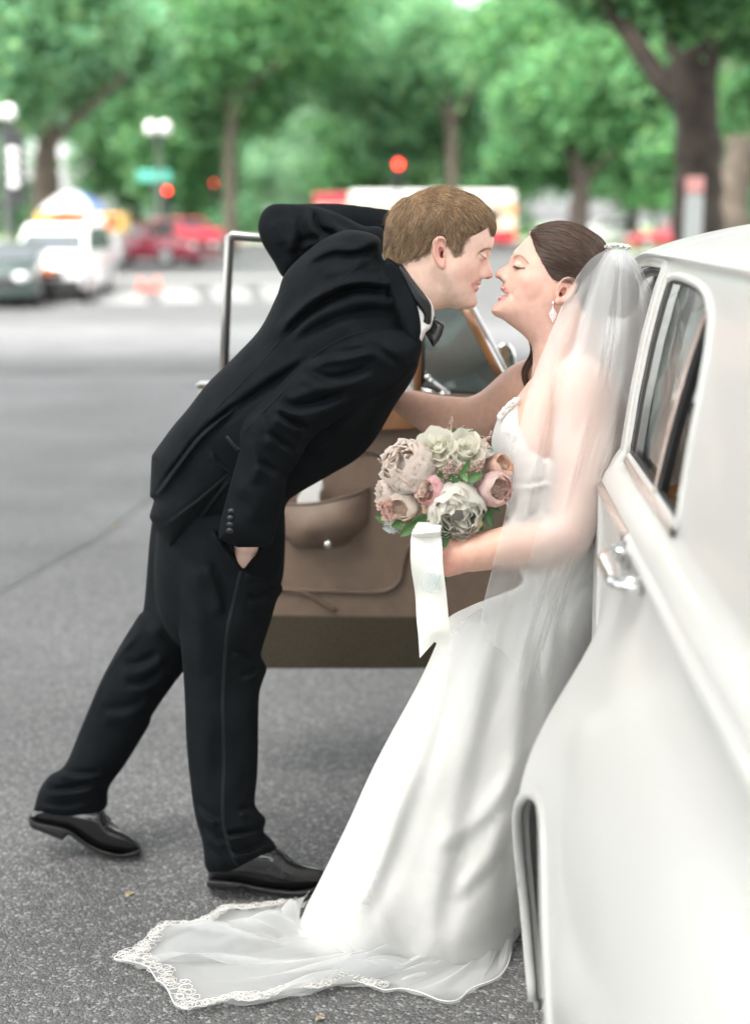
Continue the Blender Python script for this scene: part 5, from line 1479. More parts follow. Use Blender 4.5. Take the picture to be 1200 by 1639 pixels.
# ---- hair: a close cap and several thousand locks
HB = np.array((0.225, 0.146, 0.083))
vc = Vol(604, 806, -76, 76, 292, 566, 1.4, 2.88)
cap = [(617, 412), (616.5, 382), (619, 364), (626, 338), (637, 323), (656, 314.5), (678, 307), (700, 300), (719, 302), (743, 309), (763, 318), (776, 330), (788, 343), (792.5, 358), (792, 368), (789, 377), (786.5, 372), (783.5, 360),
       (774, 366), (765, 371), (747, 380), (740, 388), (737, 400), (731, 403), (726.5, 402), (718, 390), (711, 379), (701, 376), (692, 386), (688, 398), (680, 404), (668, 411), (652, 415), (640, 419), (626, 420)]
thick = vc.field([(660, 330, 5.5), (700, 312, 6), (745, 318, 6), (785, 350, 6), (787, 372, 3.5), (765, 368, 2.0), (745, 383, 1.2), (727, 402, 0.9), (705, 378, 1.4), (685, 402, 1.0), (650, 414, 1.0), (622, 400, 2.5), (620, 360, 4), (680, 360, 3.6), (735, 350, 4.2)], 2)
vc.F = np.maximum(head_base - thick[:, None, :], vc.sdf(cap)[:, None, :]).astype(np.float32)
CG, CQ = vc.mesh(1)
hair = mesh_np('hair', vc.W(CG[:, 0], CG[:, 2], CG[:, 1]), CQ, M_HAIR, groom, cols=np.repeat((HB * 0.72)[None], len(CG), 0))
def m_flow(p):
    x, q, y = p[:, 0], p[:, 1], p[:, 2]
    a = np.clip((y - 308 - (x - 700).clip(0) * 0.25) / 55, 0, 1)[:, None]
    a = np.maximum(a, np.clip(np.abs(q) / 40 - 0.6, 0, 1)[:, None] * 0.5)
    top = np.stack([np.where(x > 655, 1.0, -0.4), np.sign(q) * 0.35, np.where(x > 655, 0.28, 0.9)], 1)
    side = np.stack([np.clip((x - 720) / 60, -0.5, 0.9), 0 * x, 1.0 + 0 * x], 1)
    w_ = 0.35 * np.sin(x * 0.21 + y * 0.13)[:, None]
    return top * (1 - a) + side * a + w_ * np.array([[0.5, 0, 0.2]])
sel = RNG.choice(len(CG), 15000)
low = tri(vc, CG[sel])
yy, xx = CG[sel][:, 2], CG[sel][:, 0]
ln = np.where(yy < 345, RNG.uniform(22, 40, len(sel)), RNG.uniform(9, 18, len(sel)))
ln = np.where((xx > 765), RNG.uniform(14, 24, len(sel)), ln)
ln = np.where((yy > 372) & (xx < 760), RNG.uniform(8, 14, len(sel)), ln)
pt = grow(vc, CG[sel] + RNG.normal(size=(len(sel), 3)) * 1.2, m_flow, ln, 5, 0.3, 2.5, 0.24)
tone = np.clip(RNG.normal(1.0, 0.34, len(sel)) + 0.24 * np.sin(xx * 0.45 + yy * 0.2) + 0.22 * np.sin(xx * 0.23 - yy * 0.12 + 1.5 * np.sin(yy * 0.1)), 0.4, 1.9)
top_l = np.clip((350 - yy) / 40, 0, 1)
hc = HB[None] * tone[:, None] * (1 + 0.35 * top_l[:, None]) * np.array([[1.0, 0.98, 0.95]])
mess = (yy < 335) | (xx < 640)
pt[mess] = grow(vc, CG[sel][mess] + RNG.normal(size=(mess.sum(), 3)) * 1.2, m_flow, ln[mess], 5, 0.3, 3.6, 0.42)
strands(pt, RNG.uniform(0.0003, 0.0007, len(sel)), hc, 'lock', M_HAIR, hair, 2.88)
bpy.data.objects['lock'].name = 'hair_locks'
fl = CG[(CG[:, 2] < 345) & (CG[:, 0] < 745) & (CG[:, 0] > 618)]
fl = fl[RNG.choice(len(fl), 260)]
pf_ = grow(vc, fl, m_flow, RNG.uniform(14, 30, len(fl)), 6, 0.5, 9.0, 0.6)
strands(pf_, RNG.uniform(0.0002, 0.0004, len(fl)), HB[None] * RNG.uniform(.8, 1.7, (len(fl), 1)), 'stray_hair', M_HAIR, hair, 2.88)
fr = np.array([p for p in spline(cap, 14) if p[1] > 372 and p[0] < 752])
fr = fr[RNG.integers(0, len(fr), 1000)] + RNG.normal(size=(1000, 2)) * 1.7 + np.array([[0, 1.2]])
fq = vh.near_q(fr[:, 0], fr[:, 1]); ok = ~np.isnan(fq)
fp = grow(vh, np.stack([fr[ok, 0], fq[ok], fr[ok, 1]], 1), m_flow, RNG.uniform(4, 9, ok.sum()), 3, 0.2, 0.9, 0.25)
strands(fp, RNG.uniform(0.00015, 0.0003, ok.sum()), (HB[None] * .6 + SK[None] * .4) * RNG.uniform(.6, 1.0, (ok.sum(), 1)), 'hairline', M_HAIR, hair, 2.88)
eb = []
for s_ in (-1, 1):
    for i in range(90):
        u = RNG.uniform(0, 1); x = 765 + 20 * u; y = 405.5 - 7.5 * math.sin(u * 2.2) + RNG.normal() * 1.0
        q = vh.near_q([x], [y])[0] if s_ < 0 else vh.near_q([x], [y], far=True)[0]
        if q == q: eb.append([(x + 1.5 - 3 * t, q + s_ * (0.2 + 0.7 * t), y + 0.9 * t * (1 if u < .7 else -1)) for t in (0, .33, .66, 1)])
strands(eb, np.full(len(eb), 0.0004), np.repeat(HB[None] * 1.25, len(eb), 0), 'eyebrows', M_HAIR, groom, 2.88)

# ---- shirt and bow tie
vs = Vol(606, 724, -70, 70, 405, 572, 1.8, 2.88)
vs.add(vs.infl([(650, 428), (664, 448), (679, 466), (689.5, 480), (693.5, 490), (695, 502), (692.5, 515), (689.5, 526), (680, 535), (672, 548), (655, 530), (646, 500), (640, 470), (640, 440)],
               [(650, 450, 0, 53, 9), (670, 490, 0, 55, 10), (685, 510, 0, 44, 14), (660, 530, 0, 58, 12)], p=3, soft=0))
collar = vs.obj('shirt', M_SHIRT, groom)
vt = Vol(630, 724, -66, 66, 412, 566, 1.5, 2.88)
vt.add(vt.infl([(634, 431), (643, 421.5), (662.5, 446), (678, 467), (689.5, 483.5), (692.5, 497), (691.5, 512), (687, 522), (674.5, 517), (675, 506), (667.5, 494), (657.5, 479), (646.5, 457)],
               [(650, 445, 0, 60, 8), (670, 480, 0, 62, 8), (686, 505, 0, 52, 9)], p=3, soft=0))
for s_ in (-1, 1):
    vt.add(vt.infl([(675.5, 517, 1), (683, 516.5), (690, 523), (694, 512), (702, 514), (711.5, 519.5, 1), (709, 531), (704, 543), (693.5, 556, 1), (684, 541), (678, 530)],
                   [(682, 522, s_ * 14, 9, 8), (700, 530, s_ * 30, 15, 14), (694, 550, s_ * 38, 10, 8)]), 2)
    vt.tube([(683, 520, s_ * 22, 2), (692, 533, s_ * 42, 2.6), (700, 530, s_ * 47, 2.2), (703, 519, s_ * 46, 1.5)], 2.5, cut=True, sm=4)
vt.ell((687, 524, 0), (7, 8, 9), 2)
vt.tube([(691, 517, -6, 2.0), (694, 509, -8, 2.0), (696, 507, -8, 1.6)], 1)
vt.obj('bow_tie', M_SATIN, groom)

# ---- jacket
vj = Vol(228, 716, -225, 225, 316, 896, 2.8, 2.98)
torso = [(606, 380), (614, 416), (640, 420), (652, 458), (664, 498), (671.5, 533), (673, 560), (667, 592), (652, 620), (633, 647), (603, 699), (573, 733), (529, 760), (477, 790), (459, 806), (448, 840), (420, 862), (347, 866), (269, 883, 1), (239, 827, 1), (247, 800, 1), (240, 795, 1), (243, 729, 1), (274, 686), (300, 655), (330, 616), (356, 590), (382, 564),
         (417, 525), (443, 473), (455, 440), (482, 410), (520, 382), (560, 368)]
jf = vj.folds([
    ([(613, 388), (568, 404), (529, 405), (485, 428)], 8, 10, 's'),
    ([(638, 467), (612, 460), (568, 458), (525, 473), (482, 503), (443, 547)], 13, 11, 's'),
    ([(652, 500), (600, 492), (548, 500), (500, 522), (462, 552)], 6, 14, 's'),
    ([(499, 571), (443, 603), (386, 642), (326, 690)], 6, 12, 's'),
    ([(470, 560), (410, 590), (352, 640), (300, 700)], 4, 16, 'r'),
    ([(590, 410), (560, 430), (510, 440)], 6, 12, 'r'),
    ([(234, 816), (248, 794), (290, 736), (326, 692), (390, 640)], 8, 5, 's'),
    ([(300, 860), (340, 800), (372, 760)], 2, 4, 's'), ([(339, 722), (352, 742), (367, 757)], 2.5, 4, 's'),
    ([(248, 850), (310, 805), (367, 758)], 2, 4, 's'),
    ([(650, 560), (600, 640), (540, 720)], 5, 14, 's'), ([(610, 620), (540, 700), (470, 780)], 6, 16, 'r'),
    ([(640, 430), (625, 455), (615, 480)], 4, 8, 's'),
])
nz = 3.0 * np.sin(vj.X2 * 0.055 + 1.3 * np.sin(vj.Y2 * 0.03)) * np.sin(vj.Y2 * 0.047 + 0.9 * np.sin(vj.X2 * 0.041))
vj.add(vj.infl(torso, [(350, 810, 66, 158, 95), (420, 690, 40, 158, 105), (540, 560, 0, 152, 112), (600, 470, -8, 132, 92), (640, 450, -66, 80, 60), (300, 780, 66, 150, 70), (560, 420, 20, 130, 70)], jf + nz, p=2.3))
far_sl = [(612, 366), (581, 361), (547, 345), (503, 330), (460, 326), (434, 328), (419, 341), (413, 365), (421, 391), (438, 419), (454, 444), (480, 440), (510, 420), (560, 410), (612, 405)]
ff = vj.folds([([(500, 332), (500, 352), (512, 372), (545, 380)], 12, 9, 's'), ([(470, 345), (478, 372), (470, 410)], 5, 12, 's'), ([(520, 345), (560, 372), (600, 388)], 7, 10, 's'), ([(440, 350), (452, 395)], 4, 14, 'r'), ([(475, 395), (500, 385), (540, 384)], 6, 9, 's')])
vj.add(vj.infl(far_sl, [(430, 360, 120, 50, 42), (480, 380, 110, 56, 50), (580, 385, 90, 60, 40), (500, 340, 130, 52, 34)], ff), 5)
vj.tube([(448, 358, 128, 20), (484, 354, 140, 24), (540, 355, 158, 27), (610, 362, 178, 26), (676, 372, 186, 24)], 8, sm=3)
sleeve = [(674, 545), (671, 575), (664, 590), (633, 622), (600, 640), (568, 656), (535, 676), (503, 698), (486, 722), (474, 746), (461, 760), (456, 794), (444, 837), (437, 867, 1), (430, 876, 1), (378, 876, 1), (349.5, 862, 1), (352, 840), (360, 807), (373, 759), (384, 720), (386, 690), (396, 668), (412, 651), (443, 621), (477, 583), (497, 571), (530, 549), (577, 534), (612, 527), (648, 530)]
sf = vj.folds([
    ([(492, 580), (520, 572), (560, 566), (610, 556)], 8, 9, 's'),
    ([(478, 592), (520, 610), (560, 606), (600, 590)], 7, 12, 's'),
    ([(440, 640), (470, 655), (510, 650), (560, 628)], 8, 11, 's'),
    ([(440, 660), (465, 678), (496, 690)], 9, 9, 's'),
    ([(425, 692), (450, 712), (478, 728)], 7, 9, 's'),
    ([(408, 660), (430, 690), (436, 720)], 6, 12, 'r'), ([(395, 700), (410, 740), (405, 780)], 5, 14, 'r'),
    ([(470, 680), (520, 668), (580, 634)], 8, 12, 'r'), ([(456, 640), (500, 626), (545, 622)], 5, 9, 'r'),
    ([(410, 740), (436, 756), (460, 762)], 5, 10, 's'), ([(380, 770), (410, 800), (400, 840)], 3, 14, 'r'),
    ([(600, 545), (640, 570), (652, 600)], 5, 14, 'r'), ([(560, 540), (600, 560), (640, 590)], 5, 10, 's'),
])
vj.add(vj.infl(sleeve, [(630, 570, -112, 62, 55), (560, 600, -122, 60, 52), (460, 690, -128, 52, 46), (420, 760, -124, 46, 40), (395, 850, -112, 44, 42)], sf + nz * 0.6), 4)
vj.add(vj.infl([(617, 414), (630, 417), (642, 428), (656, 456), (668, 484), (673.5, 508), (675, 533), (666, 552), (645, 530), (626, 480), (616, 440)], [(640, 450, -80, 64, 10), (662, 510, -78, 72, 12), (620, 430, -80, 58, 10)], p=3, soft=0), 3)   # lapel and collar roll
jacket = vj.obj('tuxedo_jacket', M_SUIT, groom, 1)

for x, y in ((371, 818), (369.5, 829), (369, 839.5), (368.5, 849)):
    b = MB(); q = vj.near_q([x], [y])[0]
    b.ball(vj.W(x, y, q - 1.0), (0.0078, 0.0045, 0.0066), 8, 12)
    b.build('sleeve_button', M_SATIN, jacket, True)
for pts in ([(612, 402), (560, 436), (490, 500), (400, 598), (310, 692), (262, 752)], [(487, 588), (440, 640), (392, 690)], [(339, 722), (352, 740), (367, 757)], [(249, 850), (310, 806), (366, 759)], [(588, 529), (556, 538), (522, 556), (497, 573)]):
    on_surface(vj, pts, 'seam', 1.3, 0.5, mat('seam_thread', (0.002, 0.0025, 0.003), 0.9), jacket)
on_surface(vj, [(362.5, 699), (372, 710), (381.5, 720)], 'pocket_welt', 5.5, 2.0, M_SATIN, jacket)

# ---- shoes
def shoe(v, upper, pts, sole, spts, detail, laces):
    v.add(v.infl(upper, pts, p=2.2))
    for d in detail: v.tube([(x, y, q, 0.9) for x, y, q in d], 0.6, cut=True, sm=4)
    o = v.obj('shoe', M_SHOE, groom, 1)
    s = Vol(v.xs[0], v.xs[-1], v.qs[0], v.qs[-1], v.ys[0], v.ys[-1], 1.8, v.Yref)
    s.add(s.infl(sole, spts, p=3))
    s.obj('sole', M_SOLE, o, 1)
    b = MB()
    for l in laces:
        pp = []
        for x, y in l:
            q = v.near_q([x], [y])[0]
            pp.append(v.W(x, y, (q if q == q else 0) - 0.6))
        b.tube(crv(pp, 4), 0.0013, 6)
    b.build('laces', M_SUIT, o, True)
vk = Vol(322, 534, -58, 62, 1335, 1442, 2.0, 3.05)
shoe(vk, [(333, 1409), (334, 1395), (345, 1375), (370, 1360), (405, 1352), (440, 1355), (455, 1364), (467, 1375), (490, 1384.5), (512, 1389), (523, 1396), (524, 1408), (517, 1417), (500, 1423), (466, 1427), (425, 1424), (384, 1416), (345, 1413)],
     [(350, 1395, 0, 40, 34), (400, 1390, 0, 40, 36), (450, 1390, 0, 42, 30), (505, 1405, 4, 36, 20)],
     [(330.5, 1409, 1), (331, 1418), (336, 1422, 1), (382, 1424, 1), (388, 1421, 1), (420, 1430), (467, 1436), (496, 1433.5), (512, 1425), (522, 1414), (518, 1413), (495, 1422), (466, 1425), (425, 1420), (384, 1412), (345, 1408)],
     [(350, 1416, 0, 42, 5), (420, 1424, 0, 40, 5), (480, 1428, 2, 46, 5), (515, 1418, 4, 34, 5)],
     [[(478, 1380, -30), (476, 1395, -40), (470, 1415, -42), (468, 1424, -42)], [(452, 1366, -28), (440, 1385, -38), (415, 1400, -40), (398, 1414, -40)], [(490, 1385, -30), (491, 1400, -40), (494, 1418, -40)]],
     [[(448, 1365), (456, 1368), (462, 1373)], [(453, 1368), (461, 1371), (468, 1378)]])
vf = Vol(36, 240, -60, 62, 1288, 1382, 2.0, 3.255)
shoe(vf, [(47, 1312), (50, 1302), (70, 1290), (120, 1290), (160, 1292), (170, 1301), (178, 1319), (197, 1329), (214, 1339), (225, 1352), (226, 1361), (216, 1367), (196, 1367), (165, 1362), (140, 1350), (112, 1331), (90, 1325), (60, 1318)],
     [(70, 1308, 0, 38, 30), (130, 1315, 0, 40, 32), (190, 1345, 0, 42, 28)],
     [(44.5, 1308, 1), (47, 1320), (51, 1326, 1), (100, 1345, 1), (110, 1336, 1), (140, 1357), (165, 1369), (197, 1373), (219, 1369), (227, 1361), (222, 1360), (196, 1366), (166, 1360), (141, 1348), (113, 1328), (90, 1321), (62, 1315)],
     [(70, 1325, 0, 40, 6), (130, 1345, 0, 38, 5), (200, 1368, 0, 44, 5)],
     [[(200, 1331, -30), (199, 1345, -40), (194, 1362, -42)], [(160, 1300, -30), (165, 1325, -38), (140, 1340, -40)], [(120, 1322, -38), (145, 1328, -39), (172, 1338, -40)]],
     [[(163, 1303), (172, 1306), (178, 1314)], [(168, 1309), (176, 1313), (184, 1321)], [(172, 1316), (181, 1319), (190, 1326)]])
# ================================================================== the bride
def lace_mat(name, col, rough, scale, dist):
    """white lace over satin: raised floral cells, woven grain"""
    m, t, b = nt(name)
    N, L = t.nodes, t.links
    b.inputs['Roughness'].default_value = rough
    b.inputs['Specular IOR Level'].default_value = 0.25
    b.inputs['Sheen Weight'].default_value = 0.15
    tc = N.new('ShaderNodeTexCoord')
    v = N.new('ShaderNodeTexVoronoi'); v.feature = 'DISTANCE_TO_EDGE'; v.inputs['Scale'].default_value = scale
    nz_ = N.new('ShaderNodeTexNoise'); nz_.inputs['Scale'].default_value = scale * 0.35; nz_.inputs['Detail'].default_value = 4
    mxv = N.new('ShaderNodeMix'); mxv.data_type = 'RGBA'; mxv.inputs['Factor'].default_value = 0.06
    L.new(tc.outputs['Object'], nz_.inputs['Vector'])
    L.new(tc.outputs['Object'], mxv.inputs[6]); L.new(nz_.outputs['Color'], mxv.inputs[7])
    L.new(mxv.outputs[2], v.inputs['Vector'])
    cr = N.new('ShaderNodeMapRange'); cr.inputs['From Max'].default_value = 0.12
    L.new(v.outputs['Distance'], cr.inputs['Value'])
    big = N.new('ShaderNodeTexNoise'); big.inputs['Scale'].default_value = 9; big.inputs['Detail'].default_value = 5
    L.new(tc.outputs['Object'], big.inputs['Vector'])
    ml = N.new('ShaderNodeMath'); ml.operation = 'MULTIPLY'
    L.new(cr.outputs['Result'], ml.inputs[0]); L.new(big.outputs['Fac'], ml.inputs[1])
    mx = N.new('ShaderNodeMix'); mx.data_type = 'RGBA'
    mx.inputs[6].default_value = (*[c * 0.82 for c in col], 1); mx.inputs[7].default_value = (*col, 1)
    L.new(ml.outputs['Value'], mx.inputs['Factor'])
    L.new(mx.outputs[2], b.inputs['Base Color'])
    b1 = N.new('ShaderNodeBump'); b1.inputs['Distance'].default_value = dist; b1.inputs['Strength'].default_value = 0.9
    L.new(ml.outputs['Value'], b1.inputs['Height'])
    b2 = N.new('ShaderNodeBump'); b2.inputs['Distance'].default_value = 0.008; b2.inputs['Strength'].default_value = 0.25
    L.new(big.outputs['Fac'], b2.inputs['Height']); L.new(b2.outputs['Normal'], b1.inputs['Normal'])
    L.new(b1.outputs['Normal'], b.inputs['Normal'])
    return m

def tulle_mat(name, a0, a1, col=(0.86, 0.87, 0.87)):
    """fine net: threads cover more of the view where the cloth is seen at a slant"""
    m = bpy.data.materials.new(name); m.use_nodes = True
    t = m.node_tree; N, L = t.nodes, t.links; N.clear()
    out = N.new('ShaderNodeOutputMaterial'); mix = N.new('ShaderNodeMixShader'); tr = N.new('ShaderNodeBsdfTransparent')
    df = N.new('ShaderNodeBsdfDiffuse'); tl = N.new('ShaderNodeBsdfTranslucent'); m2 = N.new('ShaderNodeMixShader')
    df.inputs['Color'].default_value = (*col, 1); tl.inputs['Color'].default_value = (*col, 1)
    m2.inputs['Fac'].default_value = 0.4
    lw = N.new('ShaderNodeLayerWeight'); lw.inputs['Blend'].default_value = 0.5
    pw = N.new('ShaderNodeMath'); pw.operation = 'POWER'; pw.inputs[1].default_value = 2.0
    mr = N.new('ShaderNodeMapRange'); mr.inputs['To Min'].default_value = a0; mr.inputs['To Max'].default_value = a1
    L.new(lw.outputs['Facing'], pw.inputs[0]); L.new(pw.outputs['Value'], mr.inputs['Value'])
    L.new(df.outputs['BSDF'], m2.inputs[1]); L.new(tl.outputs['BSDF'], m2.inputs[2])
    L.new(mr.outputs['Result'], mix.inputs['Fac']); L.new(tr.outputs['BSDF'], mix.inputs[1]); L.new(m2.outputs['Shader'], mix.inputs[2])
    L.new(mix.outputs['Shader'], out.inputs['Surface'])
    return m

M_GOWN = lace_mat('ivory_lace', (0.84, 0.82, 0.785), 0.75, 130, 0.0016)
M_TULLE = tulle_mat('veil_tulle', 0.29, 0.88)
M_TULLE2 = tulle_mat('train_tulle', 0.30, 0.85)
M_LACE = mat('lace_thread', (0.82, 0.80, 0.77), 0.8, bump=(400, 0.001, 0.3))
M_GEM = mat('crystal', (0.85, 0.86, 0.88), 0.06, metal=0.75, spec=0.8)
M_TEETH = mat('teeth', (0.78, 0.74, 0.68), 0.25)

bride = empty('person', PV(700, 1500, 2.86), 'bride in strapless white lace gown and veil sitting in the open car, holding the bouquet', 'person')
BS = np.array((0.66, 0.42, 0.34)); BS_RED = np.array((0.70, 0.31, 0.25)); BLIP = np.array((0.68, 0.32, 0.31))
BARM = np.array((0.64, 0.385, 0.295))

vh2 = Vol(780, 996, -78, 78, 346, 642, 1.4, 2.88)
bface = [(848, 369), (846, 377), (837.8, 386), (828.7, 395), (822.3, 402), (819.8, 409), (818.6, 415), (816, 424), (812, 435), (808, 446), (805, 453), (803, 459), (803.5, 466), (801.5, 473), (798, 481), (790.5, 488.5), (786, 495.8), (787, 501), (793.8, 506.8), (803, 510.8),
         (817.7, 521.5), (834, 534), (846, 547), (851, 560), (852, 580), (850, 604), (852, 636), (900, 646), (962, 636), (965, 600), (966, 560), (972, 510), (984, 465), (978, 420), (965, 391), (944, 372), (920, 361), (895, 357), (870, 360)]
bp = [(900, 620, 0, 52, 50), (890, 570, 0, 46, 48), (862, 520, 0, 46, 46), (880, 500, 0, 48, 52), (800, 498, 0, 29, 26), (815, 512, 0, 34, 30), (830, 490, 0, 45, 44), (850, 455, 0, 59, 62), (822, 455, 0, 50, 56), (845, 410, 0, 56, 68), (925, 410, 0, 62, 64), (950, 460, 0, 60, 60),
      (826, 400, 0, 48, 64), (810, 470, 0, 40, 42), (828, 425, 0, 49, 66), (905, 470, 0, 56, 60)]
rf = relief(vh2, [(827, 423, 9, 7, -20, -4.5), (838, 447, 15, 11, -35, 4.0), (820, 473, 4, 7, -20, -2.5), (824, 466, 2.5, 9, 25, -2.0), (829, 468, 5, 10, 20, 2.2), (824, 409, 9, 4, -20, 2.0), (848, 405, 12, 16, 0, -2.5), (872, 485, 12, 26, 35, 2), (900, 505, 16, 24, 20, -5)])
vh2.add(vh2.infl(bface, bp, rf, rf)); bhead_base = vh2.F.copy()
bnose = [(818.5, 411), (812, 422.3), (803, 428.8), (795.9, 433.4), (792.2, 438.8), (793, 444), (799, 447.3), (804, 451), (809, 455), (816, 452), (817, 444), (820, 430), (823, 418)]
vh2.add(vh2.infl(bnose, [(815, 420, 0, 9, 9), (805, 432, 0, 10, 11), (797, 440, 0, 12, 10), (810, 447, 0, 25, 14), (816, 450, 0, 25, 16)]), 5)
for s_ in (-1, 1):
    vh2.ell((807, 446, s_ * 12), (6, 4.8, 5.0), 3, rot=35)
    vh2.ell((800.5, 448.4, s_ * 7.5), (4.2, 2.0, 3.4), 1.2, cut=True, rot=30)
    vh2.ell((829, 425, s_ * 27), (8.5, 6.5, 8), 5, rot=-15)
bup = [(803, 456.5), (800.2, 460.3), (801, 463.6), (805, 466.2), (810, 468), (816.5, 470), (812, 465.5), (808, 460)]
blo = [(801, 473.8), (797.6, 474.6), (796.2, 477.4), (797.6, 480.3), (802, 480.2), (808, 477.5), (815, 473), (808, 474.2)]
vh2.add(vh2.infl(bup, [(803, 461, 0, 20, 12), (815, 469, 0, 31, 14)]), 1.6)
vh2.add(vh2.infl(blo, [(800, 478, 0, 18, 11), (814, 474, 0, 31, 13)]), 1.6)
vh2.add(-(-vh2.F))
mouth = vh2.infl([(799, 467.4, 1), (806, 468.8), (815.5, 470.9, 1), (814, 472.6), (806, 474.2), (798, 474.6, 1)], [(803, 471, 0, 24, 4), (815, 471, 0, 33, 3)], p=3, soft=0)
vh2.F = smax(vh2.F, -mouth.astype(np.float32), 0.8).astype(np.float32)
bhelix = [(890, 470, 4, 2.2), (893, 460, 7, 2.6), (900, 450, 10, 2.8), (909, 446.5, 12, 3), (917, 450, 13, 3), (920, 458, 13, 3), (916, 469, 12, 2.8), (908, 478, 9, 2.8), (899, 484, 6, 2.6)]
ear(vh2, [(912, 446), (900, 449), (892, 461), (889, 474), (888, 484), (893, 488), (901, 484), (912, 474), (920, 460), (919, 450)], 54, 2.5, (900, 468, 4.8, 9, 30), bhelix, (892, 482, 4, 5))
for s_ in (-1, 1):
    vh2.ell((891, 472, s_ * 60), (2.4, 3.4, 3.5), 1.5)
    vh2.ell((896, 471, s_ * 57), (2.2, 4, 8), 1, cut=True, rot=20)
BLASH = spline([(822, 425.6), (827, 428.2), (832, 429), (839, 428.6)], 6, False)
def b_tint(x, q, y):
    c = np.repeat(BS[None], len(x), 0)
    def mix(to, wt):
        wt = np.clip(wt, 0, 1)[:, None]; c[:] = c * (1 - wt) + np.array(to) * wt
    gs = lambda a, b, r: np.exp(-((x - a) ** 2 + (y - b) ** 2) / r ** 2)
    mix(BS_RED, 0.42 * gs(846, 452, 18) + 0.22 * gs(798, 440, 9) + 0.2 * gs(860, 490, 26) + 0.2 * gs(795, 496, 10))
    ep = spline([(912, 446), (900, 449), (892, 461), (889, 474), (888, 484), (893, 488), (901, 484), (912, 474), (920, 460), (919, 450)], 5)
    ed = dist2(ep, x, y)[0]; mix(BS_RED, 0.45 * np.where(inside2(ep, x, y), 1, np.clip(1 - ed / 3, 0, 1)) * (np.abs(q) > 50))
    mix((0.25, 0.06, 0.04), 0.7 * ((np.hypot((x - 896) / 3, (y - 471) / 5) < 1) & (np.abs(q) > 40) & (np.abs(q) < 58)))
    for pg in (bup, blo):
        pg = spline(pg, 5); dd, _, _ = dist2(pg, x, y); ii = inside2(pg, x, y)
        mix(BLIP, np.where(ii, 1, np.clip(1 - dd / 1.4, 0, 1)) * 0.9 * (np.abs(q) < 33))
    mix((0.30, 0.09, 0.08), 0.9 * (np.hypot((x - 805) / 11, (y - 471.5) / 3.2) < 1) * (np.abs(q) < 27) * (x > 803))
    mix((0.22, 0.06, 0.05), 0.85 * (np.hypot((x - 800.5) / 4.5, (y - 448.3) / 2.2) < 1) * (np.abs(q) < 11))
    mix((0.035, 0.02, 0.015), 0.95 * np.clip(1.5 - near_line(BLASH, x, y) / 1.0, 0, 1) * (np.abs(q) > 12))
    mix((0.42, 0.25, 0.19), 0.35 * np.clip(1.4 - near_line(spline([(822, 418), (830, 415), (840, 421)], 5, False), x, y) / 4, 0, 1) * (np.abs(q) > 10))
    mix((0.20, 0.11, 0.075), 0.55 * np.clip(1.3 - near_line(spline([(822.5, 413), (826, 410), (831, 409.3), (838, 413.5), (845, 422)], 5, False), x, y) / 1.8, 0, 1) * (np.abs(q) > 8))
    return c
hG, hQ = vh2.mesh(2)
B1 = (vh2.W(hG[:, 0], hG[:, 2], hG[:, 1]), hQ, b_tint(hG[:, 0], hG[:, 1], hG[:, 2]))

# ---- shoulders, arms and hands
vb2 = Vol(596, 1016, -252, 300, 540, 960, 3.0, 2.88)
torso_b = [(880, 596), (860, 600), (848, 608), (834, 626), (818, 648), (800, 672), (792, 705), (800, 750), (820, 800), (850, 870), (900, 930), (980, 930), (1004, 850), (1004, 720), (998, 640), (985, 606), (965, 590), (930, 592)]
vb2.add(vb2.infl(torso_b, [(900, 600, 0, 80, 40), (900, 625, 0, 112, 60), (880, 660, 0, 134, 84), (860, 700, 0, 128, 90), (900, 850, 0, 125, 90), (840, 620, 0, 60, 60)]))
vb2.tube([(925, 612, -118, 44), (935, 640, -132, 50), (934, 700, -150, 46), (930, 760, -165, 42), (924, 815, -178, 38), (912, 858, -190, 34)], 12, sm=3)
vb2.tube([(912, 858, -190, 34), (870, 872, -200, 36), (826, 874, -206, 33), (790, 880, -208, 29), (762, 886, -208, 25), (742, 890, -207, 23)], 8, sm=3)
vb2.ell((727, 894, -206), (24, 27, 14), 8, rot=10)
for i in range(4):
    y = 876 + i * 12.5
    vb2.tube([(718, y + 1, -208, 9), (700 + i, y - 1, -204, 8.2), (690 + i * 1.5, y - 2, -186, 7.4), (698 + i, y - 3, -170, 6.6)], 4, sm=3)
vb2.tube([(732, 880, -200, 11), (714, 868, -208, 9), (698, 862, -200, 8), (688, 862, -190, 7)], 5, sm=3)
vb2.tube([(858, 615, 92, 42), (830, 632, 120, 40), (790, 660, 150, 35), (752, 672, 178, 31), (725, 672, 195, 32), (695, 665, 215, 28), (668, 653, 230, 21), (648, 645, 240, 17.5)], 12, sm=3)
vb2.ell((628, 640, 246), (20, 17, 11), 7, rot=10)
for i in range(4):
    y = 628 + i * 8
    vb2.tube([(616, y, 246, 6.4), (606, y - 1, 240, 6), (602, y, 228, 5.2)], 3, sm=2)
vb2.tube([(634, 628, 240, 7.5), (622, 618, 234, 6.6), (612, 614, 230, 5.6)], 4, sm=2)
def arm_tint(x, q, y):
    c = np.repeat(BARM[None], len(x), 0)
    wt = np.clip(0.5 * np.exp(-((x - 720) ** 2 + (y - 905) ** 2) / 900) + 0.25 * np.exp(-((x - 912) ** 2 + (y - 860) ** 2) / 1200), 0, 1)[:, None]
    up = np.clip((640 - y) / 60, 0, 1)[:, None] * (q < 60)[:, None] * 0.7
    c = c * (1 - up) + BS * up
    return c * (1 - wt) + BS_RED * wt
aG, aQ = vb2.mesh(2)
B2 = (vb2.W(aG[:, 0], aG[:, 2], aG[:, 1]), aQ, arm_tint(aG[:, 0], aG[:, 1], aG[:, 2]))
BR_HINT = P(900, 590, 2.88)
BV, BQ, BC = bridge([B1, B2])
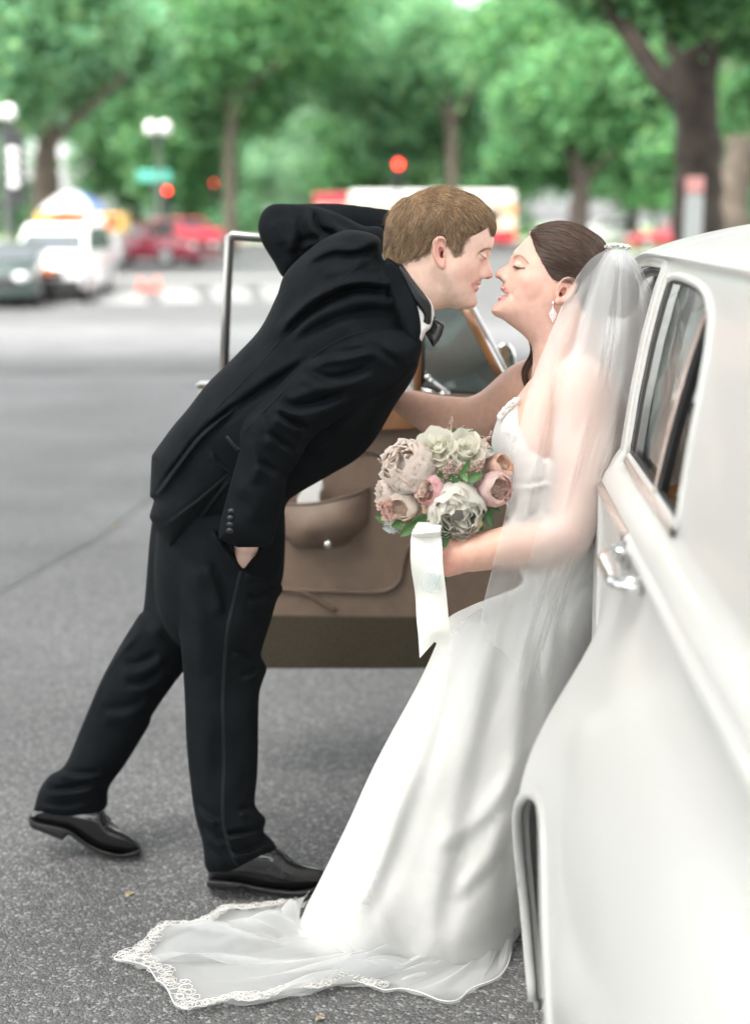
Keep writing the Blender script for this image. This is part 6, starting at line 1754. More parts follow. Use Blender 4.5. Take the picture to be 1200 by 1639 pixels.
mesh_np('body', BV, BQ, M_SKIN, bride, cols=BC)

# teeth, one by one along the arch
for i in range(-5, 6):
    b = MB(); qq = i * 4.6
    x = 802.8 + abs(i) ** 1.7 * 0.75
    b.ball(vh2.W(x + 1.5, 470.6 + abs(i) * 0.16, qq), (0.0032, 0.0029, 0.0052 - abs(i) * 0.0003), 6, 10)
    b.build('tooth', M_TEETH, bride, True)

# ---- hair drawn back to a low knot
HBR = np.array((0.060, 0.035, 0.024))
vc2 = Vol(780, 1040, -78, 78, 346, 642, 1.4, 2.88)
bcap = [(848.5, 369), (858, 362), (870, 357.5), (889, 353.6), (909, 353), (926, 358), (944, 369), (959, 379), (974, 396), (986, 420), (992, 450), (986, 480), (972, 505), (955, 515), (935, 500), (922, 470), (920, 452), (912, 446), (902, 449), (887, 447.5), (876, 434), (865, 415.5), (854, 393)]
thick = vc2.field([(850, 372, .8), (862, 405, .9), (880, 438, 1.0), (902, 448, 1.2), (870, 362, 2.2), (900, 358, 3.8), (940, 372, 4), (980, 410, 4), (930, 430, 4), (900, 420, 3.2), (960, 500, 3), (885, 395, 2.8)], 2)
hb_ = np.full(vc2.F.shape, 60.0, np.float32); hb_[:bhead_base.shape[0], :bhead_base.shape[1], :bhead_base.shape[2]] = bhead_base[:hb_.shape[0], :hb_.shape[1], :hb_.shape[2]]
vc2.F = np.maximum(hb_ - thick[:, None, :], vc2.sdf(bcap)[:, None, :]).astype(np.float32)
vc2.ell((992, 470, 0), (30, 40, 46), 8)
HG, HQ = vc2.mesh(1)
hairb = mesh_np('hair', vc2.W(HG[:, 0], HG[:, 2], HG[:, 1]), HQ, M_HAIR, bride, cols=np.repeat((HBR * 0.85)[None], len(HG), 0))
def b_flow(p):
    x, q, y = p[:, 0], p[:, 1], p[:, 2]
    tx, ty = 992.0, 462.0
    d = np.stack([tx - x, -0.3 * q, (ty - y)], 1)
    d /= np.linalg.norm(d, axis=1, keepdims=True) + 1e-9
    # locks leave the hairline sweeping down and back before they turn to the knot
    f = np.clip((905 - x) / 60, 0, 1)[:, None]
    return d * (1 - f) + f * np.array([[0.86, 0, 0.42]]) + 0.10 * np.sin(x * 0.06 + y * 0.16)[:, None] * np.array([[0, 0, 1.0]])
sel = RNG.choice(len(HG), 6000)
pt = grow(vc2, HG[sel], b_flow, RNG.uniform(26, 60, len(sel)), 6, 0.15, 0.9, 0.05)
grp = np.sin(HG[sel][:, 0] * 0.35 - HG[sel][:, 2] * 0.9) * 0.2
tone = np.clip(RNG.normal(1.0, 0.33, len(sel)) + grp, 0.3, 2.4)
hc = HBR[None] * tone[:, None] * np.array([[1.05, 1.0, 0.95]])
o = strands(pt, RNG.uniform(0.0004, 0.0009, len(sel)), hc, 'hair_locks', M_HAIR, hairb, 2.88)
fr = np.array([p for p in spline(bcap, 14) if p[0] < 925 and p[1] > 372 and p[1] < 450])
fr = fr[RNG.integers(0, len(fr), 420)] + RNG.normal(size=(420, 2)) * 1.3
fq = vh2.near_q(fr[:, 0], fr[:, 1]); ok = ~np.isnan(fq)
fp = grow(vh2, np.stack([fr[ok, 0], fq[ok], fr[ok, 1]], 1), b_flow, RNG.uniform(7, 16, ok.sum()), 4, 0.2, 0.8, 0.12)
strands(fp, RNG.uniform(0.00018, 0.00034, ok.sum()), (HBR[None] * 1.5 * .65 + BS[None] * .35) * RNG.uniform(.7, 1.1, (ok.sum(), 1)), 'baby_hair', M_HAIR, hairb, 2.88)
# the curl that hangs over the far collar bone
cl = []
for i in range(60):
    a0 = RNG.uniform(0, 6.28); r0 = RNG.uniform(3, 7.5); t = np.linspace(0, 1, 26)
    cl.append(np.stack([852 - 14 * t + 5 * np.sin(9 * t) + r0 * np.cos(a0) * (1 - .5 * t), 62 - 30 * t + r0 * np.sin(a0) * (1 - .5 * t) + 5 * np.cos(9 * t), 545 + (100 + RNG.uniform(-8, 6)) * t], 1))
strands(cl, np.full(60, 0.0013), HBR[None] * RNG.uniform(0.6, 2.0, (60, 1)), 'hair_curl', M_HAIR, hairb, 2.88)
eb = []
for s_ in (-1, 1):
    for i in range(110):
        u = RNG.uniform(0, 1); c = crv([(822.5, 413), (826, 410), (831, 409), (838, 413), (846, 422.5)], 10); k = int(u * (len(c) - 2))
        x, y = c[k] + RNG.normal(size=2) * (0.9 * (1 - u) + 0.25)
        q = vh2.near_q([x], [y], far=(s_ > 0))[0]
        dx, dy = (c[k + 1] - c[k]) / np.linalg.norm(c[k + 1] - c[k])
        if q == q: eb.append([(x + 4 * t * dx, q + s_ * (0.2 + 0.5 * t), y + 4 * t * dy - 0.7 * t) for t in (0, .33, .66, 1)])
strands(eb, np.full(len(eb), 0.00035), np.repeat(HBR[None] * 1.6, len(eb), 0), 'eyebrows', M_HAIR, bride, 2.88)
el = []
for s_ in (-1, 1):
    for i in range(46):
        u = i / 45; k = int(u * (len(BLASH) - 1)); x, y = BLASH[k]
        q = vh2.near_q([x], [y], far=(s_ > 0))[0]
        if q == q: el.append([(x + t * (-3.5 + 5 * u), q + s_ * (-0.2 + 3.2 * t), y + 3.4 * t - 0.8 * t * t) for t in (0, .33, .66, 1)])
strands(el, np.full(len(el), 0.00038), np.repeat(np.array([[0.012, 0.008, 0.006]]), len(el), 0), 'eyelashes', M_HAIR, bride, 2.88)

# ---- earring
b = MB()
qe = vh2.near_q([888], [486])[0] - 3
def gem(x, y, r, q=0.0): b.ball(vh2.W(x, y, qe + q), r * 0.00125, 4, 6)
gem(884.5, 484.5, 2.4); gem(884.3, 489, 1.2)
for k, row in enumerate([1, 2, 3, 4, 5, 4, 4, 3, 2, 1]):
    for j in range(row):
        gem(884 + (j - (row - 1) / 2) * 2.6 + RNG.normal() * .2, 492.5 + k * 2.45, 1.25, -1.0 + 1.5 * (j % 2))
b.build('earring', M_GEM, bride, False)
# ---- bracelet on the far wrist
b = MB()
for k in range(22):
    a = k / 22 * 2 * math.pi
    b.ball(vb2.W(650 + 1.5 * math.cos(a), 645 + 18.5 * math.sin(a), 239 + 18.5 * math.cos(a)), 0.0016, 4, 6)
b.build('bracelet', M_GEM, bride, True)

# ---- gown: bodice and skirt
vg = Vol(470, 1020, -235, 190, 632, 1606, 4.2, 2.88)
bod = [(797, 668), (806, 656), (818, 645), (828, 641), (838, 652), (852, 676), (880, 690), (1000, 690), (1008, 780), (1004, 850), (990, 900), (900, 935), (850, 940), (826, 900), (816, 860), (812, 820), (806, 785), (796, 752), (787, 718), (787, 698)]
bf = vg.folds([([(790, 700), (810, 690), (835, 700)], 4, 9, 'r'), ([(806, 772), (840, 778), (884, 768)], 4, 5, 's'), ([(812, 832), (845, 836), (886, 798)], 4, 5, 's'), ([(830, 660), (838, 690), (850, 730)], 4, 8, 's')])
vg.add(vg.infl(bod, [(820, 690, 0, 118, 62), (860, 700, 0, 140, 80), (850, 800, -2, 132, 78), (950, 800, 0, 138, 90)], bf))
sk = [(716, 990), (702, 1022), (672, 1088), (621, 1182), (590, 1243), (560, 1310), (530, 1372), (506, 1420), (488, 1456), (476, 1500), (500, 1560), (560, 1598), (680, 1604), (780, 1590), (830, 1500), (850, 1400), (875, 1290), (905, 1190), (945, 1090), (985, 1000), (1000, 930), (990, 870), (960, 845), (905, 852), (866, 902), (830, 938), (790, 955), (752, 970)]
f2 = vg.folds([([(740, 1000), (700, 1150), (640, 1330), (570, 1500)], 12, 22, 's'), ([(800, 970), (780, 1120), (740, 1300), (690, 1520)], 12, 24, 's'), ([(850, 960), (845, 1120), (820, 1290), (780, 1480)], 12, 20, 's'),
               ([(860, 1180), (820, 1260), (760, 1330), (690, 1370)], 10, 16, 's'), ([(840, 1290), (790, 1380), (720, 1450)], 10, 16, 's'), ([(850, 1240), (800, 1400), (790, 1500)], 8, 14, 'r'),
               ([(730, 990), (790, 985), (860, 950)], 9, 14, 'r'), ([(880, 930), (890, 1000), (880, 1100)], 8, 14, 's'), ([(540, 1380), (600, 1440), (660, 1540)], 7, 16, 's'), ([(640, 1200), (620, 1350), (560, 1470)], 8, 20, 'r')])
nz = 4.0 * np.sin(vg.X2 * 0.04 + 1.3 * np.sin(vg.Y2 * 0.02)) * np.sin(vg.Y2 * 0.021 + 0.9 * np.sin(vg.X2 * 0.03))
f2 = f2 * 0.42
vg.add(vg.infl(sk, [(740, 1000, -30, 118, 80), (860, 960, -30, 130, 90), (700, 1150, -20, 128, 110), (640, 1350, -4, 140, 120), (780, 1350, -4, 150, 130), (600, 1480, -4, 150, 110), (740, 1520, -4, 160, 110), (880, 1150, -10, 130, 110)], f2 + nz), 10)
gown = vg.obj('wedding_gown', M_GOWN, bride, 2)
# lace scallops along the neckline
b = MB()
nl = spline([(797, 669), (806, 657), (818, 646), (827, 641.5), (836, 651)], 6, False)
for i, (x, y) in enumerate(nl):
    for k in range(3):
        q = vg.near_q([x + 5], [y + 5])[0]
        q = (q if q == q else -40) * (1 - 0.4 * k)
        a = RNG.uniform(0, 6.28, 2)
        lp = [vg.W(x + 3 + 4.5 * math.cos(t + a[0]), y - 1 + 4.5 * math.sin(t), q - 2 + 2 * math.sin(2 * t + a[1])) for t in np.linspace(0, 2 * math.pi, 9)]
        b.tube(lp, 0.0011, 5, cap=False)
b.build('neckline_lace', M_LACE, gown, True)
# ================================================================== veil and train
def cloth_sheet(left, right, qfun, nt_, ns, name, material, parent, Yref=2.88, clear=None):
    """a draped sheet between two edges drawn from its top to its hem; qfun(t, s, px, py) gives its depth"""
    def resample(p, n):
        c = spline(p, 10, False); d = np.concatenate([[0], np.cumsum(np.hypot(*np.diff(c, axis=0).T))]); u = np.linspace(0, d[-1], n)
        return np.stack([np.interp(u, d, c[:, 0]), np.interp(u, d, c[:, 1])], 1)
    Lc, Rc = resample(left, nt_), resample(right, nt_)
    t = np.linspace(0, 1, nt_)[:, None]; s = np.linspace(0, 1, ns)[None]
    x = Lc[:, :1] * (1 - s) + Rc[:, :1] * s; y = Lc[:, 1:] * (1 - s) + Rc[:, 1:] * s
    x, y, q = qfun(t, s, x, y)
    def relax(a, n):
        for _ in range(n):
            b = a.copy(); b[1:-1, 1:-1] = (a[:-2, 1:-1] + a[2:, 1:-1] + a[1:-1, :-2] + a[1:-1, 2:]) / 4
            b[-1, 1:-1] = (a[-1, :-2] + a[-1, 2:]) / 2; a = b
        return a
    x, y, q = (relax(np.broadcast_to(k, (nt_, ns)).astype(float), 9) for k in (x, y, q))      # the net hangs in smooth folds
    if clear is not None:
        for _ in range(3):
            bd = clear(x, y); q = relax(np.where(bd < 900, np.minimum(q, bd - 7), q), 3)
        bd = clear(x, y); q = np.where(bd < 900, np.minimum(q, bd - 2.5), q)
    m = MB(); m.grid(P(x, y, Yref + q * QS))
    return m, (x, y, q)

def pleat(s, t, n, ph, sharp=0.8):
    """soft uneven pleats that fan out of the comb"""
    u = s + 0.05 * np.sin(s * 9 + ph) + 0.02 * np.sin(s * 19 + ph * 2) + 0.04 * np.sin(t * 4 + ph + s * 3)
    a = np.sin(2 * np.pi * n * u + ph)
    return np.sign(a) * np.abs(a) ** sharp * 0.65 + 0.28 * np.sin(2 * np.pi * n * 1.9 * u + 1.7 * ph + 2 * t)

veil = empty('bridal_veil', PV(985, 400, 2.88), 'sheer white tulle veil falling from the hair of the bride', 'veil')
def over_body(x, y):
    """depth just in front of the shoulder and arm"""
    a = np.full(x.shape, 1e3)
    for v_ in (vb2, vh2, vc2, vg):
        ok = (x > v_.xs[0]) & (x < v_.xs[-1]) & (y > v_.ys[0]) & (y < v_.ys[-1])
        q = v_.near_q(x.ravel(), y.ravel(), 1e3).reshape(x.shape)
        a = np.where(ok, np.minimum(a, q), a)
    return a
def q_outer(t, s, x, y):
    base = -52 - 165 * np.clip((y - 400) / 330, 0, 1) ** 0.75 + 60 * np.clip((y - 880) / 220, 0, 1)
    base = base + 55 * np.abs(2 * s - 1) ** 2.2
    amp = (3.0 + 12 * np.clip(t * 3.0, 0, 1)) * (1 - 0.75 * np.clip((t - .6) / .3, 0, 1))
    q = base + amp * pleat(s, t, 3.6, 0.6)
    body = over_body(x, y)
    q = np.where(body < 900, np.minimum(q, body - 4), q)
    return x + 3.0 * t * np.sin(9 * s + 4 * t), y + 5 * np.sin(s * 13) * t ** 4, q
Lo = [(968, 400), (948, 412), (930, 432), (907, 470), (881, 530), (857, 590), (838, 645), (826, 710), (814, 790), (797, 870), (783, 930), (776, 960), (770, 1000)]
Ro = [(1004, 400), (1020, 424), (1031, 465), (1038, 520), (1036, 590), (1022, 680), (1000, 760), (978, 830), (955, 900), (930, 960), (908, 1020), (890, 1090), (876, 1150)]
m, _ = cloth_sheet(Lo, Ro, q_outer, 150, 190, 'tulle', M_TULLE, veil, clear=over_body)
m.build('tulle_layer', M_TULLE, veil, True)
def q_inner(t, s, x, y):
    x2, y2, q = q_outer(t, s, x, y)
    q = q + 9 + 12 * np.clip(t * 1.6, 0, 1) * (1 - 0.75 * np.clip((t - .6) / .3, 0, 1)) * pleat(s, t, 2.7, 2.9)
    body = over_body(x2, y2)
    return x2, y2, np.where(body < 900, np.minimum(q, body - 2), q)
Li = [(974, 400), (958, 420), (944, 450), (930, 500), (915, 560), (896, 640), (884, 720), (872, 800), (852, 880), (838, 950), (830, 1000)]
Ri = [(1000, 400), (1012, 430), (1022, 470), (1028, 530), (1024, 600), (1010, 690), (990, 770), (962, 850), (935, 930), (912, 1010), (895, 1070)]
m, _ = cloth_sheet(Li, Ri, q_inner, 130, 150, 'tulle', M_TULLE, veil, clear=over_body)
m.build('tulle_layer', M_TULLE, veil, True)
# far side of the veil behind the back, seen through the car window too
def q_far(t, s, x, y):
    return x, y, 50 + 60 * np.clip(t * 1.5, 0, 1) + 30 * s + 14 * np.clip(t * 2, 0, 1) * pleat(s, t, 6, 4.2)
Lf = [(975, 402), (985, 440), (990, 500), (996, 560), (1000, 640), (1000, 720), (995, 800)]
Rf = [(1002, 400), (1026, 430), (1048, 480), (1072, 550), (1100, 630), (1122, 700), (1130, 760)]
m, _ = cloth_sheet(Lf, Rf, q_far, 70, 90, 'tulle', M_TULLE, veil)
m.build('tulle_layer', M_TULLE, veil, True)
# gathered comb at the crown of the veil
m = MB()
for k in range(26):
    a = k / 25; x = 966 + 40 * a; y = 398 - 5 * math.sin(a * math.pi) + RNG.normal() * 1.4
    q = -46 + 60 * abs(a - .45)
    p = [P(x + 3.2 * math.cos(t_) + RNG.normal() * .6, y + 2.6 * math.sin(t_), 2.88 + (q + 5 * math.sin(2 * t_ + k)) * QS) for t_ in np.linspace(0, 6.28, 9)]
    m.tube(p, .0012, 5, cap=False)
m.build('comb_lace', M_LACE, veil, True)

# long layer over the skirt that runs out over the road as a train
gown_q = lambda x, y: vg.near_q(x.ravel(), y.ravel(), np.nan).reshape(x.shape)
train = empty('tulle_train', G0(400, 1560), 'sheer tulle train with lace edging spread over the asphalt', 'train')
inner = crv([(500, 1440), (486, 1462), (480, 1490), (492, 1520), (520, 1545), (570, 1556), (640, 1560), (710, 1558), (765, 1538), (800, 1505), (822, 1450), (834, 1380)], 10)
outer = crv([(470, 1457), (380, 1466), (290, 1490), (222, 1520), (186, 1546), (192, 1556), (236, 1556), (246, 1584), (276, 1610), (306, 1621), (390, 1612), (480, 1596), (560, 1588), (640, 1598), (706, 1611), (760, 1601), (802, 1560), (822, 1490), (836, 1400)], 10)
def rs(c, n):
    d = np.concatenate([[0], np.cumsum(np.hypot(*np.diff(c, axis=0).T))]); u = np.linspace(0, d[-1], n)
    return np.stack([np.interp(u, d, c[:, k]) for k in range(c.shape[1])], 1)
n_a, n_r = 420, 44
gi = np.array([G0(*p)[:] for p in rs(inner, n_a)]); go_ = np.array([G0(*p)[:] for p in rs(outer, n_a)])
def train_layer(seed, z0, shrink_=1.0):
    r_ = np.random.default_rng(seed); A = []
    u = np.linspace(0, 1, n_a)
    for k, t in enumerate(np.linspace(0, 1, n_r)):
        tt = t * shrink_
        p = gi * (1 - tt) + go_ * tt
        w1 = np.sin(u * 46 + 5 * t + seed) * 0.5 + np.sin(u * 83 + 3 * t * np.sin(u * 9) + 2 * seed) * 0.35 + np.sin(u * 19 - 4 * t) * .5
        ridge = np.clip(w1, 0, None) ** 1.4
        z = z0 + (0.004 + 0.028 * ridge * (0.35 + np.sin(np.pi * np.clip(t * 1.05, 0, 1)) ** 0.7)) + 0.030 * (1 - t) ** 2.2 * (1 + .6 * np.sin(u * 30 + seed)) * np.sin(np.pi * u) ** .5
        if t > .97: z = z * .6 + .004
        p = p.copy(); p[:, 2] = z
        p[:, 0] += 0.010 * np.sin(u * 60 + 6 * t) * t; p[:, 1] += 0.012 * np.sin(u * 71 + seed) * t
        A.append(p)
    return np.array(A)
T1 = train_layer(1, 0.010)
m = MB(); m.grid(T1); m.build('tulle_layer', M_TULLE2, train, True)
T2 = train_layer(4, 0.003, 0.9)
m = MB(); m.grid(T2); m.build('tulle_layer', M_TULLE2, train, True)
# lace edging along the hem: looped cord motifs
m = MB()
edge = T1[-1]; edge2 = T1[-5]
i = 10
while i < int(n_a * .66):
    for k in range(3):
        f = RNG.uniform(0, 1.0); c = edge[i] * (1 - f) + edge2[i] * f
        r = RNG.uniform(.004, .012); a0 = RNG.uniform(0, 6.28); ph = RNG.uniform(0, 6.28)
        p = [c + np.array([r * math.cos(t) * (1 + .35 * math.cos(3 * t + ph)), r * math.sin(t) * (1 + .35 * math.cos(3 * t + ph)), .008 + .003 * math.sin(2 * t + ph)]) for t in np.linspace(0, 6.28, 13) + a0]
        m.tube(p, RNG.uniform(.0004, .0008), 4, cap=False)
    i += 2
m.tube(edge + np.array([0, 0, .006]), .0011, 5)
m.build('lace_edging', M_LACE, train, True)
# the long veil layer lying over the skirt
def q_long(t, s, x, y):
    y = y + 92 * np.sin(np.pi * s) ** .8 * t ** 2.5
    g = gown_q(x, y)
    gm = g.copy()
    for i in range(gm.shape[0]):
        ok = ~np.isnan(gm[i])
        if ok.any(): gm[i] = np.interp(np.arange(gm.shape[1]), np.nonzero(ok)[0], gm[i][ok])
        else: gm[i] = gm[i - 1] if i else -60
    q = np.minimum(gm - 7 - 4 * pleat(s, t, 4, 1.1) * np.clip(t * 2, 0.2, 1), 40)
    return x, y, q
Ll = [(800, 958), (752, 985), (726, 1012), (692, 1074), (648, 1150), (614, 1222), (580, 1294), (549, 1358), (522, 1416), (503, 1452)]
Rl = [(985, 900), (975, 960), (950, 1040), (920, 1110), (890, 1190), (868, 1270), (852, 1340), (842, 1400), (832, 1450), (822, 1500)]
m, (lx, ly, lq) = cloth_sheet(Ll, Rl, q_long, 120, 120, 'tulle', M_TULLE, veil)
# smooth the sheet so that it hangs instead of clinging
A = m.v[0].reshape(120, 120, 3)
for _ in range(14):
    B_ = A.copy(); B_[1:-1, 1:-1] = (A[:-2, 1:-1] + A[2:, 1:-1] + A[1:-1, :-2] + A[1:-1, 2:]) / 4; A = B_
m.v[0] = A.reshape(-1, 3)
m.build('long_layer', M_TULLE, veil, True)
# ================================================================== the bouquet
M_PETAL = mat('petal', (0.8, 0.7, 0.65), 0.6, tint=True, sss=0.0, bump=(220, 0.0008, 0.25))
def _petal_glow():
    t = M_PETAL.node_tree; N, L = t.nodes, t.links; b = N['Principled BSDF']
    at = [n for n in N if n.type == 'ATTRIBUTE'][0]
    tl = N.new('ShaderNodeBsdfTranslucent'); mx = N.new('ShaderNodeMixShader'); mx.inputs['Fac'].default_value = 0.6
    L.new(at.outputs['Color'], tl.inputs['Color']); L.new(b.outputs['BSDF'], mx.inputs[1]); L.new(tl.outputs['BSDF'], mx.inputs[2])
    L.new(mx.outputs['Shader'], N['Material Output'].inputs['Surface'])
_petal_glow()
M_STEM = mat('stem_green', (0.06, 0.13, 0.035), 0.5)
M_RIB = mat('ivory_ribbon', (0.76, 0.75, 0.70), 0.55, sheen=0.3, bump=(600, 0.0004, 0.3), noise=(12, 0.03))
M_MONO = mat('pale_blue_thread', (0.56, 0.65, 0.66), 0.6)
BY = 2.70
def B(px, py, q): return P(px, py, BY + q * QS)
bouquet = empty('bouquet', Vector(B(712, 850, 0).tolist()), 'bridal bouquet of white and blush peonies, roses and greenery with ivory ribbon', 'bouquet')

def petal(base, axis, out, Lp, Wp, cup, curl, ruffle, mb, cols, col_in, col_out, n=5, m_=6, seed=0):
    """one curved petal: rises along the axis, opens outwards, ruffled rim"""
    axis = axis / np.linalg.norm(axis); out = out - axis * out.dot(axis); out /= np.linalg.norm(out) + 1e-9
    side_ = np.cross(axis, out)
    rr = np.random.default_rng(seed); ph = rr.uniform(0, 6.28, 3)
    A, C = [], []
    for i in range(m_ + 1):
        t = i / m_
        a = cup * math.sin(t * math.pi * 0.62) - curl * t ** 3
        for j in range(n + 1):
            s = 2 * j / n - 1
            wd = Wp * (math.sin(min(1.0, t * 1.25 + .12) * math.pi * .5) ** .8) * (1 - .18 * t ** 6)
            hgt = Lp * t * (1 - .12 * s * s * t) + ruffle * Lp * .08 * math.sin(5 * s + ph[0]) * t ** 2
            o = Lp * (a + .0) - abs(s) ** 2 * wd * .55 + ruffle * Lp * .10 * math.sin(4 * s + ph[1] + 2 * t) * t ** 2
            A.append(base + axis * hgt + out * o + side_ * s * wd)
            f = t ** 1.3
            C.append(np.array(col_in) * (1 - f) + np.array(col_out) * f)
    k = n + 1
    Q = [(i * k + j, i * k + j + 1, (i + 1) * k + j + 1, (i + 1) * k + j) for i in range(m_) for j in range(n)]
    mb.add(A, Q); cols.extend(C)

def flower(name, px, py, q, R, axis, kind, col_in, col_out, label):
    """peony ('p': ruffled globe), rose ('r': spiral), cupped garden rose ('c')"""
    c = B(px, py, q); axis = np.array(axis, float); axis /= np.linalg.norm(axis)
    ref = np.cross(axis, [0.3, 0.2, 1.0]); ref /= np.linalg.norm(ref); ref2 = np.cross(axis, ref)
    R = R * 0.00116
    mb = MB(); cols = []
    layers = {'p': [(5, .22, .95, .34), (7, .38, .98, .42), (8, .55, 1.0, .52), (9, .72, .95, .62), (9, .88, .82, .68), (8, 1.0, .60, .72)],
              'r': [(3, .10, 1.0, .25), (4, .22, 1.02, .34), (5, .38, 1.0, .42), (6, .58, .92, .52), (7, .80, .78, .60), (7, 1.0, .55, .64)],
              'c': [(9, .18, .62, .14), (11, .36, .68, .16), (9, .56, .74, .26), (6, .78, .98, .60), (6, .92, .95, .70), (6, 1.02, .80, .72)]}[kind]
    sd_ = int(px * 31 + py * 7)
    for li, (n, rad, hgt, wd) in enumerate(layers):
        for k in range(n):
            a = k / n * 2 * math.pi + li * 1.1 + RNG.normal() * .12
            out = ref * math.cos(a) + ref2 * math.sin(a)
            base = c - axis * R * .55 + out * R * rad * .42
            ruf = {'p': 1.0, 'r': .25, 'c': .5}[kind] * (1.1 if li > 0 else 1.4)
            open_ = {'p': .12 + .34 * rad, 'r': .05 + .40 * rad ** 1.3, 'c': .04 + .38 * rad}[kind]
            curl = {'p': .05 + .30 * rad, 'r': -.05 - .25 * (rad > .5), 'c': .28 * (rad > .7)}[kind]
            f = li / (len(layers) - 1)
            ci = np.array(col_in) * (1 - f) + np.array(col_out) * f
            ci = ci * RNG.uniform(.93, 1.05)
            petal(base, axis + out * (.12 + .55 * rad ** 2) * (.8 if kind != 'c' else .45), out, R * 1.25 * hgt * RNG.uniform(.92, 1.08), R * wd * 1.0, open_ * .9, curl, ruf, mb, cols, np.clip(ci * .97, 0, .9), np.clip(ci * 1.03, 0, .9), seed=sd_ + li * 50 + k)
    nb = mb.n; mb.ball(c - axis * R * .34, R * (.60 if kind != 'c' else .5), 8, 12)          # the packed heart of the bloom
    cols.extend([np.array(col_out) * .97] * (mb.n - nb))
    o = mesh_np(name, np.concatenate(mb.v), np.concatenate(mb.q), M_PETAL, bouquet, True, None, np.array(cols))
    o['label'] = label
    return o
WHT = (0.88, 0.85, 0.79); CRM = (0.88, 0.86, 0.77); BLU = (0.88, 0.79, 0.735); PNK = (0.86, 0.58, 0.58); HOT = (0.86, 0.42, 0.46); PCH = (0.89, 0.74, 0.62)
flower('peony', 655, 748, -42, 50, (-.45, -.75, .45), 'p', BLU, (0.88, 0.82, 0.775), 'large blush white peony at upper left')
flower('peony', 728, 814, -62, 52, (.0, -.95, -.22), 'p', WHT, (0.88, 0.84, 0.79), 'large white peony at the bottom middle')
flower('rose', 701, 716, -38, 30, (-.1, -.8, .6), 'r', CRM, (0.83, 0.81, 0.73), 'cream white rose at the top')
flower('rose', 744, 722, -42, 31, (.2, -.8, .55), 'r', CRM, (0.83, 0.82, 0.74), 'white rose right of the top rose')
flower('garden_rose', 691, 786, -66, 29, (-.55, -.8, .15), 'c', HOT, (0.88, 0.68, 0.68), 'vivid pink garden rose in the centre')
flower('garden_rose', 790, 783, -44, 33, (.42, -.88, .12), 'c', (0.89, 0.78, 0.66), (0.88, 0.70, 0.71), 'pink cupped garden rose at right')
flower('garden_rose', 797, 748, -14, 26, (.55, -.6, .55), 'c', PCH, (0.88, 0.68, 0.60), 'peach garden rose half hidden at the right rim')
flower('peony', 649, 806, -40, 29, (-.55, -.75, -.25), 'c', PCH, (0.88, 0.79, 0.73), 'small peach and white peony at lower left')
flower('peony', 622, 790, -16, 27, (-.85, -.5, .05), 'p', BLU, (0.87, 0.78, 0.74), 'blush peony at the left rim')
flower('rose', 764, 716, -26, 20, (.4, -.7, .6), 'r', BLU, (0.87, 0.77, 0.72), 'small blush rose under the upper right sprigs')
flower('peony', 631, 838, -10, 18, (-.6, -.7, -.5), 'p', WHT, (0.78, 0.74, 0.69), 'small white flower low at the left')
flower('rose', 690, 745, -50, 19, (-.1, -1, .2), 'r', CRM, (0.82, 0.76, 0.66), 'small cream rose below the top rose')
flower('peony', 700, 828, -58, 20, (-.3, -.9, -.35), 'p', WHT, (0.8, 0.75, 0.70), 'loose white petals left of the bottom peony')
# small stock florets and feathery astilbe
def florets(name, spots, col, label):
    mb = MB(); cols = []
    for px, py, q, r in spots:
        c = B(px, py, q)
        for k in range(9):
            d = RNG.normal(size=3); d[1] = -abs(d[1]) - .3; d /= np.linalg.norm(d)
            petal(c, d + np.array([0, -.4, 0]), RNG.normal(size=3), r * .0012, r * .0007, .2, -.2, 1, mb, cols, np.array(col) * RNG.uniform(.75, .95), np.clip(np.array(col) * RNG.uniform(.95, 1.2), 0, .9), 2, 2, int(px * 3 + k))
    o = mesh_np(name, np.concatenate(mb.v), np.concatenate(mb.q), M_PETAL, bouquet, True, None, np.array(cols)); o['label'] = label; return o
florets('stock_flower', [(618 + RNG.normal() * 7, 816 + RNG.normal() * 8, -34 + RNG.normal() * 5, 8) for _ in range(13)], (0.84, 0.62, 0.55), 'dusty pink stock flowers at the left')
florets('stock_flower', [(672 + RNG.normal() * 9, 778 + RNG.normal() * 9, -72 + RNG.normal() * 4, 8.5) for _ in range(16)], (0.87, 0.70, 0.62), 'pale pink stock flowers below the large blush peony')
florets('stock_flower', [(676 + RNG.normal() * 7, 806 + RNG.normal() * 5, -64 + RNG.normal() * 4, 7) for _ in range(9)], (0.86, 0.66, 0.52), 'peach stock flowers beside the pink rose')
florets('stock_flower', [(652 + RNG.normal() * 6, 836 + RNG.normal() * 4, -30 + RNG.normal() * 4, 7) for _ in range(7)], (0.84, 0.60, 0.46), 'peach stock flowers at the bottom left')
def astilbe(base, tip, n, spread, col):
    mb = MB(); cols = []
    b_, t_ = np.array(base, float), np.array(tip, float)
    for k in range(n):
        f = RNG.uniform(0, 1) ** .8; p = b_ * (1 - f) + t_ * f + RNG.normal(size=3) * spread * (1 - f * .85)
        mb.ball(B(*p), 0.0011 * RNG.uniform(.8, 1.7), 3, 5)
        cols.extend([np.array(col) * RNG.uniform(.65, 1.25)] * (len(mb.v[-1])))
    nst = len(cols)
    mb.tube([B(*b_), B(*t_)], .0008, 4); cols.extend([np.array((.10, .14, .05))] * (mb.n - nst))
    return mesh_np('astilbe', np.concatenate(mb.v), np.concatenate(mb.q), M_PETAL, bouquet, True, np.concatenate(mb.t), np.clip(np.array(cols), 0, .9))
AS = (0.80, 0.63, 0.57)
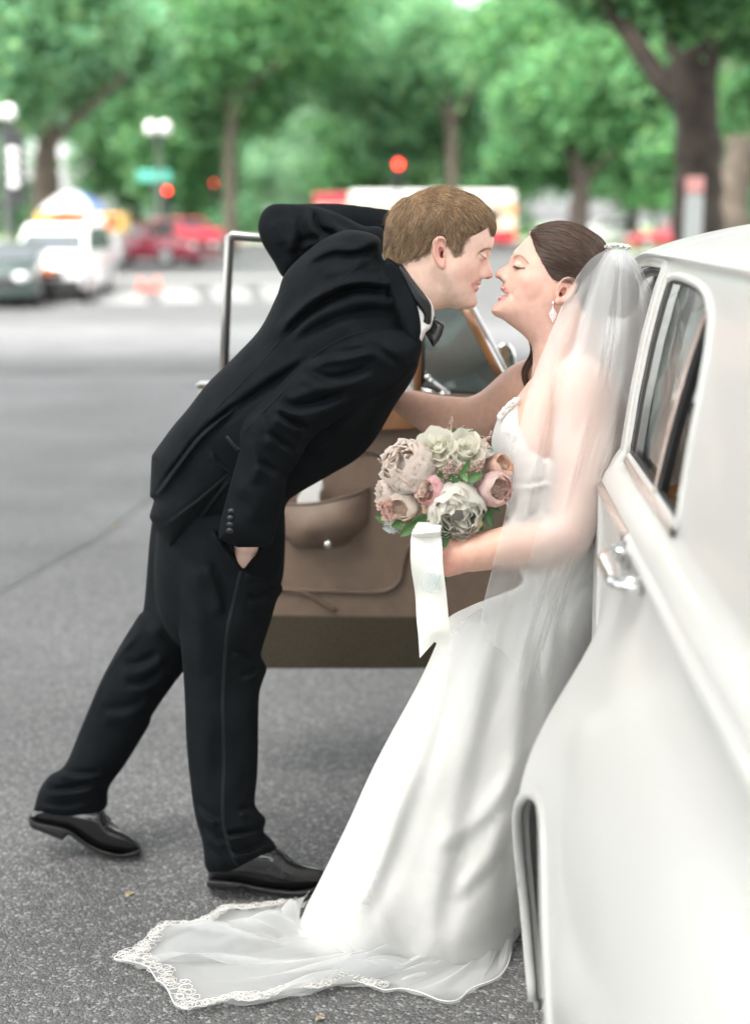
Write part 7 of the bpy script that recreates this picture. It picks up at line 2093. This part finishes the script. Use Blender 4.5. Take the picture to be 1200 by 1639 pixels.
for ba, ti, n, sp in [((712, 712, -20), (723, 668, -28), 120, 4.5), ((725, 705, -25), (742, 682, -30), 60, 4), ((628, 752, -20), (604, 734, -20), 70, 4), ((775, 715, -20), (786, 690, -20), 60, 4),
                      ((708, 770, -70), (722, 738, -76), 150, 7), ((724, 762, -74), (740, 742, -76), 110, 6), ((757, 768, -64), (772, 735, -64), 190, 8), ((748, 758, -66), (757, 738, -66), 90, 6)]:
    astilbe(ba, ti, n, sp, AS)
def leaf(name, base, tip, q0, q1, w_, col, fold=.25, wav=.0):
    mb = MB(); cols = []; A = []
    b_, t_ = np.array(base, float), np.array(tip, float); d = t_ - b_; L_ = np.hypot(*d); nrm = np.array([-d[1], d[0]]) / L_
    for i in range(9):
        f = i / 8; wd = w_ * math.sin(min(f * .92 + .06, 1) * math.pi) ** .75 * (1 + wav * math.sin(i * 2.4))
        for s in (-1, -.5, 0, .5, 1):
            p = b_ + d * f + nrm * s * wd
            A.append(B(p[0], p[1], q0 + (q1 - q0) * f - fold * abs(s) * wd + 3 * math.sin(f * 3)))
            cols.append(np.array(col) * (1.25 if s == 0 else RNG.uniform(.85, 1.1)))
    Q = [(i * 5 + j, i * 5 + j + 1, i * 5 + j + 6, i * 5 + j + 5) for i in range(8) for j in range(4)]
    return mesh_np('leaf', A, Q, M_LEAFB, bouquet, True, None, np.array(cols))
M_LEAFB = mat('bouquet_leaf', (0.05, 0.12, 0.03), 0.4, tint=True, bump=(150, 0.001, 0.3))
LG = (0.040, 0.105, 0.032); LG2 = (0.075, 0.16, 0.045); LDM = (0.26, 0.31, 0.28)
for a in [((700, 842), (713, 876), -74, -86, 12, LG), ((698, 838), (722, 862), -70, -84, 9, LG), ((690, 830), (662, 838), -60, -60, 11, LG), ((676, 832), (640, 858), -50, -48, 9, LG2), ((655, 836), (626, 842), -36, -34, 9, LG2), ((630, 836), (600, 826), -10, -6, 8, LG2),
          ((640, 846), (612, 845), -20, -14, 8, LDM), ((770, 800), (786, 845), -56, -60, 10, LG), ((764, 812), (790, 838), -54, -56, 10, LG), ((772, 806), (800, 820), -40, -40, 8, LG), ((758, 830), (772, 850), -56, -62, 6, LG2), ((760, 800), (776, 826), -66, -70, 7, LG),
          ((740, 772), (716, 762), -72, -78, 8, LG), ((744, 770), (772, 758), -72, -76, 8, LG2), ((712, 772), (700, 752), -70, -76, 6, LG), ((740, 760), (752, 736), -74, -80, 5, LG2), ((726, 790), (706, 774), -70, -74, 6, LG), ((735, 752), (748, 770), -74, -80, 6, LG2),
          ((732, 700), (744, 682), -28, -34, 4, LG2), ((738, 702), (760, 688), -26, -30, 4, LG2), ((728, 700), (726, 684), -30, -34, 4, LG2), ((752, 706), (774, 700), -20, -20, 4, LG2), ((630, 744), (618, 728), -24, -22, 4, LG2), ((636, 738), (634, 716), -20, -18, 4, LG2), ((626, 752), (612, 748), -22, -22, 4, LG2),
          ((684, 712), (676, 700), -26, -26, 7, LDM), ((786, 730), (782, 716), -28, -28, 7, LDM), ((770, 806), (790, 816), -30, -30, 9, LDM), ((640, 780), (632, 794), -44, -44, 7, (.5, .46, .42)), ((756, 770), (742, 786), -66, -70, 7, LDM), ((720, 842), (734, 850), -64, -70, 9, (.62, .60, .55))]:
    leaf('leaf', *a)
m = MB(); m.ball(B(764, 838, -66), (.0095, .0095, .0105), 8, 12); o = m.build('bud', mat('bud_green', (0.42, 0.46, 0.22), 0.5, noise=(60, .2)), bouquet, True); o['label'] = 'round pale green bud at the lower right'
# handle of stems, bound in ribbon
m = MB()
for k in range(14):
    a = k / 14 * 6.28; r = 8 + 3 * (k % 2)
    m.tube([B(712 + 2.2 * r * math.cos(a), 830 + 2 * math.sin(a), 0 + 2.2 * r * math.sin(a)), B(706 + r * math.cos(a), 880, 8 + r * math.sin(a)), B(703 + r * math.cos(a), 930, 14 + r * math.sin(a))], .0032, 6)
o = m.build('stems', M_STEM, bouquet, True); o['kind'] = 'stuff'
# ribbon: a loop at the neck and a long flat tail with a swallow end
def ribbon(center, width, qs_, name, n=40, tilt=0.0, notch=0.0):
    c = crv([(*p, w_, q) for p, w_, q in zip(center, width, qs_)], 8)
    A = []
    for i, (x, y, w_, q) in enumerate(c):
        f = i / (len(c) - 1); row = []
        for s in np.linspace(-1, 1, 9):
            yy_ = y + tilt * s * 4
            if notch and f > .80: yy_ = y - notch * (1 - abs(s - .05)) * (f - .80) / .20
            row.append(B(x + s * w_ / 2, yy_, q + 3.0 * math.sin(s * 2.2 + f * 6) + 2 * math.sin(f * 14)))
        A.append(row)
    m = MB(); m.grid(np.array(A)); m.grid(np.array(A)[:, ::-1] + np.array([0, .0012, 0]))
    o = m.build(name, M_RIB, bouquet, True)
    return o
ribbon([(686, 836), (684, 842), (682, 850), (682, 860)], [34, 40, 44, 46], [-66, -88, -96, -92], 'ribbon_loop')
m = MB(); A = []
for t in np.linspace(-1.9, 2.3, 20): A.append([B(x, 850 - 10 * math.cos(t), -84 - 12 * math.sin(t + .6)) for x in np.linspace(666, 706, 9)])
m.grid(np.array(A)); m.build('ribbon_knot', M_RIB, bouquet, True)
ribbon([(682, 852), (682, 870), (683, 905), (689, 950), (692, 990), (694, 1015), (695, 1052)], [46, 50, 51, 50, 51, 50, 47], [-86, -94, -96, -92, -92, -94, -96], 'ribbon_tail', notch=26)
# monogram stitched in pale blue, seen from its back
def stitch(mb, pts, r=.0009):
    c = crv(pts, 8); mb.tube(np.array([B(x, y, -100.5 + .0 * x) for x, y in c]), r, 5)
m = MB()
stitch(m, [(677, 919), (673, 926), (673, 936), (678, 944), (683, 942), (685, 932), (684, 924), (680, 920), (684, 917), (690, 920), (694, 930), (693, 940), (688, 946), (684, 944)])
stitch(m, [(692, 917), (687, 922), (687, 930), (691, 934), (695, 931), (697, 922), (694, 917)])
stitch(m, [(699, 920), (698, 930), (697, 941)]); stitch(m, [(704, 919), (700, 928), (697, 931), (701, 935), (704, 943)]); stitch(m, [(681, 945), (690, 949), (699, 946)])
stitch(m, [(690, 924), (688, 936), (690, 944)])
o = m.build('monogram', M_MONO, bouquet, True)
# ring on the hand that holds the stems
m = MB(); m.tube([vb2.W(700 + 8.6 * math.cos(t) * .5, 900 + 8.6 * math.sin(t), -203 + 8.6 * math.cos(t)) for t in np.linspace(0, 6.28, 20)], .0011, 6); m.ball(vb2.W(698, 898, -213), .003, 5, 8); m.build('ring', M_GEM, bride, True)
# ---- small things on the road
def litter(name, px, py, n, s, col, label, cat, grp=None):
    g = G0(px, py); r = empty(name, g, label, cat, grp)
    A = []
    for i in range(7):
        f = i / 6; w_ = s * .35 * math.sin(f * math.pi * .93 + .1)
        A.append([((f - .5) * s + 0.1 * w_ * k, k * w_, .004 + .35 * s * abs(k) * math.sin(f * 3) * .5 + .08 * s * math.sin(f * 6)) for k in (-1, 0, 1)])
    m = MB(); m.grid(np.array(A)); m.build('blade', mat('dry_' + name, col, 0.8), r, True, world=False, xf=Matrix.Rotation(n, 4, 'Z'))
litter('dry_leaf', 182, 845, 0.5, .05, (0.42, 0.32, 0.2), 'pale dry leaf lying on the road left of the jacket', 'leaf', 'dry leaves on the road')
litter('dry_leaf', 208, 1434, 1.2, .03, (0.30, 0.22, 0.12), 'small tan leaf lying on the asphalt between the shoes', 'leaf', 'dry leaves on the road')
litter('dry_leaf', 512, 1634, 0.6, .02, (0.36, 0.2, 0.09), 'tiny orange leaf at the bottom edge below the train', 'leaf', 'dry leaves on the road')
